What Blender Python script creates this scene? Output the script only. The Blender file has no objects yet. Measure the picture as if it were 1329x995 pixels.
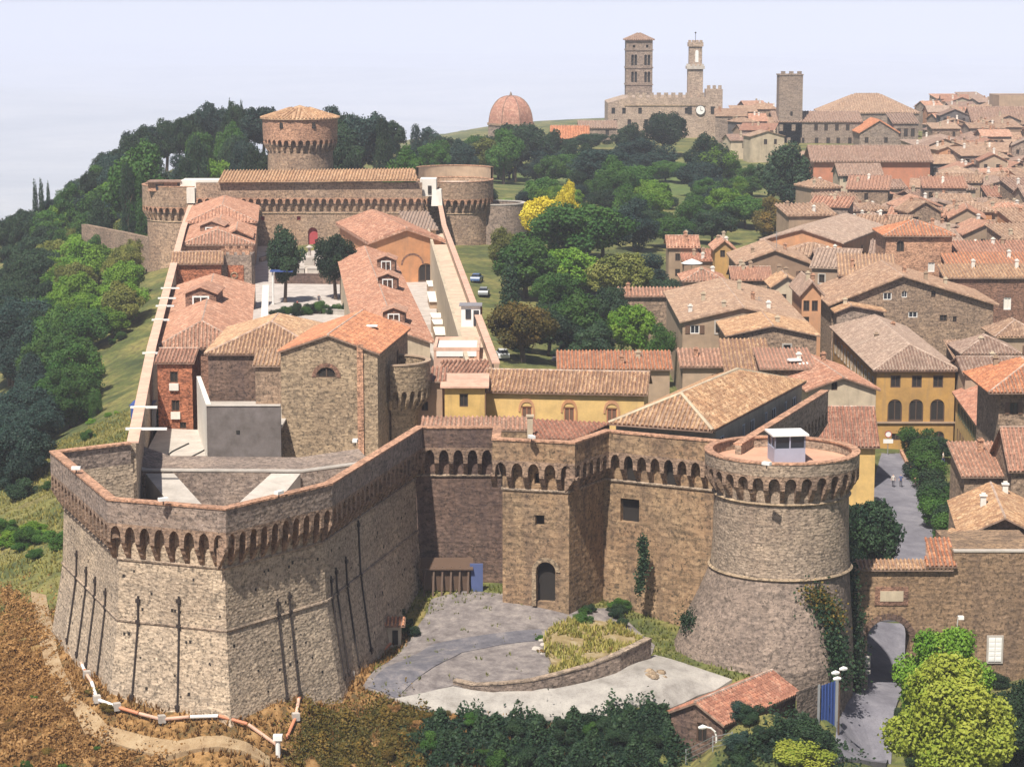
import bpy, bmesh, math, random
import numpy as np
from mathutils import Vector, Matrix
from mathutils.geometry import tessellate_polygon

# ------------------------------------------------------------------ camera, world, sun, exposure
S = bpy.context.scene
COL = S.collection
PITCH = math.atan(482.5 / 3000.0)
CZ = 54.0
cam_d = bpy.data.cameras.new('camera'); cam_d.lens = 36 * 3000 / 1329; cam_d.sensor_width = 36
cam_d.clip_start = 1; cam_d.clip_end = 90000
cam = bpy.data.objects.new('camera', cam_d); COL.objects.link(cam)
cam.location = (0, 0, CZ); cam.rotation_euler = (math.pi / 2 - PITCH, 0, 0)
S.camera = cam
SUN_EL, SUN_AZ = math.radians(57), math.radians(202)      # azimuth clockwise from +Y, where the sun stands
sdir = Vector((math.sin(SUN_AZ) * math.cos(SUN_EL), math.cos(SUN_AZ) * math.cos(SUN_EL), math.sin(SUN_EL)))
W = bpy.data.worlds.new('World'); S.world = W; W.use_nodes = True
wt = W.node_tree; wt.nodes.clear()
wo = wt.nodes.new('ShaderNodeOutputWorld'); wb = wt.nodes.new('ShaderNodeBackground')
sk = wt.nodes.new('ShaderNodeTexSky'); sk.sky_type = 'NISHITA'; sk.sun_disc = False
sk.sun_elevation = SUN_EL; sk.sun_rotation = SUN_AZ; sk.altitude = 500; sk.dust_density = 2.5; sk.ozone_density = 1.5
wb.inputs['Strength'].default_value = 0.058
wt.links.new(sk.outputs[0], wb.inputs[0]); wt.links.new(wb.outputs[0], wo.inputs[0])
sl = bpy.data.lights.new('sun', 'SUN'); sl.energy = 5.0; sl.angle = math.radians(0.7); sl.color = (1.0, 0.93, 0.82)
so = bpy.data.objects.new('sun', sl); COL.objects.link(so); so.rotation_euler = sdir.to_track_quat('Z', 'Y').to_euler()
so.location = (0, 0, 300)
S.view_settings.view_transform = 'Standard'; S.view_settings.look = 'None'
S.view_settings.exposure = 0.42; S.view_settings.gamma = 1.0
S.cycles.volume_bounces = 2
S.cycles.max_bounces = 6; S.cycles.diffuse_bounces = 3

# ------------------------------------------------------------------ picture -> place
cp, sp = math.cos(PITCH), math.sin(PITCH)
def ray(px, py):
    u = (px - 664.5) / 3000.0; v = (497.5 - py) / 3000.0
    return (u, cp + v * sp, -sp + v * cp)
def at_z(px, py, z):
    r = ray(px, py); t = (z - CZ) / r[2]
    return Vector((r[0] * t, r[1] * t, z))
def at_y(px, py, y):
    r = ray(px, py); t = y / r[1]
    return Vector((r[0] * t, y, CZ + r[2] * t))
def V2(p): return Vector((p[0], p[1]))

# ------------------------------------------------------------------ terrain height
CT = [(-54,232,-4),(-60,262,-5),(-66,300,-6),(-52,190,-4.5),(-62,200,-9),(-75,240,-14),(-78,330,-14),(-95,330,-22),(-95,420,-12),(-78,420,-3),(-105,550,1),(-135,600,-10),(-95,600,12),(-73,600,17),(-40,590,15),(-20,620,9),(-62,480,6),(-75,500,2),(34,215,-5.8),(42,240,-5.2),(49,283,-4.5),(52,305,-4),(48,262,-4.9),(56,225,-3),(58,262,-4),(62,300,-4),(50,340,-3),(43,390,0),(-10,230,3),(-30,230,4),(-25,280,5),(-30,340,6),(-35,440,8),(-12,400,6),(-50,440,8),(-15,300,4),(10,250,2),(18,290,1),(9,358,2),(18,438,5),(5,420,5),(5,670,6),(40,640,6),(-5,520,6.5),(15,330,1.5),(35,420,3),(50,500,5),(70,600,6),(75,700,8),(60,830,9),(160,900,9),(90,400,3),(110,500,4),(100,330,0),(90,240,-4),(80,180,-9),(140,700,7),(210,950,8),(20,800,9),(-60,800,6),(-250,400,-75),(-300,650,-62),(-200,200,-60),(-130,260,-38),(-190,700,-25),(250,300,-20),(350,600,-8),(-80,120,-26),(100,110,-20),(0,1100,2),(-200,950,-40),(300,1150,2),(120,1150,6),(400,1000,-10)]
CTP = [(710,788,204.5),(610,772,207),(560,868,189),(520,905,184.5),(700,915,183),(800,903,184.5),(875,890,187),(940,885,189.5),(985,893,189.3),(318,958,173),(128,914,177.2),(210,941,174.6),(86,824,197.5),(102,870,187),(400,911,180.5),(455,883,187.5),(508,842,197.5),(1008,985,182.6),(950,997,179.3),(1035,950,187),
 (400,915,183),(470,870,190),(545,800,203),(750,800,203.5),(830,812,204),(620,880,188),(760,850,194),(845,850,195),(600,990,177.5),(760,990,178),(480,985,178),(400,990,175),(200,985,171.5),(90,975,173.5),(20,985,173),(868,966,179.3),(938,972,177.5),
 (30,800,214),(30,905,186),(1100,960,188),(1140,903,203),(1110,995,183),(1160,925,197),(1075,985,184),(1074,934,187.4),(1230,990,180),(1300,950,188),(1320,885,202),(985,985,180.5),(1020,960,184),(1165,860,214),(900,990,177)]
CT += [(round(at_y(*q).x, 2), q[2], round(at_y(*q).z, 2)) for q in CTP] + [(0, 164, -8), (-40, 158, -7), (35, 165, -10), (0, 225, 1), (20, 225, 0)]
CT = np.array(CT, float)
_c = 4.5
def _phi(r2): return np.sqrt(r2 + _c * _c)
_n = len(CT)
_A = np.zeros((_n + 3, _n + 3))
_d2 = (CT[:, None, 0] - CT[None, :, 0]) ** 2 + (CT[:, None, 1] - CT[None, :, 1]) ** 2
_A[:_n, :_n] = _phi(_d2); _A[:_n, _n] = 1; _A[:_n, _n + 1] = CT[:, 0] / 100; _A[:_n, _n + 2] = CT[:, 1] / 100
_A[_n:, :_n] = _A[:_n, _n:].T
_wts = np.linalg.solve(_A, np.concatenate([CT[:, 2], [0, 0, 0]]))
def Hn(x, y):
    x = np.asarray(x, float); y = np.asarray(y, float)
    xx = np.clip(x, -700, 700); yy = np.clip(y, -100, 1500)
    s = _wts[_n] + _wts[_n + 1] * xx / 100 + _wts[_n + 2] * yy / 100
    for k in range(_n):
        s = s + _wts[k] * _phi((xx - CT[k, 0]) ** 2 + (yy - CT[k, 1]) ** 2)
    e = np.sqrt((x / 620) ** 2 + ((y - 520) / 800) ** 2)
    w = np.clip((e - .72) / .75, 0, 1); w = w * w * (3 - 2 * w)
    far = -330 + 45 * np.sin(x / 1900 + 1) * np.cos(y / 2600) + 30 * np.sin(x / 700 + y / 900)
    s = np.clip(s, -120, 60)
    return s * (1 - w) + far * w
def H(x, y): return float(Hn(x, y))
def at_g(px, py, start=140):
    r = ray(px, py); t = start
    while t < 1200:
        p = (r[0] * t, r[1] * t, CZ + r[2] * t)
        if p[2] < H(p[0], p[1]): break
        t += 1.0
    lo, hi = t - 1, t
    for _ in range(8):
        m = (lo + hi) / 2
        if CZ + r[2] * m < H(r[0] * m, r[1] * m): hi = m
        else: lo = m
    return Vector((r[0] * hi, r[1] * hi, H(r[0] * hi, r[1] * hi)))

# ------------------------------------------------------------------ materials
MATS = {}
def nt(name):
    m = bpy.data.materials.new(name); m.use_nodes = True; t = m.node_tree
    return m, t, t.nodes['Principled BSDF']
def node(t, k, **kw):
    n = t.nodes.new(k)
    for a, b in kw.items(): setattr(n, a, b)
    return n
def ramp(t, src, stops):
    r = node(t, 'ShaderNodeValToRGB'); e = r.color_ramp.elements
    while len(e) < len(stops): e.new(.5)
    for q, (p, c) in zip(e, stops):
        q.position = p; q.color = (*c, 1) if len(c) == 3 else c
    t.links.new(src, r.inputs[0]); return r.outputs[0]
def noise(t, vec, scale, detail=4, rough=.6):
    n = node(t, 'ShaderNodeTexNoise'); n.inputs['Scale'].default_value = scale
    n.inputs['Detail'].default_value = detail; n.inputs['Roughness'].default_value = rough
    t.links.new(vec, n.inputs['Vector']); return n.outputs[0]
def mapping(t, vec, sc):
    n = node(t, 'ShaderNodeMapping'); n.inputs['Scale'].default_value = sc
    t.links.new(vec, n.inputs['Vector']); return n.outputs[0]
def mix(t, fac, a, b, mode='MIX'):
    n = node(t, 'ShaderNodeMix', data_type='RGBA', blend_type=mode)
    for i, s in ((0, fac), (6, a), (7, b)):
        if isinstance(s, (int, float)): n.inputs[i].default_value = s
        elif isinstance(s, tuple): n.inputs[i].default_value = (*s, 1)
        else: t.links.new(s, n.inputs[i])
    return n.outputs[2]
def bump(t, b, h, strength=.6, dist=.1):
    n = node(t, 'ShaderNodeBump'); n.inputs['Strength'].default_value = strength; n.inputs['Distance'].default_value = dist
    t.links.new(h, n.inputs['Height']); t.links.new(n.outputs[0], b.inputs['Normal'])
def geo(t): return node(t, 'ShaderNodeNewGeometry').outputs['Position']
def orand(t): return node(t, 'ShaderNodeObjectInfo').outputs['Random']
def mul(c, k): return tuple(min(1, x * k) for x in c)

def stone(name, base, warm, dark, cell=1.6, holes=0.0, stain=.5, rough=.92, fine=3.6):
    m, t, b = nt(name); P = geo(t)
    n1 = noise(t, P, .13, 5); n2 = noise(t, P, 2.3, 6, .75)
    st = noise(t, mapping(t, P, (.55, .55, .06)), 1.0, 5, .65)
    vo = node(t, 'ShaderNodeTexVoronoi'); vo.inputs['Scale'].default_value = cell
    t.links.new(mapping(t, P, (1, 1, 1.7)), vo.inputs['Vector'])
    c = mix(t, ramp(t, n1, [(.36, (0, 0, 0)), (.64, (1, 1, 1))]), base, warm)
    cellc = ramp(t, vo.outputs['Color'], [(0, mul(base, .55)), (.5, base), (1, mul(base, 1.5))])
    c = mix(t, .48, c, cellc)
    pv_ = node(t, 'ShaderNodeTexVoronoi'); pv_.inputs['Scale'].default_value = .3; t.links.new(mix(t, .12, P, node(t, 'ShaderNodeTexNoise').outputs[1]), pv_.inputs['Vector'])
    c = mix(t, .5, c, ramp(t, pv_.outputs['Color'], [(.1, (.45, .43, .42)), (.5, (.62, .6, .58)), (.9, (.78, .76, .72))]), 'OVERLAY')
    co_ = noise(t, mapping(t, P, (.3, .3, 3.6)), 1.0, 3, .6)
    c = mix(t, ramp(t, co_, [(.36, (.55, .55, .55)), (.47, (0, 0, 0))]), c, mul(base, .5))
    sp1 = noise(t, P, fine, 2, .8)
    c = mix(t, ramp(t, sp1, [(.33, (.9, .9, .9)), (.43, (0, 0, 0))]), c, mul(base, .22))
    c = mix(t, ramp(t, sp1, [(.60, (0, 0, 0)), (.70, (.8, .8, .8))]), c, mul(base, 1.75))
    c = mix(t, ramp(t, n2, [(.34, (1, 1, 1)), (.52, (0, 0, 0))]), c, mul(base, .30))
    c = mix(t, ramp(t, noise(t, P, 5.5, 3, .7), [(.62, (0, 0, 0)), (.8, (.8, .8, .8))]), c, mul(base, 1.7))
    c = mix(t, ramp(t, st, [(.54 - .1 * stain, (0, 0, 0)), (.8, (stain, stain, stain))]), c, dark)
    if holes:
        v2 = node(t, 'ShaderNodeTexVoronoi'); v2.inputs['Scale'].default_value = .62; v2.inputs['Randomness'].default_value = .8
        t.links.new(P, v2.inputs['Vector'])
        c = mix(t, ramp(t, v2.outputs['Distance'], [(0, (1, 1, 1)), (.09, (1, 1, 1)), (.13, (0, 0, 0))]), c, mul(dark, .5))
    t.links.new(c, b.inputs['Base Color']); b.inputs['Roughness'].default_value = rough
    bm_ = mix(t, .5, vo.outputs['Distance'], n2)
    bump(t, b, bm_, .9, .12)
    MATS[name] = m; return m
def plaster(name, c, var=.25, grime=(.16, .13, .1)):
    m, t, b = nt(name); P = geo(t)
    cc = mix(t, ramp(t, noise(t, P, .5, 6, .7), [(.35, (0, 0, 0)), (.7, (1, 1, 1))]), mul(c, 1 - var), mul(c, 1 + var * .5))
    st = noise(t, mapping(t, P, (.9, .9, .08)), 1.2, 5, .7)
    cc = mix(t, ramp(t, st, [(.52, (0, 0, 0)), (.85, (.7, .7, .7))]), cc, grime)
    cc = mix(t, .12, cc, ramp(t, orand(t), [(0, (.1, .07, .05)), (1, (.9, .75, .6))]))
    t.links.new(cc, b.inputs['Base Color']); b.inputs['Roughness'].default_value = .9
    bump(t, b, noise(t, P, 6, 4), .35, .05)
    MATS[name] = m; return m
def tile(name, c1, c2, c3, lichen=.4, fine=2.6):
    m, t, b = nt(name); P = geo(t)
    vo = node(t, 'ShaderNodeTexVoronoi'); vo.inputs['Scale'].default_value = fine; t.links.new(P, vo.inputs['Vector'])
    c = ramp(t, vo.outputs['Color'], [(.1, c1), (.5, c2), (.9, c3)])
    n1 = noise(t, P, .35, 5, .65)
    c = mix(t, ramp(t, n1, [(.45, (0, 0, 0)), (.75, (lichen, lichen, lichen))]), c, (.30, .26, .22))
    c = mix(t, ramp(t, noise(t, P, 4.5, 3, .7), [(.33, (.75, .75, .75)), (.52, (0, 0, 0))]), c, mul(c1, .35))
    c = mix(t, ramp(t, noise(t, P, 1.1, 6, .72), [(.44, (.75, .75, .75)), (.56, (0, 0, 0))]), c, mul(c1, .55))
    c = mix(t, ramp(t, noise(t, mapping(t, P, (1, 1, 1.01)), 3.1, 2, .8), [(.62, (0, 0, 0)), (.75, (.55, .55, .55))]), c, mul(c3, 1.25))
    c = mix(t, .20, c, ramp(t, orand(t), [(0, (.2, .12, .1)), (.5, (.45, .27, .2)), (1, (.6, .45, .35))]))
    t.links.new(c, b.inputs['Base Color']); b.inputs['Roughness'].default_value = .88
    bump(t, b, noise(t, P, 5, 4), .6, .08)
    MATS[name] = m; return m
def plain(name, c, rough=.7, metal=0, var=.15, sc=1.5):
    m, t, b = nt(name); P = geo(t)
    c0 = mix(t, noise(t, P, sc, 5), mul(c, 1 - var), mul(c, 1 + var))
    t.links.new(c0, b.inputs['Base Color']); b.inputs['Roughness'].default_value = rough; b.inputs['Metallic'].default_value = metal
    MATS[name] = m; return m
def leafm(name, c, c2, sat=.5):
    m, t, b = nt(name); P = geo(t)
    at = node(t, 'ShaderNodeAttribute', attribute_name='tone')
    c0 = mix(t, at.outputs['Fac'], c, c2)
    c0 = mix(t, ramp(t, noise(t, P, .45, 3), [(.35, (0, 0, 0)), (.65, (1, 1, 1))]), c0, mul(c2, .8), 'MIX') if sat < .3 else c0
    hv = node(t, 'ShaderNodeHueSaturation'); t.links.new(c0, hv.inputs['Color'])
    mr = node(t, 'ShaderNodeMapRange'); mr.inputs[3].default_value = .72; mr.inputs[4].default_value = 1.3
    t.links.new(orand(t), mr.inputs[0]); t.links.new(mr.outputs[0], hv.inputs['Value'])
    t.links.new(hv.outputs[0], b.inputs['Base Color']); b.inputs['Roughness'].default_value = .6
    b.inputs['Specular IOR Level'].default_value = .25
    tr = node(t, 'ShaderNodeBsdfTranslucent'); t.links.new(hv.outputs[0], tr.inputs[0])
    ms = node(t, 'ShaderNodeMixShader'); ms.inputs[0].default_value = .22
    o = t.nodes['Material Output']
    t.links.new(b.outputs[0], ms.inputs[1]); t.links.new(tr.outputs[0], ms.inputs[2]); t.links.new(ms.outputs[0], o.inputs[0])
    MATS[name] = m; return m

stone('st_bastion', (.41, .33, .25), (.42, .32, .225), (.18, .14, .115), 2.6, holes=0, stain=.42, fine=4.6)
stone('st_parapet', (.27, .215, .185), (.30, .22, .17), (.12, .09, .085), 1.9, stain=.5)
stone('st_gate', (.30, .21, .13), (.33, .19, .105), (.075, .05, .045), 1.35, holes=.0, stain=.85, fine=2.6)
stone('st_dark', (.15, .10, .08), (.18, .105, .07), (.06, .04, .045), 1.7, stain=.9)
stone('st_tower', (.33, .26, .20), (.35, .255, .185), (.14, .10, .085), 2.7, stain=.5, fine=4.4)
stone('st_batter', (.24, .185, .15), (.22, .17, .145), (.10, .08, .075), 2.4, stain=.5)
stone('st_far', (.33, .235, .17), (.36, .225, .14), (.17, .11, .085), 1.1, stain=.45)
stone('st_church', (.33, .25, .17), (.34, .245, .155), (.17, .125, .09), 2.0, holes=0, stain=.35)
stone('st_house', (.29, .21, .155), (.33, .22, .145), (.14, .095, .07), 1.5, stain=.5)
stone('st_wallR', (.26, .175, .115), (.30, .19, .10), (.09, .06, .05), 1.7, stain=.7)
stone('st_palace', (.40, .31, .25), (.42, .31, .23), (.24, .17, .14), 1.0, stain=.4)
stone('st_town', (.27, .21, .175), (.30, .225, .17), (.14, .105, .09), .9, stain=.4)
stone('brick_red', (.37, .135, .075), (.42, .17, .09), (.16, .07, .05), 3.0, stain=.45)
stone('brick_rim', (.46, .26, .17), (.50, .28, .18), (.25, .15, .11), 3.0, stain=.25)
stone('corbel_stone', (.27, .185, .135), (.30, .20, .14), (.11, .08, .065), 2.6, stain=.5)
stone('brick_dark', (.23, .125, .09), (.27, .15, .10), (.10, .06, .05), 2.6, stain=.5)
plaster('pl_yellow', (.72, .47, .16)); plaster('pl_ochre', (.50, .27, .055), .3); plaster('pl_cream', (.56, .46, .33))
plaster('pl_tan', (.40, .28, .19)); plaster('pl_orange', (.55, .25, .11)); plaster('pl_white', (.80, .76, .70), .12, (.4, .36, .32))
plaster('pl_grey', (.135, .12, .125), .6, (.09, .08, .08)); plaster('pl_pink', (.70, .43, .32)); plaster('pl_brown', (.33, .21, .14)); plaster('pl_red', (.50, .16, .08))
plaster('cement', (.50, .46, .42), .25, (.25, .22, .2)); plaster('walk', (.66, .50, .38), .25, (.4, .28, .2)); plaster('deck', (.68, .37, .25), .2, (.5, .3, .2)); plaster('paving', (.47, .43, .41), .3)
tile('ridge', (.48, .33, .25), (.60, .45, .36), (.68, .55, .46), .2); tile('tl_dome', (.46, .20, .14), (.56, .28, .20), (.62, .36, .26), .2, 1.5); tile('tl_under', (.16, .095, .065), (.24, .14, .10), (.32, .20, .14), .3); tile('tl_pink', (.40, .17, .10), (.58, .28, .17), (.70, .43, .30), .25); tile('tl_tan', (.42, .22, .11), (.58, .35, .18), (.70, .49, .29), .25)
tile('tl_orange', (.48, .15, .06), (.62, .23, .09), (.70, .34, .17), .12); tile('tl_red', (.40, .15, .09), (.52, .22, .13), (.56, .30, .20), .3)
tile('tl_grey', (.27, .18, .14), (.38, .27, .21), (.48, .36, .28), .5); tile('tl_brown', (.22, .135, .10), (.33, .21, .155), (.43, .29, .22), .45); tile('tl_town', (.28, .165, .105), (.42, .265, .165), (.54, .38, .255), .4); tile('tl_rust', (.32, .14, .09), (.43, .20, .12), (.50, .28, .18), .3)
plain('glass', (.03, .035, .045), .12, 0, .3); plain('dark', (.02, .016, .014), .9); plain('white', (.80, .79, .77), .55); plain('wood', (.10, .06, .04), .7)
plain('iron', (.045, .035, .033), .6, .3); plain('grey_metal', (.42, .44, .46), .4, .5); plain('blue', (.045, .09, .30), .5); plain('green_shutter', (.07, .10, .07), .7)
plain('brown_shutter', (.15, .085, .055), .7); plain('slate', (.25, .24, .26), .6); plain('terracotta', (.55, .22, .12), .7); plain('booth', (.33, .35, .45), .5)
plain('skin', (.55, .33, .24), .6); plain('cloth_dark', (.04, .04, .06), .9); plain('cloth_red', (.4, .06, .07), .9); plain('cloth_pale', (.6, .55, .5), .9); plain('cloth_blue', (.08, .11, .25), .9)
plain('rubber', (.02, .02, .02), .8); plain('car_blue', (.10, .17, .36), .25); plain('car_white', (.72, .73, .74), .25); plain('car_grey', (.30, .32, .35), .25); plain('bark', (.10, .07, .05), .9)
plain('lamp_glass', (.85, .86, .85), .3)
leafm('lf_dark', (.010, .030, .018), (.040, .078, .030)); leafm('lf_mid', (.022, .080, .014), (.080, .165, .028)); leafm('lf_bright', (.065, .17, .012), (.19, .30, .035))
leafm('lf_yellow', (.62, .50, .02), (.85, .72, .08)); leafm('lf_olive', (.10, .13, .025), (.25, .25, .06)); leafm('lf_blue', (.012, .034, .030), (.040, .080, .058))
leafm('lf_rust', (.09, .085, .02), (.24, .15, .03)); leafm('lf_dry', (.19, .095, .03), (.42, .24, .09)); leafm('lf_lime', (.20, .28, .025), (.44, .46, .07)); leafm('lf_straw', (.14, .15, .03), (.40, .34, .10))

# ------------------------------------------------------------------ mesh helpers
class MB:
    def __init__(s): s.v = []; s.f = []; s.m = []
    def poly(s, pts, mi=0):
        b = len(s.v); s.v += [tuple(p) for p in pts]; s.f.append(tuple(range(b, b + len(pts)))); s.m.append(mi)
    def box(s, c, d, rz=0, mi=0, taper=1.0):
        hx, hy, hz = d[0] / 2, d[1] / 2, d[2] / 2; ca, sa = math.cos(rz), math.sin(rz); b = len(s.v)
        for z, k in ((-hz, 1), (hz, taper)):
            for x, y in ((-hx, -hy), (hx, -hy), (hx, hy), (-hx, hy)):
                x *= k; y *= k
                s.v.append((c[0] + x * ca - y * sa, c[1] + x * sa + y * ca, c[2] + z))
        for q in ((0, 3, 2, 1), (4, 5, 6, 7), (0, 1, 5, 4), (1, 2, 6, 5), (2, 3, 7, 6), (3, 0, 4, 7)):
            s.f.append(tuple(b + i for i in q)); s.m.append(mi)
    def beam(s, p, q, w, h, mi=0):
        p = Vector(p); q = Vector(q); d = (q - p); L = d.length
        if L < 1e-6: return
        d /= L; sd = d.cross(Vector((0, 0, 1)))
        if sd.length < 1e-3: sd = Vector((1, 0, 0))
        sd.normalize(); up = sd.cross(d); b = len(s.v)
        for e in (p, q):
            for i, j in ((-1, -1), (1, -1), (1, 1), (-1, 1)): s.v.append(tuple(e + sd * (i * w / 2) + up * (j * h / 2)))
        for k in ((0, 1, 5, 4), (1, 2, 6, 5), (2, 3, 7, 6), (3, 0, 4, 7), (3, 2, 1, 0), (4, 5, 6, 7)):
            s.f.append(tuple(b + i for i in k)); s.m.append(mi)
    def tube(s, pts, rad, n=8, mi=0, cap=True):
        rings = []
        for i, p in enumerate(pts):
            p = Vector(p); a = Vector(pts[max(0, i - 1)]); c = Vector(pts[min(len(pts) - 1, i + 1)]); d = (c - a).normalized()
            x = d.cross(Vector((.31, .17, 1) if abs(d.z) < .99 else (1, 0, 0))).normalized(); y = d.cross(x)
            r = rad[i] if isinstance(rad, (list, tuple)) else rad
            b = len(s.v); rings.append(b)
            for k in range(n):
                a_ = 2 * math.pi * k / n; s.v.append(tuple(p + x * (r * math.cos(a_)) + y * (r * math.sin(a_))))
        for a, b in zip(rings, rings[1:]):
            for k in range(n): s.f.append((a + k, a + (k + 1) % n, b + (k + 1) % n, b + k)); s.m.append(mi)
        if cap:
            s.f.append(tuple(rings[0] + k for k in range(n))[::-1]); s.m.append(mi); s.f.append(tuple(rings[-1] + k for k in range(n))); s.m.append(mi)
    def lathe(s, c, prof, n=40, a0=0, a1=2 * math.pi, mi=0):
        full = abs(a1 - a0 - 2 * math.pi) < 1e-6; N = n if full else n + 1; rs = []
        for r, z in prof:
            b = len(s.v); rs.append(b)
            for k in range(N):
                a = a0 + (a1 - a0) * k / n; s.v.append((c[0] + r * math.cos(a), c[1] + r * math.sin(a), c[2] + z))
        for a, b in zip(rs, rs[1:]):
            for k in range(n):
                j = (k + 1) % N; s.f.append((a + k, a + j, b + j, b + k)); s.m.append(mi)
    def strip(s, A, B, zA0, zA1, mi=0, closed=False):
        """solid strip between outer polyline A and inner polyline B from z0 to z1 (numbers or lists)"""
        n = len(A); f0 = zA0 if isinstance(zA0, (list, tuple)) else [zA0] * n; f1 = zA1 if isinstance(zA1, (list, tuple)) else [zA1] * n
        b = len(s.v)
        for i in range(n):
            s.v += [(A[i][0], A[i][1], f0[i]), (A[i][0], A[i][1], f1[i]), (B[i][0], B[i][1], f1[i]), (B[i][0], B[i][1], f0[i])]
        for i in range(n if closed else n - 1):
            p = b + 4 * i; q = b + 4 * ((i + 1) % n)
            for k in range(4):
                s.f.append((p + k, q + k, q + (k + 1) % 4, p + (k + 1) % 4)); s.m.append(mi)
        if not closed:
            s.f.append((b, b + 1, b + 2, b + 3)); s.m.append(mi); e = b + 4 * (n - 1); s.f.append((e + 3, e + 2, e + 1, e)); s.m.append(mi)
    def prism(s, poly, z0, z1, mi=0):
        n = len(poly); b = len(s.v)
        s.v += [(p[0], p[1], z0) for p in poly] + [(p[0], p[1], z1) for p in poly]
        for i in range(n):
            j = (i + 1) % n; s.f.append((b + i, b + j, b + n + j, b + n + i)); s.m.append(mi)
        s.f.append(tuple(b + n + i for i in range(n))); s.m.append(mi); s.f.append(tuple(b + i for i in range(n))[::-1]); s.m.append(mi)
    def mesh(s, name, mats, smooth=False):
        me = bpy.data.meshes.new(name); me.from_pydata(s.v, [], s.f)
        for m in (mats if isinstance(mats, (list, tuple)) else [mats]): me.materials.append(MATS[m])
        if max(s.m, default=0): me.polygons.foreach_set('material_index', s.m)
        if smooth: me.polygons.foreach_set('use_smooth', [True] * len(s.f))
        me.update(); return me
    def build(s, name, mats, parent=None, smooth=False, kind=None):
        o = bpy.data.objects.new(name, s.mesh(name, mats, smooth)); COL.objects.link(o)
        if kind: o['kind'] = kind
        if parent: adopt(o, parent)
        else:
            bake_origin(o)
        return o
def bake_origin(o):
    """put the origin of a one-mesh thing at the foot of its mesh"""
    me = o.data; n = len(me.vertices)
    if not n: return
    a = np.empty(n * 3, np.float32); me.vertices.foreach_get('co', a); a = a.reshape(-1, 3)
    c = a.mean(0); c[2] = a[:, 2].min(); me.vertices.foreach_set('co', (a - c).ravel()); me.update(); o.location = [float(x) for x in c]
WLOC = {}
def worldloc(o):
    return WLOC.get(o.name) or Vector(o.location)
def adopt(o, parent):
    """parent o (placed in world coordinates) under parent, which is unrotated"""
    o.parent = parent; o.matrix_parent_inverse = Matrix.Translation(worldloc(parent)).inverted()
    WLOC[o.name] = Vector(o.location)
def tag(o, label, cat, group=None, kind=None):
    if label: o['label'] = label
    if cat: o['category'] = cat
    if group: o['group'] = group
    if kind: o['kind'] = kind
    return o
def empty(name, loc, label=None, cat=None, group=None):
    o = bpy.data.objects.new(name, None); o.empty_display_size = .5; COL.objects.link(o); o.location = Vector(loc)
    return tag(o, label, cat, group)
def put(name, me, loc, rz=0, sc=(1, 1, 1), parent=None, mat=None):
    o = bpy.data.objects.new(name, me); COL.objects.link(o)
    o.location = loc; o.rotation_euler = (0, 0, rz); o.scale = sc
    if mat:
        o.material_slots[0].link = 'OBJECT'; o.material_slots[0].material = MATS[mat]
    if parent:
        o.parent = parent; o.matrix_parent_inverse = Matrix.Translation(worldloc(parent)).inverted()
        WLOC[o.name] = Vector((0, 0, 0))
    return o
def offs(P, d, closed=False):
    """offset polyline to its right-hand side by d (outward for our traversals)"""
    P = [V2(p) for p in P]; n = len(P); out = []
    for i in range(n):
        a = P[i - 1] if (i > 0 or closed) else None; c = P[(i + 1) % n] if (i < n - 1 or closed) else None
        ns = []
        if a is not None: e = (P[i] - a).normalized(); ns.append(Vector((e.y, -e.x)))
        if c is not None: e = (c - P[i]).normalized(); ns.append(Vector((e.y, -e.x)))
        if len(ns) == 1: out.append(P[i] + ns[0] * d)
        else:
            m = (ns[0] + ns[1]); m.normalize(); out.append(P[i] + m * (d / max(.35, m.dot(ns[0]))))
    return out
def loft(mb, P, levels, closed=False, mi=0):
    """levels: (z, offset); returns rings"""
    rings = []
    for z, d in levels:
        rings.append([(q.x, q.y, z) for q in offs(P, d, closed)])
    n = len(P)
    for r0, r1 in zip(rings, rings[1:]):
        for i in range(n if closed else n - 1):
            j = (i + 1) % n; mb.poly([r0[i], r0[j], r1[j], r1[i]], mi)
    return rings

# ---- machicolation pieces (shared meshes)
def _arch_mesh():
    mb = MB(); pts = [(-.5, 0), (-.34, 0)]
    for k in range(0, 9):
        a = math.pi - math.pi * k / 8; pts.append((.34 * math.cos(a), .25 + .6 * math.sin(a)))
    pts += [(.34, 0), (.5, 0), (.5, 1), (-.5, 1)]
    v3 = [Vector((x, 0, z)) for x, z in pts]
    for tri in tessellate_polygon([v3]):
        mb.poly([(pts[i][0], 0, pts[i][1]) for i in tri])
    n = len(pts)
    for i in range(n):
        j = (i + 1) % n; a, b = pts[i], pts[j]
        mb.poly([(a[0], 0, a[1]), (b[0], 0, b[1]), (b[0], 1, b[1]), (a[0], 1, a[1])])
    return mb.v, mb.f
_AV, _AF = _arch_mesh()
_MC = {}
def arch_mesh(mat):
    if ('a', mat) not in _MC:
        me = bpy.data.meshes.new('arch'); me.from_pydata(_AV, [], _AF); me.materials.append(MATS[mat])
        bm = bmesh.new(); bm.from_mesh(me); bmesh.ops.recalc_face_normals(bm, faces=bm.faces); bm.to_mesh(me); bm.free()
        _MC['a', mat] = me
    return _MC['a', mat]
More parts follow.
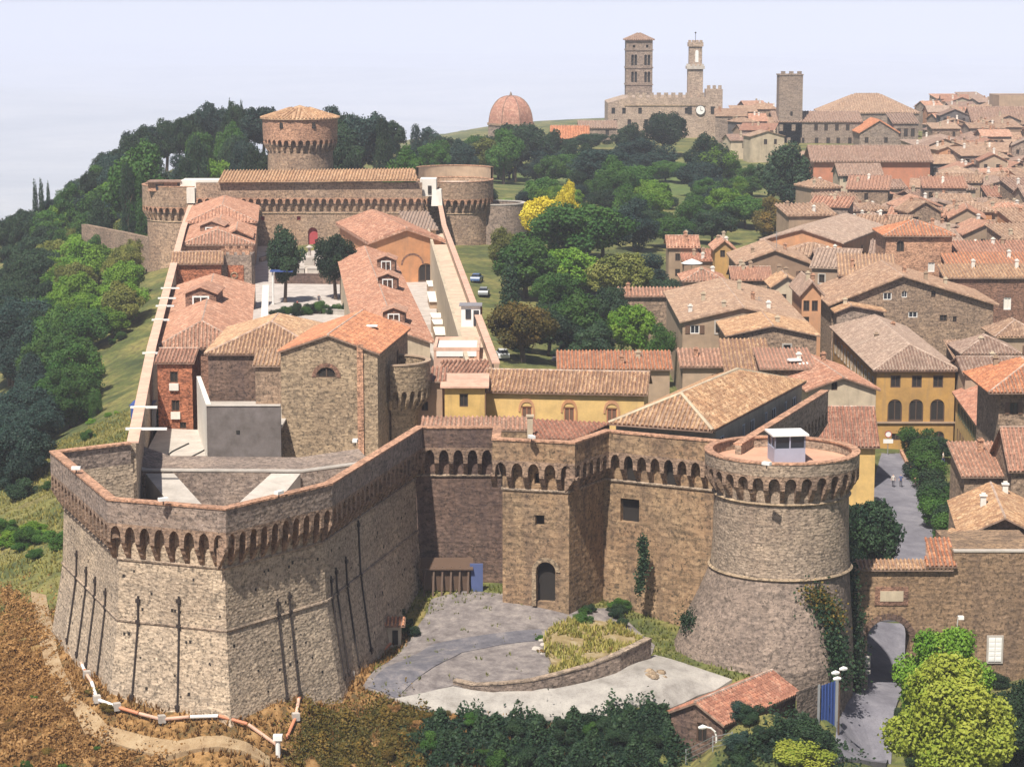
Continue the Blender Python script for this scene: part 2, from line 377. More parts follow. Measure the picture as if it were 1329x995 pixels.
def corbel_mesh(mat):
    if ('c', mat) not in _MC:
        pr = [(0, 0), (0, -.13), (.12, -.2), (.3, -.42), (.42, -.47), (.62, -.72), (.74, -.77), (1, -1), (1, 0)]
        mb = MB(); n = len(pr)
        for x in (-.15, .15): mb.poly([(x, y, z) for y, z in (pr if x > 0 else pr[::-1])])
        for i in range(n):
            a, b = pr[i], pr[(i + 1) % n]; mb.poly([(-.15, a[0], a[1]), (-.15, b[0], b[1]), (.15, b[0], b[1]), (.15, a[0], a[1])])
        me = mb.mesh('corbel', mat); bm = bmesh.new(); bm.from_mesh(me); bmesh.ops.recalc_face_normals(bm, faces=bm.faces); bm.to_mesh(me); bm.free()
        _MC['c', mat] = me
    return _MC['c', mat]
def mach(root, A, B, zs, bay=1.4, ah=1.0, ch=2.0, dep=.9, amat='brick_dark', cmat='brick_dark', first=True, last=True):
    """row of arches on corbels; A->B is the outer face, outward on the right-hand side; zs = springing height"""
    A = V2(A); B = V2(B); d = B - A; L = d.length; n = max(1, round(L / bay)); w = L / n; d /= L
    rz = math.atan2(d.y, d.x)
    for k in range(n + 1):
        if k < n:
            c = A + d * (w * (k + .5)); put('arch', arch_mesh(amat), (c.x, c.y, zs), rz, (w * .995, dep, ah), root)
        if (k > 0 or first) and (k < n or last):
            c = A + d * (w * k); put('corbel', corbel_mesh(cmat), (c.x, c.y, zs - .003), rz, (w, dep, ch), root)
def mach_ring(root, c, R, zs, n, a0=0, a1=2 * math.pi, ah=1.0, ch=2.0, dep=.9, amat='brick_dark', cmat='brick_dark'):
    for k in range(n):
        a = a0 + (a1 - a0) * (k + .5) / n; w = 2 * R * math.sin((a1 - a0) / n / 2) * 1.0
        if math.sin(a) > .45 and abs(a1 - a0) > 6: continue          # the far side is never seen
        r = R * math.cos((a1 - a0) / n / 2); rz = a + math.pi / 2
        put('arch', arch_mesh(amat), (c[0] + r * math.cos(a), c[1] + r * math.sin(a), zs), rz, (w, dep, ah), root)
        a2 = a0 + (a1 - a0) * k / n
        put('corbel', corbel_mesh(cmat), (c[0] + r * math.cos(a2), c[1] + r * math.sin(a2), zs - .003), a2 + math.pi / 2, (w, dep, ch), root)

# ---- faces with real recesses
def arch_loop(u, z, w, h, n=8, pointed=False):
    r = w / 2; p = [(u - r, z), (u + r, z)]
    if pointed:
        hh = min(h * .5, w * .8)
        for k in range(n + 1):
            t = k / n; p.append((u + r * math.cos(t * math.pi / 2) ** .8 if t < 1 else u, z + h - hh + hh * math.sin(t * math.pi / 2) ** .9))
        for k in range(n - 1, -1, -1):
            t = k / n; p.append((u - r * math.cos(t * math.pi / 2) ** .8, z + h - hh + hh * math.sin(t * math.pi / 2) ** .9))
    else:
        for k in range(n + 1):
            a = math.pi * k / n; p.append((u + r * math.cos(a), z + h - r + r * math.sin(a)))
    return p
def rect_loop(u, z, w, h): return [(u - w / 2, z), (u + w / 2, z), (u + w / 2, z + h), (u - w / 2, z + h)]
def face_holes(mb, outer, holes, to3, rec=.2, mi=0, back=None):
    """outer, holes: 2-D loops; to3(u, z, depth) -> point. Reveals go inward by rec; back: material index of a closing face"""
    loops = [[Vector((p[0], p[1], 0)) for p in outer]] + [[Vector((p[0], p[1], 0)) for p in h] for h in holes]
    flat = [p for l in loops for p in l]
    for tri in tessellate_polygon(loops):
        mb.poly([to3(flat[i].x, flat[i].y, 0) for i in tri], mi)
    for h in holes:
        for i in range(len(h)):
            a, b = h[i], h[(i + 1) % len(h)]
            mb.poly([to3(*a, 0), to3(*a, rec), to3(*b, rec), to3(*b, 0)], mi)
        if back is not None: mb.poly([to3(*p, rec) for p in h], back)
def fixn(o):
    bm = bmesh.new(); bm.from_mesh(o.data); bmesh.ops.remove_doubles(bm, verts=bm.verts, dist=1e-4); bmesh.ops.recalc_face_normals(bm, faces=bm.faces); bm.to_mesh(o.data); bm.free()

# ---- windows (shared unit meshes)
_WM = {}
def win_meshes(kind):
    if kind in _WM: return _WM[kind]
    fr = MB(); pn = MB(); t = .09
    for c, d in (((-.5 + t / 2, 0, 0), (t, .08, 1)), ((.5 - t / 2, 0, 0), (t, .08, 1)), ((0, 0, .5 - t / 2), (1 - 2 * t, .08, t)), ((0, 0, -.5 + t / 2), (1 - 2 * t, .08, t)), ((0, .002, 0), (.06, .06, 1 - 2 * t))):
        fr.box(c, d)
    pn.box((0, .06, 0), (.98, .02, .98))
    fm, pm = {'d': ('wood', 'glass'), 'w': ('white', 'glass'), 'c': ('white', 'pl_white'), 'b': ('wood', 'dark'), 'g': ('grey_metal', 'glass'), 't': ('terracotta', 'brown_shutter')}[kind]
    _WM[kind] = (fr.mesh('window', fm), pn.mesh('pane', pm)); return _WM[kind]
_SH = {}
def shutter_mesh(m):
    if m not in _SH:
        b = MB(); b.box((0, 0, 0), (1, .05, 1))
        for k in range(5): b.box((0, -.03, -.4 + .2 * k), (.82, .03, .12))
        _SH[m] = b.mesh('shutter', m)
    return _SH[m]

# ---- roof planes with rows of tiles
def tile_rows(mb, poly, step, r=None, seg=None, rnd=random):
    P = [Vector(p) for p in poly]; N = Vector((0, 0, 0))
    for i in range(len(P)): N += P[i].cross(P[(i + 1) % len(P)])
    N.normalize()
    if N.z < 0: N = -N
    s = Vector((0, 0, -1)) + N * N.z
    if s.length < .02: s = Vector((0, -1, 0)); s = s - N * s.dot(N)
    s.normalize(); t = N.cross(s); r = r or step * .36
    q = [((p - P[0]).dot(t), (p - P[0]).dot(s)) for p in P]
    t0 = min(a for a, b in q); t1 = max(a for a, b in q); n = max(1, int((t1 - t0) / step)); st = (t1 - t0) / n
    for k in range(n):
        tt = t0 + st * (k + .5); hit = []
        for i in range(len(q)):
            a, b = q[i], q[(i + 1) % len(q)]
            if (a[0] - tt) * (b[0] - tt) < 0: hit.append(a[1] + (b[1] - a[1]) * (tt - a[0]) / (b[0] - a[0]))
        if len(hit) < 2: continue
        s0, s1 = min(hit) + .02, max(hit)
        pieces = [(s0, s1)]
        if seg:
            m = max(1, round((s1 - s0) / seg)); pieces = [(s0 + (s1 - s0) * i / m, s0 + (s1 - s0) * (i + 1) / m + .03) for i in range(m)]
        for a, b in pieces:
            j = rnd.uniform(-.03, .03) * (1 if seg else 0); hh = r * 1.15; lift = .035 if seg else 0
            vs = []
            for sv, rr, l in ((a, r * .86, 0), (b, r, lift)):
                for x, h in ((-rr, -.01), (-rr * .6, hh * .75), (0, hh), (rr * .6, hh * .75), (rr, -.01)):
                    vs.append(P[0] + t * (tt + x + j) + s * sv + N * (h + l))
            base = len(mb.v); mb.v += [tuple(v) for v in vs]
            for i in range(4): mb.f.append((base + i, base + i + 1, base + 6 + i, base + 5 + i)); mb.m.append(0)
            mb.f.append((base + 5, base + 6, base + 7, base + 8, base + 9)); mb.m.append(0)
def roof_slab(mb, poly, th=.16):
    P = [Vector(p) for p in poly]; n = len(P)
    N = Vector((0, 0, 0))
    for i in range(n): N += P[i].cross(P[(i + 1) % n])
    if N.z < 0: P = P[::-1]
    Q = [p - Vector((0, 0, th)) for p in P]
    mb.poly(P); mb.poly(Q[::-1])
    for i in range(n):
        j = (i + 1) % n; mb.poly([P[i], Q[i], Q[j], P[j]])
def roof(root, polys, mat, step=.5, seg=None, th=.16, ridges=(), ridge_r=.14, rmat=None):
    mb = MB()
    for p in polys: roof_slab(mb, p, th)
    mb.build('roof', 'tl_under' if step and step < .56 and mat in ('tl_tan','tl_pink','tl_grey','tl_orange','tl_red') else mat, root)
    if step:
        tr = MB()
        for p in polys: tile_rows(tr, p, step, seg=seg)
        if tr.f: tr.build('tile_rows', mat, root, kind='stuff')
    if ridges:
        rb = MB()
        for a, b in ridges: rb.tube([Vector(a) + Vector((0, 0, .05)), Vector(b) + Vector((0, 0, .05))], ridge_r, 6)
        rb.build('ridge_cap', rmat or 'ridge', root)

RNG = random.Random(7)
def house(label, A, B, d, zb, ze, rise, kind, wm, rm, wins=(), chims=(), over=.45, name='town_house', cat='house', group=None, step=.5, seg=None, rich=True, ridge_at=.5, thick=.16, hip=None, rmat=None):
    A = V2(A); B = V2(B); f = (B - A); Wd = f.length; f /= Wd; n = Vector((-f.y, f.x)); rzf = math.atan2(f.y, f.x)
    if zb is None: zb = min(H(*(A + n * d * .3)), H(*(B + n * d * .3)), H(*A), H(*B)) - .4
    cx = A + f * (Wd / 2) + n * (d / 2)
    root = empty(name, (cx.x, cx.y, zb), label, cat, group)
    def L(u, v, z): return (A.x + f.x * u + n.x * v, A.y + f.y * u + n.y * v, z)
    ra = ridge_at
    hol = {'f': [], 'r': [], 'l': []}
    for w in wins:
        sd, u, z, ww, hh, k = w[:6]
        hol[sd].append(arch_loop(u, z, ww, hh) if 'a' in k else (arch_loop(u, z, ww, hh, pointed=True) if 'p' in k else rect_loop(u, z, ww, hh)))
    fw = [(0, zb), (Wd, zb), (Wd, ze), (0, ze)]; sw = [(0, zb), (d, zb), (d, ze), (0, ze)]; bw = list(fw)
    if kind == 'gy': fw = [(0, zb), (Wd, zb), (Wd, ze), (Wd * ra, ze + rise), (0, ze)]; bw = fw
    if kind == 'gx': sw = [(0, zb), (d, zb), (d, ze), (d * ra, ze + rise), (0, ze)]
    if kind == 'shed': sw = [(0, zb), (d, zb), (d, ze + rise), (0, ze)]; bw = [(0, zb), (Wd, zb), (Wd, ze + rise), (0, ze + rise)]
    mb = MB()
    face_holes(mb, fw, hol['f'], lambda u, z, e: L(u, e, z), .22, 0)
    face_holes(mb, sw, hol['r'], lambda u, z, e: L(Wd - e, u, z), .22, 0)
    face_holes(mb, sw, hol['l'], lambda u, z, e: L(e, u, z), .22, 0)
    mb.poly([L(u, d, z) for u, z in bw])
    o = mb.build('wall', wm, root); fixn(o)
    # roof
    k = over; polys = []; ridges = []; e = ze
    if kind == 'gy':
        sl = rise / (Wd * ra); sr = rise / (Wd * (1 - ra)); zt = e + rise + .05
        a = L(Wd * ra, -k, zt); b = L(Wd * ra, d + k, zt)
        polys = [[L(-k, -k, e + .05 - k * sl), a, b, L(-k, d + k, e + .05 - k * sl)], [a, L(Wd + k, -k, e + .05 - k * sr), L(Wd + k, d + k, e + .05 - k * sr), b]]
        ridges = [(a, b)]
    elif kind == 'gx':
        sl = rise / (d * ra); sr = rise / (d * (1 - ra)); zt = e + rise + .05
        a = L(-k, d * ra, zt); b = L(Wd + k, d * ra, zt)
        polys = [[L(-k, -k, e + .05 - k * sl), L(Wd + k, -k, e + .05 - k * sl), b, a], [a, b, L(Wd + k, d + k, e + .05 - k * sr), L(-k, d + k, e + .05 - k * sr)]]
        ridges = [(a, b)]
    elif kind == 'shed':
        s = rise / d
        polys = [[L(-k, -k, e + .06 - k * s), L(Wd + k, -k, e + .06 - k * s), L(Wd + k, d + k, e + rise + .06 + k * s), L(-k, d + k, e + rise + .06 + k * s)]]
    elif kind == 'hip':
        c = [L(-k, -k, e), L(Wd + k, -k, e), L(Wd + k, d + k, e), L(-k, d + k, e)]
        zt = e + rise
        if hip is None: hip = min(Wd, d) / 2
        if Wd >= d:
            p = L(hip, d / 2, zt); q = L(Wd - hip, d / 2, zt)
            if Wd - 2 * hip < .3:
                p = q = L(Wd / 2, d / 2, zt); polys = [[c[0], c[1], p], [c[1], c[2], p], [c[2], c[3], p], [c[3], c[0], p]]
            else: polys = [[c[0], c[1], q, p], [c[1], c[2], q], [c[2], c[3], p, q], [c[3], c[0], p]]; ridges = [(p, q)]
        else:
            p = L(Wd / 2, hip, zt); q = L(Wd / 2, d - hip, zt)
            polys = [[c[0], c[1], p], [c[1], c[2], q, p], [c[2], c[3], q], [c[3], c[0], p, q]]; ridges = [(p, q)]
        ridges += [(c[0], p), (c[1], q if Wd >= d else p), (c[2], q)]
    elif kind == 'flat':
        fb = MB(); fb.box((cx.x, cx.y, ze - .12), (Wd - .3, d - .3, .2), rzf); fb.build('roof', rm, root)
        pb = MB(); P = [V2(L(0, 0, 0)), V2(L(Wd, 0, 0)), V2(L(Wd, d, 0)), V2(L(0, d, 0))]
        pb.strip(offs(P, .04, True), offs(P, -.3, True), ze + .003, ze + .35, closed=True); pb.build('parapet', wm, root)
    if polys: roof(root, polys, rm, step, seg, thick, ridges if rich else (), rmat=rmat)
    # windows
    for w in wins:
        sd, u, z, ww, hh, kk = w[:6]
        e = .12; zc = z + hh / 2
        if sd == 'f': p = L(u, e, zc); rz = rzf
        elif sd == 'r': p = L(Wd - e, u, zc); rz = rzf + math.pi / 2
        else: p = L(e, u, zc); rz = rzf - math.pi / 2
        kd = next((x for x in kk if x in 'dwcbgt'), 'd')
        fm, pm = win_meshes(kd)
        wo_ = put('window', fm, p, rz, (ww, 1, hh), root)
        pn = bpy.data.objects.new('pane', pm); COL.objects.link(pn); pn.parent = wo_
        if 's' in kk:
            sm = shutter_mesh('brown_shutter' if 'B' in kk else 'green_shutter')
            for s_ in (-1, 1):
                off = Vector((math.cos(rz), math.sin(rz))) * (s_ * ww * .78); o2 = Vector((math.sin(rz), -math.cos(rz))) * .17
                put('shutter', sm, (p[0] + off.x + o2.x, p[1] + off.y + o2.y, zc), rz, (ww * .5, 1, hh), root)
        if 'f' in kk:   # pale stone surround
            mbf = MB(); o2 = Vector((math.sin(rz), -math.cos(rz))) * (e + .02); q = Vector(p) + Vector((o2.x, o2.y, 0))
            dx = Vector((math.cos(rz), math.sin(rz), 0))
            for s_ in (-1, 1): mbf.box(q + dx * (s_ * (ww / 2 + .1)), (.2, .1, hh + .4), rz)
            mbf.box(q + Vector((0, 0, hh / 2 + .12)), (ww, .1, .2), rz); mbf.box(q - Vector((0, 0, hh / 2 + .12)), (ww, .14, .2), rz)
            mbf.build('window_surround', 'cement', root)
    for ch in chims:
        u, v, hgt = ch[:3]
        if kind == 'gy': zz = e_roof = ze + rise * (u / (Wd * ra) if u < Wd * ra else (Wd - u) / (Wd * (1 - ra)))
        elif kind == 'gx': zz = ze + rise * (v / (d * ra) if v < d * ra else (d - v) / (d * (1 - ra)))
        elif kind == 'shed': zz = ze + rise * v / d
        else: zz = ze + rise * .4
        cb = MB(); x, y, _ = L(u, v, 0); cb.box((x, y, zz + hgt / 2 - .3), (.55, .5, hgt + .6), rzf); cb.box((x, y, zz + hgt + .06), (.75, .7, .12), rzf)
        cb.box((x, y, zz + hgt + .22), (.4, .36, .2), rzf)
        cb.build('chimney', RNG.choice(['pl_cream', 'brick_rim', 'pl_tan', 'pl_white']), root)
    root['_L'] = 0; del root['_L']
    return root, L

def AB(pl, pr, py, D, ang=0.0):
    a = V2(at_y(pl, py, D)); w = (pr - pl) / 3000 * D
    return a, a + Vector((math.cos(ang), math.sin(ang))) * w
def rot(a, b, ang):
    return a, a + Vector((math.cos(ang), math.sin(ang))) * (b - a).length
def drape(name, poly, mat, off=.1, maxlen=2.2, kind='structure', parent=None, skirt=0.6):
    bm = bmesh.new(); vs = [bm.verts.new((p[0], p[1], 0)) for p in poly]; bm.faces.new(vs)
    bmesh.ops.triangulate(bm, faces=bm.faces)
    for _ in range(7):
        lg = [e for e in bm.edges if e.calc_length() > maxlen]
        if not lg: break
        bmesh.ops.subdivide_edges(bm, edges=lg, cuts=1, use_grid_fill=False); bmesh.ops.triangulate(bm, faces=[f for f in bm.faces if len(f.verts) > 3])
    co = np.array([v.co[:2] for v in bm.verts]); hs = Hn(co[:, 0], co[:, 1])
    for v, h in zip(bm.verts, hs): v.co.z = h + off
    if skirt:
        bd = [e for e in bm.edges if e.is_boundary]; r = bmesh.ops.extrude_edge_only(bm, edges=bd)
        for v in r['geom']:
            if isinstance(v, bmesh.types.BMVert): v.co.z -= skirt
    bmesh.ops.recalc_face_normals(bm, faces=bm.faces)
    me = bpy.data.meshes.new(name); bm.to_mesh(me); bm.free(); me.materials.append(MATS[mat])
    o = bpy.data.objects.new(name, me); COL.objects.link(o)
    if kind: o['kind'] = kind
    return o
# ================================================================== terrain
def axis(lo, hi, step, far0, far1, g=1.16, mid=None):
    a = list(np.arange(lo, hi + .01, step)); s = step; v = hi
    while v < far1: s *= g; v += s; a.append(v)
    s = step; v = lo
    while v > far0: s *= g; v -= s; a.insert(0, v)
    return np.array(a)
def terrain():
    X = axis(-84, 74, 2.0, -28000, 28000, 1.13); Y = axis(156, 320, 2.0, -1500, 38000, 1.06)
    gx, gy = np.meshgrid(X, Y); z = Hn(gx, gy)
    nx, ny = len(X), len(Y)
    rough = (np.sin(gx * 1.3 + gy * .7) + np.sin(gx * .53 - gy * 1.1) + np.sin(gx * .21 + gy * .31)) * .10
    z = z + rough * ((gx < -20) | (gy < 180))
    v = np.stack([gx, gy, z], -1).reshape(-1, 3)
    i = np.arange((nx - 1) * (ny - 1)); r, c = i // (nx - 1), i % (nx - 1); a = r * nx + c
    f = np.stack([a, a + 1, a + nx + 1, a + nx], -1)
    me = bpy.data.meshes.new('ground'); me.from_pydata(v.tolist(), [], f.tolist())
    dry = np.clip((206 - gy) / 14, 0, 1) * np.clip((8 - gx) / 8, 0, 1)
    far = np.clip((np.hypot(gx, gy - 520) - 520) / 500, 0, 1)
    lawn = np.exp(-(((gx - 20) / 45) ** 2 + ((gy - 660) / 70) ** 2)) + np.exp(-(((gx - 45) / 18) ** 2 + ((gy - 640) / 40) ** 2))
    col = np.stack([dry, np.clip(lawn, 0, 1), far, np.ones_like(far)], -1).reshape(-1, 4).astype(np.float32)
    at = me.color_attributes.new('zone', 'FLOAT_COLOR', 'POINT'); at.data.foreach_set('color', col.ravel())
    m, t, b = nt('ground'); MATS['ground'] = m; P = geo(t)
    z_ = node(t, 'ShaderNodeAttribute', attribute_name='zone'); sep = node(t, 'ShaderNodeSeparateColor'); t.links.new(z_.outputs['Color'], sep.inputs[0])
    n1 = noise(t, P, .11, 6, .65); n2 = noise(t, P, .9, 5, .7)
    g0 = ramp(t, n1, [(.32, (.035, .055, .015)), (.45, (.10, .12, .03)), (.58, (.22, .20, .06)), (.75, (.20, .14, .06))])
    d0 = ramp(t, n2, [(.3, (.10, .055, .025)), (.45, (.23, .115, .035)), (.6, (.33, .19, .075)), (.75, (.40, .27, .13))])
    c = mix(t, sep.outputs[0], g0, d0)
    c = mix(t, sep.outputs[1], c, ramp(t, n1, [(.3, (.07, .13, .03)), (.6, (.14, .19, .05)), (.75, (.24, .20, .10))]))
    c = mix(t, sep.outputs[2], c, ramp(t, noise(t, P, .0016, 6, .7), [(.3, (.30, .33, .36)), (.5, (.42, .44, .46)), (.7, (.56, .56, .55))]))  # far valley ground paled to blue-grey: haze painted into its colour
    c = mix(t, ramp(t, n2, [(.4, (.6, .6, .6)), (.55, (0, 0, 0))]), c, (.05, .05, .02))
    t.links.new(c, b.inputs['Base Color']); b.inputs['Roughness'].default_value = 1; bump(t, b, n2, .8, .3)
    me.materials.append(m); me.polygons.foreach_set('use_smooth', [True] * len(f)); me.update()
    o = bpy.data.objects.new('ground', me); COL.objects.link(o); o['kind'] = 'structure'
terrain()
def roadmat(name, c1, c2, c3, sc=.5):
    m, t, b = nt(name); P = geo(t)
    c = ramp(t, noise(t, P, sc, 6, .68), [(.3, c1), (.5, c2), (.72, c3)])
    c = mix(t, ramp(t, noise(t, P, 7, 3), [(.5, (0, 0, 0)), (.8, (.5, .5, .5))]), c, mul(c1, .6))
    t.links.new(c, b.inputs['Base Color']); b.inputs['Roughness'].default_value = .95; bump(t, b, noise(t, P, 6, 5), .5, .06); MATS[name] = m
roadmat('dirt', (.10, .085, .085), (.20, .175, .17), (.33, .29, .265), .9); roadmat('asphalt', (.08, .078, .095), (.135, .13, .15), (.26, .23, .225), .8)
roadmat('concrete_road', (.22, .20, .18), (.34, .315, .29), (.44, .41, .37)); roadmat('street', (.115, .11, .135), (.17, .165, .195), (.25, .24, .27), .35)
roadmat('earth', (.17, .12, .06), (.28, .21, .10), (.42, .36, .26), .8); roadmat('path', (.22, .14, .075), (.33, .23, .13), (.42, .32, .20), .8)
G = at_g
def pg(pts): return [G(*p) for p in pts]
drape('forecourt', pg([(470,893),(500,862),(530,830),(552,800),(560,778),(600,768),(662,772),(740,790),(800,790),(850,838),(846,850),(800,874),(720,893),(640,899),(588,890),(545,905),(510,909)]), 'dirt', .10)
drape('asphalt_strip', pg([(478,893),(500,868),(560,838),(640,824),(702,818),(706,832),(650,838),(600,848),(555,872),(528,894),(515,908)]), 'asphalt', .16)
drape('road', pg([(512,909),(548,902),(588,893),(640,901),(720,896),(800,876),(850,852),(885,862),(950,884),(905,905),(868,922),(790,931),(690,936),(600,930),(545,921)]), 'concrete_road', .20)
drape('path', pg([(40,770),(60,775),(75,850),(100,910),(140,945),(230,965),(350,985),(350,996),(215,985),(110,955),(75,905),(52,840)]), 'path', .26)
drape('street', pg([(1144,590),(1170,590),(1187,625),(1215,670),(1252,722),(1262,790),(1225,840),(1192,800),(1130,808),(1100,740)]) , 'street', .22)
drape('lane', pg([(1128,808),(1190,812),(1178,880),(1160,935),(1150,995),(1075,995),(1088,940),(1112,890),(1124,850)]), 'street', .34)
drape('park_road', pg([(730,470),(715,468),(735,432),(752,400),(765,372),(775,350),(792,348),(786,372),(770,398),(757,432)]), 'street', .12)

# ================================================================== fortress: the polygonal bastion
Z16 = 16.0
def z16(*pts): return [V2(at_z(px, py, Z16)) for px, py in pts]
ZS, AH, CH = 12.9, 1.3, 1.75
def parapet_part(root, P, z0, z1, mat, th=.55, cope='brick_rim', cw=.75, lo=.003, ij=None):
    of = (lambda d: coffs(*ij, d)) if ij else (lambda d: offs(P, d))
    mb = MB(); mb.strip(of(0), of(-th), z0, z1); o = mb.build('parapet', mat, root)
    if cope:
        mb = MB(); mb.strip(of(.08), of(-cw), z1 + lo, z1 + .16); mb.build('coping', cope, root)
def string_course(root, P, z, r=.13, mat='brick_rim', off=0.06):
    mb = MB(); mb.tube([(q.x, q.y, z) for q in offs(P, off)], r, 6); mb.build('string_course', mat, root)
BP = z16((166,575),(65,587),(139,649),(293,662),(431,629),(548,556))
GP = z16((548,556),(641,556),(639,571),(746,576),(790,561),(930,574))
CHAIN = BP + GP[1:]
def coffs(i, j, d): return offs(CHAIN, d)[i:j + 1]
bast = empty('bastion', (BP[3].x, BP[3].y + 10, -1), 'angular stone bastion with iron tie bars and arched corbel parapet above dry slope', 'bastion')
mb = MB(); LV = [(-5, 1.3), (-1.0, .45), (2.5, -.12), (6.2, -.68), (11.2, -.9), (14.3, -.9)]
BR = [[(q.x, q.y, z) for q in coffs(0, 5, d)] for z, d in LV]
for r0, r1 in zip(BR, BR[1:]):
    for i in range(5): mb.poly([r0[i], r0[i + 1], r1[i + 1], r1[i]])
mb.build('wall', 'st_bastion', bast)
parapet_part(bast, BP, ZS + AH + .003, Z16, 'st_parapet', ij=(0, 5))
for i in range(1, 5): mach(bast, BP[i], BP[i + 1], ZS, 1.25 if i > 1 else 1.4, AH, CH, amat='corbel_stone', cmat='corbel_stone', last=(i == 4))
def bpoint(seg, u, z, out=0.0):
    zs = [l[0] for l in LV]; k = max(i for i in range(len(zs) - 1) if zs[i] <= z)
    t = (z - zs[k]) / (zs[k + 1] - zs[k])
    p = Vector(BR[k][seg]).lerp(Vector(BR[k][seg + 1]), u); q = Vector(BR[k + 1][seg]).lerp(Vector(BR[k + 1][seg + 1]), u)
    d = BP[seg + 1] - BP[seg]; d.normalize()
    return p.lerp(q, t) + Vector((d.y, -d.x, 0)) * out
for z, d in ((6.2, -.68), (11.15, -.9)):
    mb = MB(); mb.tube([(q.x, q.y, z) for q in coffs(1, 5, d + .04)], .12, 6); mb.build('string_course', 'st_tower', bast)
for seg, u, zt, zb_ in ((1,.28,8.6,.3),(1,.46,8.0,.1),(1,.62,7.9,.1),(1,.80,7.8,0),(2,.19,8.3,-.1),(2,.57,8.6,-.5),(3,.50,7.6,-.9),(3,.62,7.9,-.9),(4,.05,8.0,-.8),(4,.10,8.4,-.8),(4,.20,8.7,-.8),(4,.34,11,-.6)):
    mb = MB(); n = 8; mb.tube([bpoint(seg, u, zb_ + (zt - zb_) * i / n, .09) for i in range(n + 1)], .085, 6)
    for zz in (6.2, zb_ + .4, zt - .4): mb.box(bpoint(seg, u, zz, .12), (.36, .2, .3), math.atan2((BP[seg+1]-BP[seg]).y, (BP[seg+1]-BP[seg]).x))
    mb.build('tie_bar', 'iron', bast)
rr = random.Random(3)                                            # scattered putlog holes: solid dark blocks, the shade inside painted on
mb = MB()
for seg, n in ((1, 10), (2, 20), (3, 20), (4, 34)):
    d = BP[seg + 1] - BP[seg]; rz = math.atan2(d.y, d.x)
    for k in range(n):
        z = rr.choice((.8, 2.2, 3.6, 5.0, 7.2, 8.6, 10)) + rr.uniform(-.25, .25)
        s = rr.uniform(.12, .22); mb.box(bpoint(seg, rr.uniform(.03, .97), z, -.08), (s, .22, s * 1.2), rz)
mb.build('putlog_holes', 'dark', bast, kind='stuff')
mb = MB(); BI = offs(BP, -6.5)                                     # pit floor inside the bastion
mb.prism([BP[0] + Vector((1, 1)), *offs(BP, -2.6)[1:], V2((-7, 222)), V2((-32, 222))], 5.6, 6.6); mb.build('bastion_floor', 'cement', bast)
# inner retaining wall and the two ramps inside
iw = empty('retaining_wall', (-22, 214.5, 6), 'low inner stone wall with two pale ramps inside the angular bastion', 'wall')
mb = MB(); wl = [V2(at_y(113,600,217)), V2(at_y(186,612,214.5)), V2(at_y(392,614,214.5)), V2(at_y(482,604,216))]
mb.strip(wl, offs(wl, -7.5), 6.5, [12.2, 11.1, 11.0, 11.6]); mb.build('wall', 'st_parapet', iw)
mb = MB(); mb.strip(offs(wl, .06), offs(wl, -.7), [12.21, 11.11, 11.01, 11.61], [12.35, 11.25, 11.15, 11.75]); mb.build('coping', 'cement', iw)
for (x0, x1, x2, x3) in ((189, 226, 268, 226), (352, 390, 352, 300)):
    a = at_y(x0, 616, 214.2); b = at_y(x1, 616, 214.2); c = at_y(x2, 655, 203); d = at_y(x3, 655, 203)
    mb = MB(); 
    top = [(a.x, a.y, 10.95), (b.x, b.y, 10.95), (c.x, c.y, 9.9), (d.x, d.y, 9.9)]
    mb.poly(top)
    for i in range(4):
        p, q = top[i], top[(i + 1) % 4]; mb.poly([p, q, (q[0], q[1], 6.6), (p[0], p[1], 6.6)])
    mb.build('ramp', 'cement', iw)
# floodlights on parapets
def floodlight(p, rz, label, grp='floodlights along the fortress parapets'):
    r = empty('floodlight', p, label, 'floodlight', grp)
    mb = MB(); mb.tube([(p[0], p[1], p[2]), (p[0], p[1], p[2] + .35)], .05, 6); mb.build('bracket', 'iron', r)
    mb = MB(); mb.box((p[0], p[1], p[2] + .45), (.75, .42, .24), rz); mb.build('lamp_head', 'white', r)
for k, (px, py, y, z) in enumerate(((99,614,0,0),(212,655,0,0),(362,646,0,0),(461,578,0,0),(690,573,0,0),(995,608,0,0))):
    p = at_z(px, py, 16.17)
    floodlight(p, k * .5, ('white floodlight on the sharp west corner coping of the angular bastion','grey floodlight on front coping of the angular bastion','white floodlight on coping below the tall church wall','white floodlight on the bastion coping towards the gate curtain','small white floodlight on the gate block parapet','white floodlight on the rim of the round tower')[k])

# ------------------------------------------------------------------ long west wall of the fort
LWP = z16((166,575),(192,451),(234,299),(250,252))
lw = empty('curtain_wall', (LWP[1].x, LWP[1].y, 2), 'long thin western curtain wall with pale coping above the grassy slope', 'wall')
LWr = LWP[::-1]
mb = MB(); loft(mb, LWr, [(-14, 2.6), (6, .5), (13, 0)][0:1] + [(4, .8), (15.98, 0)]); mb.build('wall', 'st_far', lw)
mb = MB(); mb.strip(LWr, offs(LWr, -.7), 8, Z16); mb.build('parapet', 'st_bastion', lw)
mb = MB(); mb.strip(offs(LWr, .1), offs(LWr, -.95), Z16 + .003, Z16 + .16); mb.build('coping', 'pl_pink', lw)
for k, (py, wd) in enumerate(((373,2.6),(386,2.4),(396,2.4),(414,2.2),(457,2.0),(527,2.6),(555,3.8))):
    a = at_z(166 + (575 - py) * (192 - 166) / (575 - 451) if py > 451 else 192 + (451 - py) * (234 - 192) / (451 - 299), py, 16.2)
    mb = MB(); mb.box((a.x + wd / 2 - .5, a.y, 16.1), (wd, .32, .2)); mb.build('cross_beam', 'white', lw)
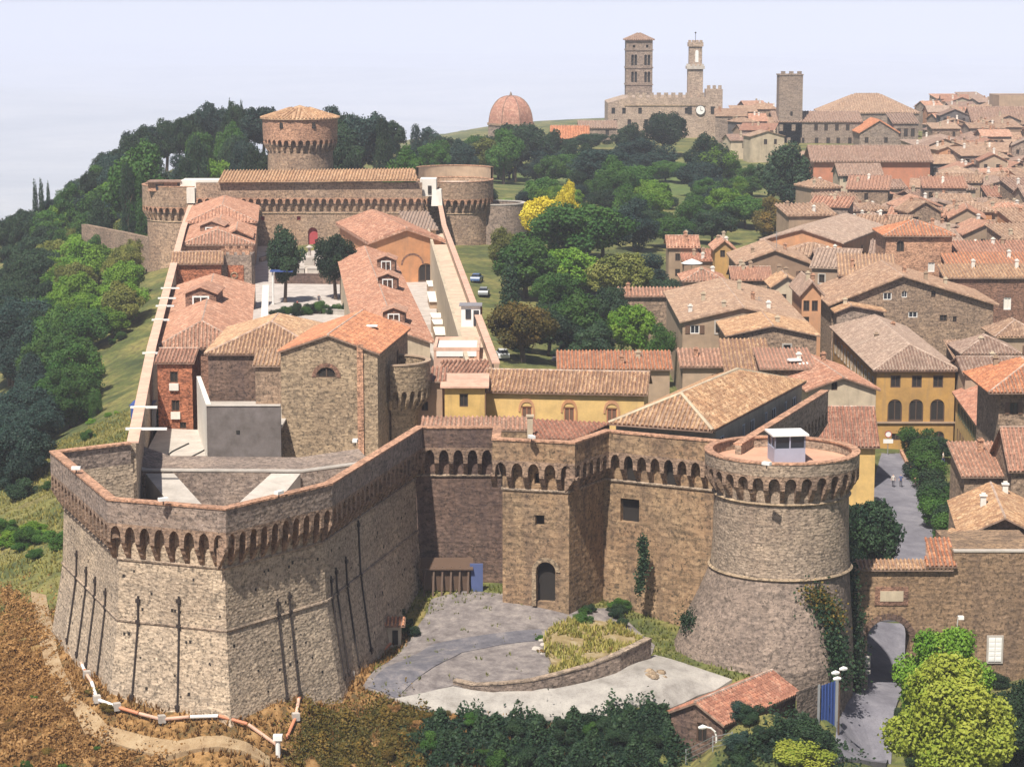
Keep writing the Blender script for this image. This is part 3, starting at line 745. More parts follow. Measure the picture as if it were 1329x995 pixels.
# interior ground of the fort as terraces (structure)
def slab(name, pts, z0, z1, mat): mb = MB(); mb.prism(pts, z0, z1); o = mb.build(name, mat); o['kind'] = 'structure'; return o
slab('fort_ground', [V2((-37.5, 214)), V2((-7, 222)), V2((-6, 300)), V2((-11, 340)), V2((-47.5, 340)), V2((-41, 270))], 2, 7.0, 'cement')
slab('courtyard', [V2((-47.4, 340.01)), V2((-11, 340.01)), V2((-16, 456)), V2((-62, 456))], 2, 8.2, 'paving')
# paved terrace by the red house, with hose
ter = empty('stone_terrace', (-34, 232, 7), 'weedy pale stone terrace with coiled hose at foot of red house', 'terrace')
tp = [V2(at_y(184,602,226)), V2(at_y(268,606,226)), V2(at_y(262,556,243)), V2(at_y(206,556,244))]
mb = MB(); mb.prism(tp, 7.02, 9.9); mb.build('slab', 'cement', ter)
mb = MB(); mb.strip([tp[0], tp[1]], [tp[0] + Vector((0, .5)), tp[1] + Vector((0, .5))], 9.9, 10.25); mb.build('kerb', 'st_dark', ter)
hose = MB(); c = at_z(244, 585, 9.96); hose.tube([(c.x + 1.5 * math.cos(t) * (1 + .3 * math.sin(2 * t)), c.y + 4.5 * math.sin(t), 9.97) for t in np.linspace(2.0, 7.2, 22)], .07, 6)
tag(hose.build('hose', 'rubber'), 'black hose lying in a loop on the weedy stone terrace', 'hose')

# ------------------------------------------------------------------ gate curtain, gate block, east curtain
def curtain(label, P, segs, wallmat, holes_fn=None, name='curtain_wall', first=True, last=True, ij=None):
    r = empty(name, (*(P[0].lerp(P[-1], .5)), -1), label, 'wall' if name == 'curtain_wall' else 'gate tower')
    Q = coffs(*ij, -.9); mb = MB()
    for i in range(len(P) - 1):
        a, b = Q[i], Q[i + 1]; d = (b - a); Ln = d.length; d /= Ln; nin = Vector((-d.y, d.x))
        hl = holes_fn(i, Ln) if holes_fn else []
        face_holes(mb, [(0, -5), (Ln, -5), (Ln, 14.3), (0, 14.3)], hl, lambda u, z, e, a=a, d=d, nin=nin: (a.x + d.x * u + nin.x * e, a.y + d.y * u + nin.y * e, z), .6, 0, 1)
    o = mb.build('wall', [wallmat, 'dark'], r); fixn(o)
    parapet_part(r, P, ZS + AH + .003, Z16, wallmat, cope='brick_rim', ij=ij)
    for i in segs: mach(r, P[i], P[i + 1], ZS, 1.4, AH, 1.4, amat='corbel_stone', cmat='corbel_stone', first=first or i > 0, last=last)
    mb = MB(); mb.tube([(q.x, q.y, 11.42) for q in coffs(*ij, -.85)], .13, 6); mb.build('string_course', 'st_tower', r)
    return r
cw1 = curtain('damp stone curtain with painted shade between the angular bastion and gate block', GP[:2], [0], 'st_dark', ij=(5, 6))  # shade beside the bastion put into the dark stone colour, over damp streaks
def gh(i, Ln):
    if i == 1:
        k = Ln / (746 - 639)
        return [arch_loop(k * (709 - 639), -.2 + 1.35, 1.75, 3.7), rect_loop(k * (699 - 639), 8.2, .85, .95), rect_loop(k * (697 - 639), 12, .8, 1.0)]
    return []
gt = curtain('square gate block with dark arched doorway and corbelled parapet', GP[1:5], [1, 2], 'st_gate', gh, 'gate_tower', ij=(6, 9))
gq = coffs(6, 9, -.9); gd = (gq[2] - gq[1]).normalized(); gu = (gq[2] - gq[1]).length / (746 - 639)
mb = MB(); c = gq[1] + gd * (gu * 70)
for k in range(13):                                              # pale stone arch ring of the doorway
    a0, a1 = math.pi * k / 13, math.pi * (k + 1) / 13
    for r0, r1 in ((.90, 1.3),):
        q = [(r0, a0), (r1, a0), (r1, a1), (r0, a1)]
        F = [(c.x + gd.x * r * math.cos(a) + gd.y * .08, c.y + gd.y * r * math.cos(a) - gd.x * .08, 3.98 + r * math.sin(a)) for r, a in q]
        mb.poly(F); B_ = [(x - gd.y * .3, y + gd.x * .3, z) for x, y, z in F]
        for i in range(4): mb.poly([F[i], F[(i + 1) % 4], B_[(i + 1) % 4], B_[i]])
for s_ in (-1, 1): mb.box((c.x + gd.x * 1.1 * s_, c.y - .02, 2.4), (.4, .22, 3.15), math.atan2(gd.y, gd.x))
mb.build('door_surround', 'st_church', gt)
def eh(i, Ln): return [rect_loop(Ln * (822 - 790) / 140, 7.6, 1.9, 2.2)]
cw2 = curtain('warm brown stone curtain with square dark window beside the round tower', GP[4:6], [0], 'st_gate', eh, ij=(9, 10))
dd = (GP[5] - GP[4]).normalized(); L5 = (GP[5] - GP[4]).length
for u in (.235, .585):
    q = coffs(9, 10, -.82); p = q[0].lerp(q[1], u); mb = MB()
    lp = [Vector((x, z, 0)) for x, z in arch_loop(0, 11.6, 1.15, 2.45)]
    for tri in tessellate_polygon([lp]):
        mb.poly([(p.x + dd.x * lp[i].x, p.y + dd.y * lp[i].x, lp[i].y) for i in tri])
    for i in range(len(lp)):
        a, b = lp[i], lp[(i + 1) % len(lp)]
        mb.poly([(p.x + dd.x * w.x + dd.y * e, p.y + dd.y * w.x - dd.x * e, w.y) for w, e in ((a, 0), (b, 0), (b, -.2), (a, -.2))])
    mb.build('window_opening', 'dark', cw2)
# tiled roofs behind the gate parapets
def plane_roof(name, label, px4, mat, zbase, step=.42, seg=.55, cat='roof', wallmat='st_gate'):
    """px4: (px, py, depth) corners; a roof on its own low walls"""
    P = [at_y(*q) for q in px4]; c = sum(P, Vector()) / len(P); r = empty(name, (c.x, c.y, zbase), label, cat)
    roof(r, [P], mat, step, seg)
    mb = MB()
    for i in range(len(P)):
        a, b = P[i], P[(i + 1) % len(P)]; a = c.lerp(a, .985); b = c.lerp(b, .985)
        mb.poly([(a.x, a.y, zbase), (b.x, b.y, zbase), (b.x, b.y, b.z - .1), (a.x, a.y, a.z - .1)])
    mb.build('wall', wallmat, r); return r
plane_roof('gallery_roof', 'narrow pinkish tiled roof behind the dark curtain parapet', [(547,558,211.8),(689,558,211.8),(692,541,218),(547,541,218)], 'tl_pink', 7)
plane_roof('gate_roof', 'small red tiled roof on top of the gate block', [(692,569,205.6),(748,570,205.2),(792,549,212.5),(690,544,214)], 'tl_red', 12)
mb = MB(); a = at_z(688, 563, 16.4); mb.box((a.x, a.y + 1.5, 16.6), (.5, .5, 2.2)); mb.box((a.x, a.y + 1.5, 17.8), (.7, .7, .15)); tag(mb.build('chimney_stack', 'pl_cream'), 'pale chimney stack between the two roofs behind the gate', 'chimney')

# ------------------------------------------------------------------ round tower
TC = (23.7, 199.3); RT = 6.75
rt = empty('round_tower', (*TC, -2), 'stout round tower with orange deck, corbelled rim and battered stone foot', 'tower')
mb = MB(); mb.lathe((*TC, 0), [(6.15, 5.7), (5.98, 8), (5.9, 12.3), (5.9, 15)], 56); mb.build('drum', 'st_tower', rt, True)
def batR(a):   # a: angle; wide to the west and south, narrow by the lane
    d = math.degrees(a) % 360
    if d < 20 or d > 345: k = .15
    elif d < 180: k = .9
    else: k = min(1, max(.12, (340 - d) / 80))
    return k
mb = MB(); rings = []; N = 44
for z, e in ((5.75, .12), (3.4, 1.2), (1.2, 2.4), (-1.6, 3.6), (-7.5, 3.9)):
    rings.append([(TC[0] + (6.05 + e * batR(2 * math.pi * k / N)) * math.cos(2 * math.pi * k / N), TC[1] + (6.05 + e * batR(2 * math.pi * k / N)) * math.sin(2 * math.pi * k / N), z) for k in range(N)])
for r0, r1 in zip(rings, rings[1:]):
    for k in range(N): mb.poly([r0[k], r0[(k + 1) % N], r1[(k + 1) % N], r1[k]])
mb.build('battered_foot', 'st_batter', rt)
for z, r_, w in ((5.8, 6.2, .16), (12.35, 5.95, .13)):
    mb = MB(); mb.lathe((*TC, z), [(r_, -w), (r_ + w * 1.2, 0), (r_, w)], 56); mb.build('string_course', 'st_church', rt)
mb = MB(); mb.lathe((*TC, 0), [(RT, 14.953), (RT, 16), (RT - .55, 16), (RT - .55, 14.953), (RT, 14.953)], 60); mb.build('parapet', 'st_tower', rt)
mb = MB(); mb.lathe((*TC, 0), [(RT + .06, 16.003), (RT + .06, 16.13), (RT - .68, 16.13), (RT - .68, 16.003)], 60); mb.build('coping', 'brick_rim', rt)
mach_ring(rt, TC, RT, 13.95, 30, ah=1.0, ch=1.5, dep=.88, amat='corbel_stone', cmat='corbel_stone')
mb = MB(); mb.lathe((*TC, 15.15), [(0.01, 0), (RT - .5, 0)], 60); mb.build('deck', 'deck', rt)
gb = empty('guard_booth', (TC[0] + .35, TC[1] - .2, 15.15), 'grey glazed guard booth with white flat roof on round tower deck', 'guard booth')
gx, gy = TC[0] + .35, TC[1] - .2
mb = MB(); mb.box((gx, gy, 15.15 + .65), (2.75, 2.6, 1.3), .12); mb.build('base_panel', 'booth', gb)
mb = MB()
for i in (-1, 1):
    for j in (-1, 0, 1):
        for (a, b_) in ((1.32 * i, 1.25 * j), (1.32 * j, 1.25 * i)):
            mb.box((gx + a * math.cos(.12) - b_ * math.sin(.12), gy + a * math.sin(.12) + b_ * math.cos(.12), 17), (.12, .12, 1.1), .12)
mb.build('mullions', 'booth', gb)
mb = MB(); mb.box((gx, gy, 17), (2.55, 2.4, 1.08), .12); mb.build('glazing', 'glass', gb)
mb = MB(); mb.box((gx, gy, 17.64), (3.25, 3.1, .16), .12); mb.box((gx, gy, 17.78), (2.6, 2.5, .12), .12, taper=.6); mb.build('roof', 'white', gb)

# ------------------------------------------------------------------ inner east curtain with corbels behind the round tower
NP = z16((962,578),(1075,508))
ne = empty('curtain_wall', (*NP[0].lerp(NP[1], .5), -2), 'oblique inner curtain with slim corbels behind the round tower', 'wall')
mb = MB(); loft(mb, NP, [(-7, -.6), (11, -.9), (14.3, -.9)]); mb.build('wall', 'st_tower', ne)
parapet_part(ne, NP, ZS + AH + .003, Z16, 'st_tower'); mach(ne, NP[0], NP[1], ZS, 1.4, AH, 1.6, amat='st_tower', cmat='st_tower')

# ------------------------------------------------------------------ far keep: front wall, two drum towers, central round keep
fwp = [V2(at_y(255, 270, 456)), V2(at_y(548, 270, 456))]
fw = empty('keep_front_wall', (*fwp[0].lerp(fwp[1], .5), 8), 'broad far keep wall with tiled top, long arched corbel row and red door', 'wall')
mb = MB(); Q = offs(fwp, -.9); Ln = (Q[1] - Q[0]).length; dl = (Q[1] - Q[0]).normalized(); nn = Vector((-dl.y, dl.x))
face_holes(mb, [(0, 7), (Ln, 7), (Ln, 18), (0, 18)], [arch_loop(Ln * (405 - 255) / 293, 8.4, 1.9, 3.4)] + [rect_loop(Ln * f_, 13.2, .8, .8) for f_ in (.29, .45, .71, .88)], lambda u, z, e: (Q[0].x + dl.x * u + nn.x * e, Q[0].y + dl.y * u + nn.y * e, z), .5, 0, 1)
mb.build('wall', ['st_far', 'cloth_red'], fw)
mb = MB(); mb.strip(fwp, offs(fwp, -.6), 17.703, 20.7); mb.build('parapet', 'st_far', fw)
mach(fw, fwp[0], fwp[1], 16.7, 1.43, 1.0, 1.7, amat='brick_rim', cmat='st_far')
mb = MB(); mb.tube([(q.x, q.y, 14.6) for q in offs(Q, .05)], .12, 6); mb.build('string_course', 'st_church', fw)
rf = [at_y(283, 236, 455), at_y(542, 234, 455), at_y(538, 219, 462), at_y(290, 222, 462)]; roof(fw, [rf], 'tl_tan', .62)
def drum(label, c, R, rim, zs, n, deck, name='drum_tower', mat='st_far', z0=-4, batter=1.0):
    r = empty(name, (*c, z0), label, 'tower')
    mb = MB(); mb.lathe((*c, 0), [(R + batter, z0), (R - .9, 6), (R - .9, rim - 1)], 48); mb.build('drum', mat, r, True)
    mb = MB(); mb.lathe((*c, 0), [(R, zs + 1.003), (R, rim), (R - .5, rim), (R - .5, zs + 1.003), (R, zs + 1.003)], 48); mb.build('parapet', mat, r)
    mb = MB(); mb.lathe((*c, 0), [(R + .06, rim + .003), (R + .06, rim + .14), (R - .6, rim + .14), (R - .6, rim + .003)], 48); mb.build('coping', 'brick_rim', r)
    mach_ring(r, c, R, zs, n, amat='brick_rim', cmat=mat, ah=1.0, ch=1.8)
    mb = MB(); mb.lathe((*c, deck), [(.01, 0), (R - .45, 0)], 48); mb.build('deck', 'pl_white', r)
    mb = MB(); mb.lathe((*c, zs - 2), [(R - .9, -.12), (R - .75, 0), (R - .9, .12)], 48); mb.build('string_course', 'st_church', r)
    return r
c1 = (at_y(238, 260, 467).x, 467); d1 = drum('western far drum tower carrying a white rooftop block and brown shelter', c1, 8.2, 19.6, 14.6, 36, 18.8)
c2 = (at_y(590, 260, 471).x, 471); d2 = drum('eastern far drum tower with raised rear parapet ring and white stair', c2, 7.9, 20.2, 15.8, 35, 19.4)
mb = MB(); mb.lathe((*c2, 0), [(7.9, 20), (7.9, 22.6), (7.4, 22.6), (7.4, 20)], 30, math.radians(5), math.radians(175)); mb.build('rear_parapet', 'pl_tan', d2)
mb = MB(); mb.lathe((*c2, 0), [(7.96, 22.603), (7.96, 22.75), (7.3, 22.75), (7.3, 22.603)], 30, math.radians(5), math.radians(175)); mb.build('coping', 'brick_rim', d2)
mb = MB(); p = at_y(556, 240, 459); mb.box((p.x, p.y + 1, 19.6), (3.2, 5, 3.4), 0); mb.box((p.x + 1.7, p.y, 17.6), (2.2, 4, 3.2), 0, taper=.8); mb.build('stair_house', 'pl_white', d2)
mb = MB(); mb.box((p.x + .3, p.y - 1.6, 19.2), (.7, .2, 1.6)); mb.build('doorway', 'dark', d2)
p = at_y(263, 240, 461); mb = MB(); mb.box((p.x, p.y + 1.5, 19.6), (8.2, 6, 2.6)); mb.box((p.x - 2.0, p.y - 2.4, 18.0), (1.6, 1.6, 3.0)); mb.build('rooftop_block', 'pl_white', d1)
mb = MB(); mb.box((p.x + 3.4, p.y - 1.6, 18.9), (.7, .2, 1.7)); mb.box((p.x + 2.2, p.y - 1.6, 18.9), (.6, .2, 1.5)); mb.build('doorway', 'dark', d1)
p = at_y(213, 240, 462); mb = MB(); mb.box((p.x, p.y, 19.6), (5.8, 4, 1.8)); mb.build('shelter', 'brick_rim', d1)
mb = MB(); mb.box((p.x + .4, p.y - .2, 20.6), (7, 5, .22)); mb.build('shelter_roof', 'tl_brown', d1)
mb = MB(); mb.box((p.x - .6, p.y - 2.1, 19.5), (1.5, .2, 1.0)); mb.build('window', 'glass', d1)
kc = (at_y(390, 200, 486).x, 486)
kp = empty('round_keep', (*kc, 8), 'tall round keep with flaring corbelled head and low tiled cone roof', 'keep tower')
mb = MB(); mb.lathe((*kc, 0), [(7.1, 5), (6.9, 20), (6.75, 27.5), (6.75, 29)], 48); mb.build('drum', 'st_far', kp, True)
mb = MB(); mb.lathe((*kc, 0), [(7.75, 27.9), (7.9, 32.1)], 48); mb.build('head', 'brick_rim', kp, True)
mach_ring(kp, kc, 7.75, 26.9, 32, ah=1.0, ch=2.0, dep=1.0, amat='brick_rim', cmat='st_far')
NR = 16; ring = [(kc[0] + 8.35 * math.cos(2 * math.pi * (k + .5) / NR), kc[1] + 8.35 * math.sin(2 * math.pi * (k + .5) / NR), 32.1) for k in range(NR)]
roof(kp, [[ring[k], ring[(k + 1) % NR], (kc[0], kc[1], 34.7)] for k in range(NR)], 'tl_tan', .7)
for dx in (-3.1, 3.3):
    mb = MB(); mb.box((kc[0] + dx, kc[1] - math.sqrt(7.85 ** 2 - dx * dx) + .1, 30.8), (.95, .4, 1.2)); mb.build('window', 'dark', kp)
# low round outwork beyond the eastern drum
oc = (at_y(645, 270, 474).x, 474); ow = empty('outwork_wall', (*oc, 0), 'low plain round outwork wall beside the eastern drum tower', 'wall')
mb = MB(); mb.lathe((*oc, 0), [(6.5, 0), (5.9, 15.2), (5.2, 15.2), (5.2, 10)], 40); mb.build('wall', 'st_town', ow)
mb = MB(); mb.lathe((*oc, 0), [(6.0, 15.203), (6.0, 15.4), (5.1, 15.4), (5.1, 15.203)], 40); mb.build('coping', 'cement', ow)
# old town wall west of the fort
wp = [V2(at_y(105, 270, 500)), V2(at_y(160, 275, 480)), V2(at_y(198, 292, 470))]
tw = empty('old_town_wall', (*wp[1], -2), 'ruined grey town wall among trees west of the far drum tower', 'wall')
mb = MB(); mb.strip(wp, offs(wp, -1.2), -8, [8.5, 8.6, 8.2]); mb.build('wall', 'st_house', tw)

# ------------------------------------------------------------------ east long wall with walkway terrace
EP = z16((648,472),(579,293),(570,248))
er = empty('curtain_wall', (*EP[0].lerp(EP[1], .5), 0), 'eastern curtain with pink walkway terrace beside the car park trees', 'wall')
mb = MB(); loft(mb, EP[:], [(-2, 1.5), (15.4, 0)]); mb.build('wall', 'st_church', er)
mb = MB(); mb.strip(EP, offs(EP, -.6), 14.5, Z16); mb.build('parapet', 'pl_tan', er)
mb = MB(); mb.strip(offs(EP, .08), offs(EP, -.8), Z16 + .003, Z16 + .15); mb.build('coping', 'pl_pink', er)
mb = MB(); mb.strip(offs(EP[:2], -.62), offs(EP[:2], -3.0), 3, 14.6); mb.build('walkway', 'walk', er)
mb = MB(); mb.strip(offs(EP[:2], -3.02), offs(EP[:2], -3.45), 3, 15.6); mb.build('inner_parapet', 'pl_cream', er)
# ================================================================== buildings inside the fort
def X(px, D): return (px - 664.5) / 3000 * D * 1.0   # only for reading widths
def zy(py, D): return at_y(664.5, py, D).z
def A2(px, py, D): return V2(at_y(px, py, D))
# tall church-like hall on the bastion
ze = zy(457, 231)
church, L = house('tall stone church hall with half round window rising over the angular bastion', *AB(364, 493, 457, 231.6, -.12), 18.5, 7.05, ze, 1.75, 'gy', 'st_church', 'tl_orange',
    wins=[('f', 4.7, ze - 2.6, 2.05, 1.05, 'ab'), ('r', 12, ze - 3.6, 1.0, 2.2, 'dw')], name='church', cat='church', step=.36, seg=.5, over=.28)
mb = MB(); x, y, _ = L(8.2, -.12, 0); mb.box((x, y, (7.05 + ze + .9) / 2), (.62, .28, ze + .8 - 7.05)); mb.build('brick_pier', 'brick_rim', church)
mb = MB()
for k in range(9):
    a0, a1 = math.pi * k / 9 + .02, math.pi * (k + 1) / 9 - .02
    q = [(1.08, a0), (1.5, a0), (1.5, a1), (1.08, a1)]
    F = [L(4.7 + r * math.cos(a), -.06, ze - 2.6 + r * math.sin(a)) for r, a in q]; Bk = [L(4.7 + r * math.cos(a), .1, ze - 2.6 + r * math.sin(a)) for r, a in q]
    mb.poly(F)
    for i in range(4): mb.poly([F[i], F[(i + 1) % 4], Bk[(i + 1) % 4], Bk[i]])
mb.build('window_arch', 'brick_dark', church)
mb = MB(); x, y, _ = L(7.4, 11, 0); mb.box((x, y, ze + 1.25), (1.2, .9, .12), .0); mb.build('skylight', 'white', church)
# corbelled apse on its flank
ac = L(9.9, 9.0, 0); apse = empty('apse_turret', (ac[0], ac[1], 8), 'curved corbelled apse turret on the flank of the tall church hall', 'turret')
mb = MB(); mb.lathe((ac[0], ac[1], 0), [(2.4, 7), (2.6, 11.5), (3.1, 14.0)], 26, -math.pi / 2, math.pi / 2); mb.build('drum', 'st_church', apse)
mb = MB(); mb.lathe((ac[0], ac[1], 0), [(4.0, 15.403), (4.0, 17.9), (3.6, 17.9), (3.6, 15.403)], 26, -math.pi / 2, math.pi / 2); mb.build('parapet', 'st_church', apse)
mb = MB(); mb.lathe((ac[0], ac[1], 0), [(4.06, 17.903), (4.06, 18.05), (3.5, 18.05), (3.5, 17.903)], 26, -math.pi / 2, math.pi / 2); mb.build('coping', 'pl_tan', apse)
mb = MB(); mb.lathe((ac[0], ac[1], 0), [(3.1, 13), (3.1, 16.2)], 26, -math.pi / 2, math.pi / 2); mb.build('inner_wall', 'st_church', apse)
mach_ring(apse, ac, 4.0, 14.4, 13, -math.pi / 2, math.pi / 2, ah=1.0, ch=1.2, dep=.8, amat='st_church', cmat='st_church')
# low wing with tiled hip roof behind
zw = zy(459, 243)
wing, L = house('lower stone wing with striped tile roof beside the tall church hall', A2(270, 459, 243), A2(420, 459, 243), 20, 7.05, zw, 2.5, 'hip', 'st_dark', 'tl_tan', name='church_wing', cat='building', step=.40, seg=.5, over=.35, hip=6.5)
a = A2(331, 472, 238.5); b = A2(366, 472, 238.5)
wing2, L = house('small stone lean-to under the edge of the striped wing roof', a, b, 4.2, 7.05, zy(474, 238.5), 1.0, 'shed', 'st_house', 'tl_tan', name='lean_to', cat='building', step=.40, seg=.5, over=.3)
# grey rendered annex with white flank
a = A2(268, 527, 226); b = A2(364, 527, 226); zt = zy(527, 226)
annex = empty('rendered_annex', ((a.x + b.x) / 2, a.y + 5, 7), 'grey rendered annex wall with a bright white flank below the stone wing', 'building')
mb = MB(); mb.strip([a, b], [a + Vector((0, .45)), b + Vector((0, .45))], 7.05, zt); mb.build('front_wall', 'pl_grey', annex)
c = A2(255, 488, 243); zc = zy(488, 243)
mb = MB(); mb.strip([c, a + Vector((-.003, 0.0))], [c + Vector((.45, 0)), a + Vector((.45, .46))], 7.05, [zc, zt + .003]); mb.build('side_wall', 'pl_white', annex)
mb = MB(); mb.strip([a + Vector((-.08, -.08)), b + Vector((0, -.08))], [a + Vector((-.08, .55)), b + Vector((0, .55))], zt + .006, zt + .12); mb.build('coping', 'cement', annex)
mb = MB(); mb.prism([a + Vector((.5, .5)), b + Vector((0, .5)), V2((b.x, 242)), V2((c.x + .5, 242))], zt - 2.4, zt - 2.2); mb.build('flat_roof', 'cement', annex)
for k, (u, z) in enumerate(((.42, 2.6),)):
    mb = MB(); mb.box((a.x + (b.x - a.x) * u, a.y - .02, zt - z), (.35, .08, .35)); mb.build('vent', 'rubber', annex)
# red house
zr = zy(470, 244)
red, L = house('narrow red brick house with two pale silled windows beside the west curtain', A2(204, 470, 244), A2(249, 470, 244), 7, 6.9, zr, .9, 'gx', 'brick_red', 'tl_red',
    wins=[('f', 1.75, zr - 2.2, .85, 1.2, 'b'), ('f', 1.85, zr - 5.3, .85, 1.2, 'b'), ('f', 2.6, zr - 7.2, .7, .7, 'b')], name='red_house', step=.38, seg=.5, over=.3)
for u, z in ((1.75, zr - 2.5), (1.85, zr - 5.6)):
    mb = MB(); x, y, _ = L(u, -.12, 0); mb.box((x, y, z - .15), (1.0, .3, .75)); mb.build('sill_panel', 'pl_white', red)
tp_ = at_y(186, 525, 250); mb = MB(); mb.box((tp_.x, tp_.y, 10.2), (2.3, 3, 2.6)); mb.box((tp_.x, tp_.y, 11.6), (2.5, 3.2, .15)); tag(mb.build('tarpaulin_store', 'blue'), 'dark blue tarpaulin covered store beside the narrow red house', 'store')

# western range: four roofs in a row
def dormer(root, c, w, dpt, h, roofm, wallm, rz=0, wk='w'):
    """a roof lantern with a gabled front, as part of a range"""
    x, y, z = c; mb = MB(); hw = w / 2; ca, sa = math.cos(rz), math.sin(rz)
    def P(u, v, zz): return (x + u * ca - v * sa, y + u * sa + v * ca, z + zz)
    prof = [(-hw, -1.2), (hw, -1.2), (hw, h), (0, h + w * .2), (-hw, h)]
    mb.poly([P(u, 0, q) for u, q in prof]); mb.poly([P(u, dpt, q) for u, q in prof[::-1]])
    for i in (1, 4): 
        (u0, q0), (u1, q1) = prof[i], prof[(i + 1) % 5]; mb.poly([P(u0, 0, q0), P(u1, 0, q1), P(u1, dpt, q1), P(u0, dpt, q0)])
    mb.poly([P(-hw, 0, h), P(-hw, dpt, h), P(-hw, dpt, -1.2), P(-hw, 0, -1.2)])
    mb.build('dormer', wallm, root); k = .28; s = .4
    pl = [[P(-hw - k, -k, h - k * s), P(0, -k, h + w * .2), P(0, dpt + k, h + w * .2), P(-hw - k, dpt + k, h - k * s)], [P(0, -k, h + w * .2), P(hw + k, -k, h - k * s), P(hw + k, dpt + k, h - k * s), P(0, dpt + k, h + w * .2)]]
    mr = MB()
    for q in pl: roof_slab(mr, [(a, b, cc + .06) for a, b, cc in q], .1)
    mr.build('dormer_roof', roofm, root)
    fm, pm = win_meshes(wk)
    wv = put('window', fm, P(0, -.05, h * .45), rz, (w * .55, 1, h * .85), root); pn = bpy.data.objects.new('pane', pm); COL.objects.link(pn); pn.parent = wv
def rng(label, aL, aR, back, zeave, rise, kind, wm, rm, **kw):
    a = A2(*aL); b = A2(*aR)
    return house(label, a, b, back, 7.02, zeave, rise, kind, wm, rm, name='range', cat='building', **kw)
zz = 14.6
ga = V2(at_z(203, 452, zz)); gb_ = V2(at_z(318, 452, zz)); ga, gb_ = rot(ga, gb_, .10); r1, L = house('long pink roofed western range with a white dormer window', ga, gb_, 62, 7.02, zz, 2.4, 'hip', 'brick_dark', 'tl_pink', name='range', cat='building', step=.46, seg=.6, over=.5, hip=5.5)
dormer(r1, L(4.4, 27, zz + .55), 4.0, 7, 2.7, 'tl_pink', 'brick_dark')
mb = MB(); x, y, _ = L(12.6, 31, 0); mb.box((x, y, zz + .1), (.9, 60, .35), math.atan2((gb_ - ga).y, (gb_ - ga).x)); mb.build('gutter_parapet', 'pl_white', r1)
ga = V2(at_z(225, 342, 16)); gb_ = V2(at_z(286, 342, 16)); ga, gb_ = rot(ga, gb_, .10); r2, L = house('dark red gallery block with a pantile strip roof joined to the crenellated turret', ga, gb_, 9, 7, 16, 1.2, 'gx', 'brick_red', 'tl_tan', wins=[('f', 5.2, 12.6, .9, 1.5, 'ab')], name='range', cat='building', step=.5, seg=.6)
ta = V2(at_z(285, 325, 17.5)); tb = V2(at_z(326, 325, 17.5)); tur = empty('crenellated_turret', (*ta.lerp(tb, .5), 8), 'grey stone turret with battlements and red brick panel', 'turret')
wdt = (tb - ta).length; mb = MB(); mb.box((*(ta.lerp(tb, .5) + Vector((0, wdt / 2))), 12.2), (wdt, wdt, 9.2)); mb.build('wall', 'st_town', tur)
mb = MB(); mb.box((*(ta.lerp(tb, .5) + Vector((0, -.05))), 13.2), (wdt * .5, .2, 4.0)); mb.build('brick_panel', 'brick_red', tur)
for k in range(4):
    for v in (0, 1):
        mb = MB(); q = ta.lerp(tb, (k + .5) / 4 * 1.0); mb.box((q.x, q.y + .2 + v * (wdt - .4), 17.25), (wdt * .14, .4, .9)); mb.build('merlon', 'brick_rim', tur)
mb = MB(); q = ta.lerp(tb, .45); mb.tube([(q.x + .5 * math.cos(t), q.y - .18, 13.6 + .5 * math.sin(t)) for t in np.linspace(0, 6.28, 12)], .12, 5); mb.build('roundel', 'st_church', tur)
ga = V2(at_z(236, 318, 15)); gb_ = V2(at_z(327, 318, 15)); ga, gb_ = rot(ga, gb_, .10); r3, L = house('middle western range with an orange roof and brick dormer', ga, gb_, 36, 7, 15, 2.2, 'hip', 'brick_rim', 'tl_pink', name='range', cat='building', step=.55, hip=4)
dormer(r3, L(4.8, 9, 15.4), 4.0, 7, 2.0, 'tl_pink', 'brick_dark')
ga = V2(at_z(244, 289, 16)); gb_ = V2(at_z(331, 289, 16)); ga, gb_ = rot(ga, gb_, .10); r4, L = house('farthest western range with a broad hip roof under the keep wall', ga, gb_, 34, 7, 16, 2.6, 'hip', 'pl_tan', 'tl_pink', name='range', cat='building', step=.6)
ga = V2(at_z(289, 307, 16)); gb_ = V2(at_z(325, 307, 16)); ga, gb_ = rot(ga, gb_, .10); r5, L = house('little gabled stone porch block against the broad hip roofed range', ga, gb_, 12, 7, 16, 1.2, 'gy', 'st_house', 'tl_pink', name='range', cat='building', step=.6)

# eastern range of the courtyard with three dormers
zz = 14.6
ga = V2(at_z(469, 445, zz)); gb_ = V2(at_z(563, 445, zz)); ga, gb_ = rot(ga, gb_, .10); far_l = V2(at_z(460, 318, zz)); gb_ = ga + (gb_ - ga) * .95
e1, L = house('long eastern range with a broad pink roof and three brick dormers', ga, gb_, 100, 7, zz, 1.5, 'gy', 'pl_cream', 'tl_pink', name='range', cat='building', step=.5, seg=.7, over=.4)
de = (far_l - ga); ang = math.atan2(-de.x, de.y) - math.atan2(-(gb_ - ga).x * 0 + 0, 1)
for px, py in ((511, 417), (503, 371), (501, 347)):
    p = at_z(px, py, zz + 1.4); dormer(e1, (p.x, p.y, zz + .8), 2.7, 4.5, 1.8, 'tl_pink', 'brick_dark')
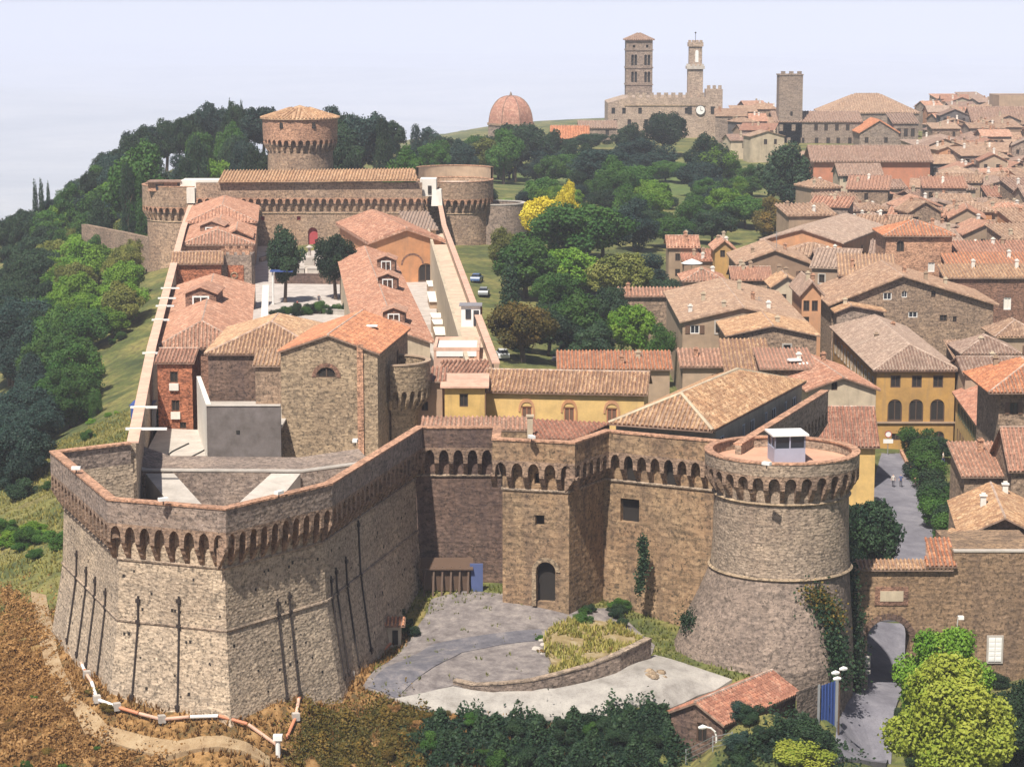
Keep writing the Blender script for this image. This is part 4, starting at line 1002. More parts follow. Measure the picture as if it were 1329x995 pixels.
# red gabled house behind it
zz = 15.4
ga = V2(at_z(481, 313, zz)); gb_ = V2(at_z(573, 311, zz))
e2, L = house('orange red gabled house with pale roof edge at the courtyard end', ga, gb_, 36, 7, zz, 2.1, 'gy', 'pl_orange', 'tl_pink', name='gabled_house', wins=[('f', 9.5, 8.2, 2.6, 3.2, 'ab')], step=.6, over=.6, thick=.4)
mb = MB()
cx_, cz_ = 7.2, 12.2
for k in range(9):
    a0, a1 = math.pi * k / 9, math.pi * (k + 1) / 9
    mb.poly([L(cx_ + r * math.cos(a), -.05, cz_ - 1 + r * math.sin(a)) for r, a in ((1.7, a0), (2.0, a0), (2.0, a1), (1.7, a1))])
mb.build('blind_arch', 'brick_dark', e2)
ga, gb_ = AB(532, 566, 293, 412, .1); house('low white trimmed annex beside the orange red gabled house', ga, gb_, 30, 7, 15.5, .6, 'shed', 'pl_cream', 'tl_grey', wins=[('f', 3, 13, 1.6, 1.2, 'd')], name='annex', cat='building', step=.6)
# glazed frames in the narrow yard
for k, (x0, x1, y0, y1) in enumerate(((557,583,378,391),(561,592,406,412),(563,595,414,420),(565,600,424,434),(556,580,364,371))):
    P = [at_z(x0, y1, 9.4), at_z(x1, y1, 9.4), at_z(x1 - 3, y0, 9.9), at_z(x0 - 3, y0, 9.9)]
    c = sum(P, Vector()) / 4; r = empty('yard_shelter', (c.x, c.y, 7), ['small white roofed shelter near the middle of the narrow yard', 'thin white shelter strip, second of the yard from the flat pink block up', 'thin white shelter strip between two others in the narrow yard', 'broad white shelter closest to the flat pink service block', 'topmost white shelter in the yard, under the orange red gabled house'][k], 'shelter', 'white shelters in the narrow yard')
    mb = MB(); roof_slab(mb, P, .12); mb.build('roof', 'pl_white', r)
    mb = MB(); mb.prism([V2(c.lerp(p, .93)) for p in P], 7.0, 9.25); mb.build('wall', 'pl_tan', r)
# flat pink service block
ga = A2(563, 470, 262); gb_ = A2(622, 470, 262); zs_ = zy(455, 262)
pk, L = house('flat roofed pink service block with white upper band and square vents', ga, gb_, 9, 7, zs_, 0, 'flat', 'pl_pink', 'pl_white', wins=[('f', 3.2, zs_ - .85, .5, .5, 'b'), ('f', 4.4, zs_ - .85, .5, .5, 'b'), ('f', 4.0, zs_ - 2.0, .5, .5, 'b')], name='service_block', cat='building')
mb = MB(); x, y, _ = L(2.6, -.05, 0); mb.box((x, y, zs_ - .35), (4.6, .12, .6)); mb.build('white_band', 'white', pk)
plane_roof('annex_roof', 'small pantile roof strip in front of the flat pink service block', [(573,486,246),(636,486,246),(634,467,252),(573,469,252)], 'tl_pink', 7, wallmat='pl_pink')
# guard cabin on the walkway
p = at_z(617, 424, 14.6); gcab = empty('guard_cabin', (p.x, p.y, 14.6), 'white and red guard cabin standing on the pink walkway', 'cabin')
mb = MB(); mb.box((p.x - .6, p.y + 1.2, 15.9), (2.4, 2.4, 2.6)); mb.build('cabin', 'white', gcab)
mb = MB(); mb.box((p.x - .4, p.y + 4.4, 15.7), (2.4, 3, 2.2)); mb.build('brick_store', 'brick_red', gcab)
mb = MB(); mb.box((p.x - .6, p.y + 1.2, 17.28), (2.9, 2.9, .16)); mb.build('roof', 'slate', gcab)
mb = MB(); mb.box((p.x - .9, p.y - .03, 16.2), (.7, .1, 1.2)); mb.box((p.x + .1, p.y - .03, 15.7), (.7, .1, 2.0)); mb.build('window', 'glass', gcab)
# yellow hall, annexes
zh = zy(508, 240)
a = A2(630, 505, 241); b = A2(836, 511, 239)
hall, L = house('long yellow hall with three pointed windows under a tiled roof', a, b, 7.5, 7, zh, 1.55, 'gx', 'pl_yellow', 'tl_tan',
    wins=[('f', u, zh - 3.4, 1.1, 1.75, 't') for u in (4.4, 8.9, 13.4)], name='hall', cat='building', step=.42, seg=.5, over=.4)
for u in (4.4, 8.9, 13.4):
    mb = MB(); o = arch_loop(u, zh - 3.6, 1.75, 2.75, pointed=True); i_ = arch_loop(u, zh - 3.6, 1.35, 2.4, pointed=True)
    for k in range(1, len(o) - 1):
        F = [L(*o[k][:1], -.08, o[k][1]), L(*o[k + 1][:1], -.08, o[k + 1][1]), L(i_[k + 1][0], -.08, i_[k + 1][1]), L(i_[k][0], -.08, i_[k][1])]; mb.poly(F)
        Bk = [(x, y + .2, z) for x, y, z in F]
        for q in range(4): mb.poly([F[q], F[(q + 1) % 4], Bk[(q + 1) % 4], Bk[q]])
    mb.build('pointed_surround', 'pl_orange', hall)
a = A2(577, 503, 238); b = A2(629, 503, 238); zx = zy(501, 238)
an, L = house('small yellow annex with one dark window and pink flat roof', a, b, 4.5, 7, zx, .5, 'shed', 'pl_yellow', 'pl_pink', wins=[('f', 2.0, zx - 2.2, .9, 1.4, 'b')], name='annex', cat='building', step=None, rich=False)
a = A2(540, 492, 240); b = A2(574, 492, 240); zx = zy(494, 240)
house('brown rendered store wall squeezed between apse turret and yellow annex', a, b, 5, 7, zx, .5, 'shed', 'pl_brown', 'tl_red', wins=[('f', .9, zx - 3.2, .7, 1.0, 'b')], name='store', cat='building', step=.42)
# hip-roofed building on the right
zm = 16.7
a = V2(at_z(790, 549, zm)); b = V2(at_z(925, 559, zm)); e = V2(at_z(1045, 496, zm)); f_ = (b - a).normalized(); dirb = (e - b).normalized()
hb = empty('hip_roofed_hall', (*(a.lerp(e, .5)), 7), 'cream hall with large ochre hip roof and side windows behind the round tower', 'building')
d_ = a + (e - b); za = 19.3
ap = V2(at_z(884, 511, za)); rb_ = V2(at_z(957, 480, za))
C = lambda p, z: (p.x, p.y, z)
roof(hb, [[C(a, zm), C(b, zm), C(ap, za)], [C(b, zm), C(e, zm), C(rb_, za), C(ap, za)], [C(a, zm), C(ap, za), C(rb_, za), C(d_, zm)], [C(e, zm), C(d_, zm), C(rb_, za)]], 'tl_tan', .42, .5, .2, [(C(a, zm), C(ap, za)), (C(b, zm), C(ap, za)), (C(ap, za), C(rb_, za)), (C(e, zm), C(rb_, za))], .2, 'pl_cream')
cen = (a + b + e + d_) / 4; ins = [cen.lerp(q, .965) for q in (a, b, e, d_)]
ins[0] = ins[0] + dirb * .9; ins[1] = ins[1] + dirb * .9
mb = MB(); Lr = (ins[2] - ins[1]).length; dr = (ins[2] - ins[1]).normalized(); nr = Vector((-dr.y, dr.x))
wu = [2.0, 8.6, 11.4, 15.8, 18.5, 22.5, 25.5]
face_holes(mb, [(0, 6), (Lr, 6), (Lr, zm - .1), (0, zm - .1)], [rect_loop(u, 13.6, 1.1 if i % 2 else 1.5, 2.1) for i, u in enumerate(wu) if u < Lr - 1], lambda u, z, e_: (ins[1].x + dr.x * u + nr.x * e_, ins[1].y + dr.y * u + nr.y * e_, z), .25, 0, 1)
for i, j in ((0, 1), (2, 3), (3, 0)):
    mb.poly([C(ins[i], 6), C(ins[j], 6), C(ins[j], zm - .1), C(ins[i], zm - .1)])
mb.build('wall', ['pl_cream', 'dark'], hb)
for i, u in enumerate(wu):
    if u < Lr - 1:
        fm, pm = win_meshes('w'); q = ins[1] + dr * u + nr * .1; wv = put('window', fm, (q.x, q.y, 14.65), math.atan2(dr.y, dr.x), (1.1 if i % 2 else 1.5, 1, 2.1), hb); pn = bpy.data.objects.new('pane', pm); COL.objects.link(pn); pn.parent = wv
# courtyard furniture: terrace walls, planters, portal
def cyard(px, py, z=8.2): return at_z(px, py, z)
def lowwall(label, p0, p1, h, mat, th=.6, grp=None, z=8.2, name='garden_wall'):
    a, b = cyard(*p0, z), cyard(*p1, z); mb = MB(); d = (V2(b) - V2(a)).normalized(); n = Vector((-d.y, d.x)) * th
    mb.strip([V2(a), V2(b)], [V2(a) + n, V2(b) + n], z - .5, z + h); mb.strip([V2(a) - n * .1, V2(b) - n * .1], [V2(a) + n * 1.1, V2(b) + n * 1.1], z + h + .003, z + h + .12)
    return tag(mb.build(name, mat), label, 'wall', grp)
for i, ((p0, p1), h) in enumerate(((((356,368),(461,369)), 1.6), (((360,352),(460,354)), .9), (((378,404),(455,410)), .7), (((340,340),(372,330)), .7))):
    lowwall(('dark stone retaining wall across the middle of the courtyard','pale low kerb wall between the courtyard trees','low front wall of the courtyard by the shrubs','short kerb wall beside the western courtyard tree')[i], p0, p1, h, ('st_dark','cement','cement','st_town')[i])
for i, (px, py) in enumerate(((388, 360), (407, 360))):
    p = cyard(px, py); mb = MB(); mb.box((p.x, p.y, 9.0), (2.0, 2.0, 1.6)); mb.box((p.x, p.y, 9.86), (2.2, 2.2, .12)); tag(mb.build('stone_planter', 'cement'), ('pale square stone planter on courtyard step beside the western tree','pale square stone planter on courtyard step, the one towards the eastern tree')[i], 'planter')
p = cyard(402, 348); mb = MB(); mb.box((p.x, p.y, 9.2), (1.8, 1.8, 2)); mb.lathe((p.x, p.y, 10.2), [(.9, 0), (.3, .3), (.25, 1.6), (.7, 1.8), (.1, 2.2)], 12); tag(mb.build('well_head', 'cement'), 'pale stone well head in front of the red keep door', 'well')
p = cyard(366, 395); gal = empty('canopy', (p.x, p.y, 8.2), 'grey blue canopy with white mast at the courtyard edge', 'canopy')
mb = MB(); mb.tube([(p.x - 1.4, p.y, 8.2), (p.x - 1.4, p.y, 13.4)], .16, 8); mb.build('mast', 'white', gal)
mb = MB(); mb.box((p.x, p.y + .6, 13.5), (3.6, 2.2, .2)); mb.build('roof', 'blue', gal)
# ================================================================== trees
def crown_mesh(name, kind, seed, n, leaf):
    R = np.random.default_rng(seed)
    if kind == 'round':
        k = 46; d = R.normal(size=(k, 3)); d /= np.linalg.norm(d, axis=1)[:, None]; d[:, 2] = d[:, 2] * .92 + .04
        sq = R.uniform(.78, 1.12, 3); c = d * sq * R.uniform(.42, .84, (k, 1)); r = R.uniform(.13, .27, k)
        c[:, :2] *= (1.0 - .28 * np.clip(c[:, 2:3], 0, 1)); c = np.vstack([c, [[0, 0, -.05], [.1, .05, .3], [-.12, .1, -.3]]]); r = np.append(r, [.46, .34, .34])
    elif kind == 'pine':
        k = 20; h = R.uniform(-.9, .75, k); rad = (.62 - .42 * (h + .9) / 1.65) * R.uniform(.5, 1.05, k); a = R.uniform(0, 6.28, k)
        c = np.stack([rad * np.cos(a), rad * np.sin(a), h], 1); r = R.uniform(.2, .36, k); c = np.vstack([c, [[0, 0, .78], [0, 0, -.2]]]); r = np.append(r, [.2, .45])
    elif kind == 'cypress':
        h = np.linspace(-.93, .93, 16); c = np.stack([R.normal(0, .03, 16), R.normal(0, .03, 16), h], 1); r = .30 * np.sqrt(np.clip(1 - ((h + .25) / 1.3) ** 2, .03, 1))
    else:
        k = 12; a = R.uniform(0, 6.28, k); rad = R.uniform(.2, .7, k); c = np.stack([rad * np.cos(a), rad * np.sin(a), R.uniform(-.5, .4, k)], 1); r = R.uniform(.25, .42, k)
    w = r ** 2; pick = R.choice(len(r), n * 2, p=w / w.sum())
    d = R.normal(size=(n * 2, 3)); d /= np.linalg.norm(d, axis=1)[:, None]
    inner = R.random(n * 2) < .22
    p = c[pick] + d * (r[pick] * np.where(inner, R.uniform(.5, .9, n * 2), R.normal(1.0, .13, n * 2)))[:, None]
    dist = np.min(np.linalg.norm(p[:, None, :] - c[None], axis=2) / r[None], axis=1)
    ok = (dist > .66) | inner; p = p[ok][:n]; d = d[ok][:n]; pk = pick[ok][:n]; m = len(p)
    nn = d + R.normal(0, .55, (m, 3)); nn[:, 2] += .25; nn /= np.linalg.norm(nn, axis=1)[:, None]
    t = np.cross(nn, R.normal(size=(m, 3))); t /= np.linalg.norm(t, axis=1)[:, None]; b = np.cross(nn, t)
    s = leaf * R.uniform(.6, 1.35, (m, 1)); cup = nn * s * .35
    v = np.stack([p - t * s - cup, p - b * s * .62 + cup, p + t * s - cup, p + b * s * .62 + cup], 1).reshape(-1, 3)
    me = bpy.data.meshes.new(name); f = np.arange(m * 4).reshape(-1, 4); me.from_pydata(v.tolist(), [], f.tolist())
    tone = np.clip(R.uniform(0, 1, len(r))[pk] * .7 + R.random(m) * .45 - .08, 0, 1)
    at = me.attributes.new('tone', 'FLOAT', 'POINT'); at.data.foreach_set('value', np.repeat(tone, 4).astype(np.float32))
    me.materials.append(MATS['lf_mid']); me.update(); return me
CR = {'round': [crown_mesh('crown', 'round', s, 9000, .046) for s in range(5)], 'pine': [crown_mesh('crown', 'pine', 20 + s, 6000, .045) for s in range(3)],
      'cypress': [crown_mesh('crown', 'cypress', 40 + s, 2600, .042) for s in range(2)], 'bush': [crown_mesh('crown', 'bush', 60 + s, 5000, .055) for s in range(4)],
      'big': [crown_mesh('crown', 'round', 80 + s, 24000, .034) for s in range(2)]}
def trunk_mesh(seed):
    R = random.Random(seed); mb = MB()
    mb.tube([(0, 0, -.5), (.01, .01, 0), (.03, -.02, .35), (-.02, .02, .7), (0, 0, 1.0)], [.055, .05, .042, .032, .012], 7)
    for k in range(5):
        a = k * 1.26 + R.uniform(-.3, .3); z = .38 + .09 * k; mb.tube([(0, 0, z), (.12 * math.cos(a), .12 * math.sin(a), z + .12), (.24 * math.cos(a), .24 * math.sin(a), z + .22)], [.022, .016, .005], 5)
    return mb.mesh('trunk', 'bark')
TRK = [trunk_mesh(s) for s in range(3)]
NTREE = 0
def tree(p, h, w, kind, mat, label, group=None, cat='tree', name='tree', zc=None, asp=None):
    """p: foot on the ground; h: full height; w: crown width"""
    global NTREE; NTREE += 1
    k = NTREE; r = empty(name, p, label, cat, group)
    me = CR[kind][k % len(CR[kind])]; rx = w / 2
    ch = h if kind in ('cypress', 'bush') else (h * .9 if kind == 'pine' else min(h * .93, max(w * (asp or 1.3), h * .82)))
    cz = p[2] + h - ch / 2
    o = put('crown', me, (p[0], p[1], cz), (k * 2.399) % 6.28, (rx / ((.84 if kind in ('round', 'big') else .95) if kind != 'cypress' else .34), rx / ((.84 if kind in ('round', 'big') else .95) if kind != 'cypress' else .34), ch / 2 / .97), r, mat)
    if kind != 'bush': put('trunk', TRK[k % 3], (p[0], p[1], p[2]), k * 1.7 % 6.28, (min(h * .8, w * .95), min(h * .8, w * .95), h * .82), r)
    else: put('stem', TRK[k % 3], (p[0], p[1], p[2]), k * 1.7 % 6.28, (h * .8, h * .8, h * .7), r)
    return r
def treepx(px, pt, wpx, D, kind, mat, label, zg=None, **kw):
    q = at_y(px, pt, D); g = H(q.x, q.y) if zg is None else zg
    h = max(2.0, q.z - g); w = wpx / 3000 * D
    if kind == 'round' and h > 1.9 * w: kw.setdefault('asp', 1.5)
    return tree((q.x, q.y, g), h, w, kind, mat, label, **kw)
treepx(369, 287, 52, 366, 'round', 'lf_dark', 'dark round tree in the courtyard, the one closer to the western ranges', zg=8.2, asp=1.55)
treepx(435, 293, 54, 370, 'round', 'lf_dark', 'dark round courtyard tree beside the long pink eastern roof', zg=8.2, asp=1.55)
PK = [(701,246,52,455,'round','lf_yellow','bright yellow autumn tree beside the low outwork wall'),(738,236,34,462,'round','lf_yellow','small bright yellow tree top joined to the larger yellow tree'),
 (757,252,120,438,'round','lf_mid','very broad green park tree below the yellow trees'),(683,298,96,400,'round','lf_mid','tall green tree standing against the eastern fort wall'),
 (738,312,74,405,'round','lf_bright','light green tree in the middle of the park'),(806,318,80,398,'round','lf_olive','spreading olive green tree above the grey park road'),
 (825,258,60,470,'round','lf_blue','dark bluish tree above the grey park road bend'),(679,383,82,334,'round','lf_rust','russet brown round tree by the parked cars'),
 (748,372,86,352,'round','lf_mid','green tree beside the russet brown tree'),(822,384,62,342,'round','lf_bright','fresh green tree behind the pantile strip roofs'),
 (794,362,46,366,'round','lf_dark','dark round shrub like tree at park road edge'),(662,338,27,372,'cypress','lf_dark','single dark cypress against the eastern fort wall'),
 (712,395,70,345,'round','lf_dark','dark tree in shade between russet tree and park road'),(772,412,64,335,'round','lf_dark','low dark tree in front of the park road'),
 (845,330,60,420,'pine','lf_blue','blue green fir near the tan gabled houses'),(782,270,70,455,'round','lf_blue','dark bluish round tree right behind the broad green tree'),
 (633,180,64,640,'round','lf_olive','olive brown round tree behind the eastern drum tower'),(676,152,74,690,'round','lf_dark','dark spreading tree in front of the domed baptistery'),
 (714,164,44,690,'round','lf_dark','tall dark oval tree at lawn edge'),(738,194,46,640,'round','lf_mid','mid green tree at the lawn corner'),
 (778,186,84,600,'round','lf_blue','large dark bluish tree mass between lawn and bare path'),(836,180,76,670,'round','lf_blue','wide bluish tree below the turreted palace'),
 (862,138,56,735,'round','lf_dark','tall dark tree rising in front of the turreted palace'),(816,156,44,730,'round','lf_dark','smaller dark tree under the palace wall'),
 (864,204,38,655,'round','lf_mid','little park tree on thin trunk over the bare lawn'),(888,208,32,650,'round','lf_mid','second little park tree on thin trunk with sunny grass under it'),
 (917,174,52,640,'round','lf_dark','dark round tree at the town edge of the park'),(906,204,58,600,'round','lf_blue','dark bushy tree beside the little park trees'),
 (1020,177,76,560,'round','lf_dark','huge dark green tree against the upper town roofs'),(968,248,62,522,'round','lf_mid','green bushy tree at foot of the huge dark tree'),
 (938,236,52,540,'round','lf_blue','blue green tree between little park trees and huge dark tree'),(1002,256,52,500,'round','lf_rust','brownish bushy tree by the upper houses'),
 (868,276,60,480,'round','lf_mid','green tree over the low town wall'),(892,298,48,452,'pine','lf_blue','small dark conifer above the first town roofs'),
 (838,228,60,560,'round','lf_bright','light green shrub like tree on the bare slope'),(925,268,60,490,'round','lf_dark','dark low tree above the first tan gables'),
 (700,196,50,650,'round','lf_blue','bluish tree at the lawn back corner'),(790,240,50,540,'round','lf_dark','dark tree in front of the bare earth path'),
 (655,290,50,430,'round','lf_olive','olive shrubby tree at foot of the eastern drum tower'),(720,345,60,385,'round','lf_mid','green tree below the light green park tree'),
 (870,355,50,395,'round','lf_dark','dark tree beside the white parasol terrace'),(855,420,40,330,'round','lf_mid','small green garden tree by the tan shuttered house'),
 (765,170,50,760,'round','lf_dark','dark tree between baptistery and turreted palace'),(600,176,40,620,'round','lf_blue','bluish tree over the roof of the eastern drum tower'),
 (560,180,44,600,'round','lf_mid','mid green tree right of the keep woods'),(541,163,34,600,'pine','lf_blue','bluish conifer among the trees behind the keep wall'),
 (497,156,38,545,'pine','lf_dark','tall dark conifer right behind the keep wall'),(470,138,74,565,'round','lf_blue','broad dark bluish tree just east of the round keep'),(446,148,60,560,'round','lf_dark','dark round tree touching the east side of the round keep')]
for t_ in PK: treepx(*t_)
rt_ = random.Random(11)
sky_line = [(150,186),(165,172),(182,164),(200,156),(215,146),(232,141),(250,137),(268,132),(285,130),(303,129),(322,131),(340,131),(430,140),(455,139),(485,143),(505,150)]
for i, (px, py) in enumerate(sky_line):
    treepx(px, py + rt_.uniform(-3, 4), rt_.uniform(34, 52), 600 + rt_.uniform(-15, 15), rt_.choice(['round', 'round', 'pine']), rt_.choice(['lf_dark', 'lf_blue']), 'dark tree on the crest of the wood behind the far keep', group='crest trees behind the keep')
for i in range(46):
    px = rt_.uniform(120, 345) if i % 4 else rt_.uniform(430, 640); lo = np.interp(px, [120, 210, 300, 345, 430, 640], [215, 158, 146, 148, 160, 196])
    treepx(px, lo + rt_.uniform(4, 55), rt_.uniform(30, 50), 520 + rt_.uniform(-30, 60), rt_.choice(['round', 'round', 'round', 'pine']), rt_.choice(['lf_dark', 'lf_blue', 'lf_dark', 'lf_mid']), 'dense dark tree in the wood behind the far keep', group='trees in the wood behind the keep')
treepx(185, 186, 90, 500, 'round', 'lf_mid', 'broad lighter green tree beside the western drum tower')
treepx(285, 196, 46, 520, 'round', 'lf_bright', 'light green tree between dark trees over the keep roof')
for px, pt in ((298, 131), (313, 133)): treepx(px, pt, 7, 590, 'cypress', 'lf_dark', 'thin cypress spike above the crest of the keep wood', group='cypress spikes on the crest')
for i, (px, pt, w, D) in enumerate(((45, 236, 8, 560), (53, 235, 8, 560), (62, 238, 6, 565), (95, 262, 20, 560))): treepx(px, pt, w, D, 'cypress', 'lf_dark', 'tall slim cypress alone on the far western skyline' if i < 3 else 'thick dark cypress near the ruined town wall', group='skyline cypresses' if i < 3 else None)
for i, (px, py) in enumerate(((2, 280), (14, 276), (28, 272), (40, 268), (66, 262), (76, 254), (86, 246), (94, 238), (102, 229), (110, 221), (118, 213), (126, 206), (134, 199), (142, 193), (150, 187), (72, 272), (92, 256), (108, 242), (122, 228), (136, 216), (152, 206), (165, 196))):
    treepx(px, py, rt_.uniform(30, 46), rt_.uniform(545, 610), 'round', rt_.choice(['lf_dark', 'lf_blue', 'lf_dark', 'lf_mid']), 'deep green tree along the sloping western skyline', group='trees on the western skyline')
for i in range(22):
    px = rt_.uniform(528, 745); treepx(px, rt_.uniform(163, 196), rt_.uniform(30, 52), rt_.uniform(620, 730), rt_.choice(['round', 'round', 'pine']), rt_.choice(['lf_dark', 'lf_blue', 'lf_mid', 'lf_dark']), 'dense tree on the rise between keep and baptistery', group='trees between keep and baptistery')
for i in range(20):
    px = rt_.uniform(70, 185); g = at_g(px, rt_.uniform(285, 335), 250)
    if g.y < 700: w = rt_.uniform(36, 56) / 3000 * g.y; tree(g, w * 1.1, w, 'round', rt_.choice(['lf_mid', 'lf_dark', 'lf_blue', 'lf_bright']), 'leafy tree under the ruined town wall', group='trees under the ruined town wall')
for i in range(64):
    px, py = rt_.uniform(650, 1010), rt_.uniform(232, 305)
    if (650 < px < 735 and 215 < py < 275) or (832 < px < 910 and 222 < py < 285): continue
    if px > np.interp(py, [200, 260, 300], [1010, 1010, 930]): continue
    g = at_g(px, py, 300); w = rt_.uniform(30, 52) / 3000 * g.y
    tree(g, w * rt_.uniform(.85, 1.15), w, rt_.choice(['round', 'round', 'round', 'pine']), rt_.choice(['lf_dark', 'lf_blue', 'lf_mid', 'lf_mid', 'lf_bright']), 'leafy tree in the park belt', group='trees in the park belt')
# the wooded western slope: feet taken from the ground itself
zones = [(30, (0, 70, 300, 470), 'lf_dark', 'dark tree high on the wooded western slope', (44, 66)), (24, (0, 60, 440, 640), 'lf_blue', 'bluish dark tree low on the wooded western slope', (50, 76)),
 (20, (60, 190, 300, 360), 'lf_mid', 'green tree on the western slope below the drum tower', (46, 70)), (24, (70, 175, 345, 450), 'lf_bright', 'light green tree in the sunny belt of the western slope', (44, 66)),
 (16, (70, 205, 320, 430), 'lf_olive', 'olive tree in the sunny belt of the western slope', (40, 60)), (18, (30, 130, 440, 560), 'lf_mid', 'green tree along the lower edge of the western wood', (46, 70))]
for n, (x0, x1, y0, y1), mat, lab, (w0, w1) in zones:
    for k in range(n):
        px, py = rt_.uniform(x0, x1), rt_.uniform(y0, y1)
        lim = np.interp(py, [300, 360, 420, 470, 520, 570, 640], [205, 200, 172, 150, 125, 85, 30])
        if px > lim: px = lim - rt_.uniform(0, 30)
        g = at_g(px, py, 200); D = g.y
        if D > 900: continue
        w = rt_.uniform(w0, w1) / 3000 * min(D, 420)
        tree(g, w * rt_.uniform(.95, 1.3), w, 'round', mat, lab, group=lab.replace('tree', 'trees', 1))
for i, (px, py) in enumerate(((108, 528), (120, 530), (128, 524), (84, 540))):
    g = at_g(px, py + 12, 200); tree(g, 3.6, 1.2, 'cypress', 'lf_mid', 'short young cypress on the grass below the west wall', group='young cypresses by the west wall')
# shrubs: slope, bank, forecourt
def bushes(n, box, size, mats, label, group, lim=None):
    for k in range(n):
        px, py = rt_.uniform(box[0], box[1]), rt_.uniform(box[2], box[3])
        if lim and not lim(px, py): continue
        g = at_g(px, py, 150); w = rt_.uniform(*size)
        tree((g.x, g.y, g.z - .15), w * rt_.uniform(.55, .8), w, 'bush', rt_.choice(mats), label, group=group, cat='shrub', name='shrub')
bushes(30, (560, 865, 936, 1000), (1.2, 2.6), ['lf_dark', 'lf_dark', 'lf_dark', 'lf_mid'], 'dark green shrub on the bank below the pale road', 'shrubs on the bank below the road')
bushes(18, (410, 600, 925, 1000), (.8, 1.6), ['lf_rust', 'lf_dark', 'lf_dry'], 'brownish shrub on the dry bank by the bastion corner', 'shrubs on the dry bank')
bushes(16, (0, 150, 880, 1000), (.8, 1.7), ['lf_rust', 'lf_dry', 'lf_mid', 'lf_dry'], 'dry scrubby bush on the brown slope under the bastion', 'dry bushes under the bastion')
bushes(10, (10, 78, 690, 745), (2.2, 3.6), ['lf_mid', 'lf_bright'], 'fresh green bush beside the bastion west corner', 'green bushes beside the bastion')
bushes(30, (40, 190, 440, 640), (1.2, 2.6), ['lf_bright', 'lf_olive', 'lf_mid'], 'low green bush on the grassy slope under the west wall', 'bushes on the grassy slope', lambda px, py: px < np.interp(py, [440, 520, 560, 640], [190, 165, 140, 60]))
bushes(14, (955, 1065, 925, 1000), (1.4, 2.6), ['lf_dark', 'lf_dark', 'lf_blue'], 'dark scrub bush between the tiled shed and the lane', 'scrub by the shed')
bushes(18, (1165, 1329, 880, 1000), (1.6, 3.2), ['lf_dark', 'lf_dark', 'lf_mid'], 'dark undergrowth bush beneath the big lane tree', 'undergrowth by the lane')
bushes(12, (745, 826, 786, 815), (1.2, 2.2), ['lf_dark', 'lf_dark', 'lf_mid'], 'dark shrub at the foot of the east curtain', 'shrubs at the foot of the curtain')
bushes(10, (690, 800, 812, 850), (.6, 1.2), ['lf_olive', 'lf_dry', 'lf_mid'], 'small straggly plant in the walled planting bed', 'plants in the walled bed')
bushes(4, (516, 548, 800, 830), (1.0, 1.8), ['lf_dark', 'lf_mid'], 'dark bush by the little tiled shrine', 'bushes by the shrine')
bushes(12, (0, 30, 560, 650), (3.0, 5.0), ['lf_dark', 'lf_blue'], 'dark thicket bush at the lower edge of the western wood', 'thicket at the wood edge')
bushes(16, (640, 860, 420, 470), (3, 5), ['lf_dark', 'lf_mid', 'lf_blue'], 'leafy garden shrub behind the yellow hall', 'shrubs behind the yellow hall')
bushes(34, (660, 900, 300, 440), (4, 7), ['lf_dark', 'lf_mid', 'lf_blue', 'lf_bright'], 'park shrub filling the park slope', 'shrubs on the park slope')
bushes(30, (690, 1050, 205, 290), (4, 7), ['lf_dark', 'lf_mid', 'lf_blue'], 'bushy shrub along the upper park paths', 'shrubs along the upper park', lambda px, py: not (840 < px < 900 and py < 250) and px > 730)
for i, (px, D, w) in enumerate(((1186, 300, 4.6), (1196, 291, 4.8), (1206, 282, 5), (1216, 273, 5), (1226, 264, 5), (1236, 255, 4.8), (1243, 248, 4), (1192, 286, 4), (1222, 259, 4.5), (1212, 268, 4.5), (1232, 251, 4.2))):
    x = (px - 664.5) / 3000 * D + 1.1; tree((x, D, H(x, D)), w * 1.0, w * 1.15, 'bush', ['lf_mid', 'lf_dark'][i % 2 if i > 1 else 0], 'bushy green hedge clump beside the sloping street', group='hedge clumps by the street', cat='hedge', name='hedge_bush')
treepx(1217, 562, 46, 297, 'round', 'lf_dark', 'dark tree in front of the ochre palace ground floor')
treepx(1129, 632, 84, 224, 'round', 'lf_dark', 'dark dense tree in shade beside the round tower')
treepx(1098, 655, 60, 214, 'round', 'lf_dark', 'dark tree tucked right behind the round tower')
def bigtree(px, pt, wpx, D, mat, label):
    q = at_y(px, pt, D); g = H(q.x, q.y); tree((q.x, q.y, g), q.z - g, wpx / 3000 * D, 'big', mat, label, asp=1.15)
bigtree(1237, 846, 176, 170, 'lf_lime', 'large yellow green leafy tree beside the lane')
bigtree(1226, 803, 118, 184, 'lf_bright', 'fresh green tree standing behind the yellow green tree')
bigtree(1322, 880, 120, 176, 'lf_dark', 'dark tree in shade below the shuttered window')
tree(at_g(1042, 999), 2.4, 5.2, 'bush', 'lf_lime', 'yellow green bush top near the foot of the lane', name='shrub', cat='shrub')
tree(at_g(1052, 975), 2.6, 4.0, 'bush', 'lf_dark', 'dark bush in shadow between shed and lane', name='shrub', cat='shrub')
treepx(1110, 330, 22, 395, 'round', 'lf_bright', 'small bright green tree in a gap between town roofs')
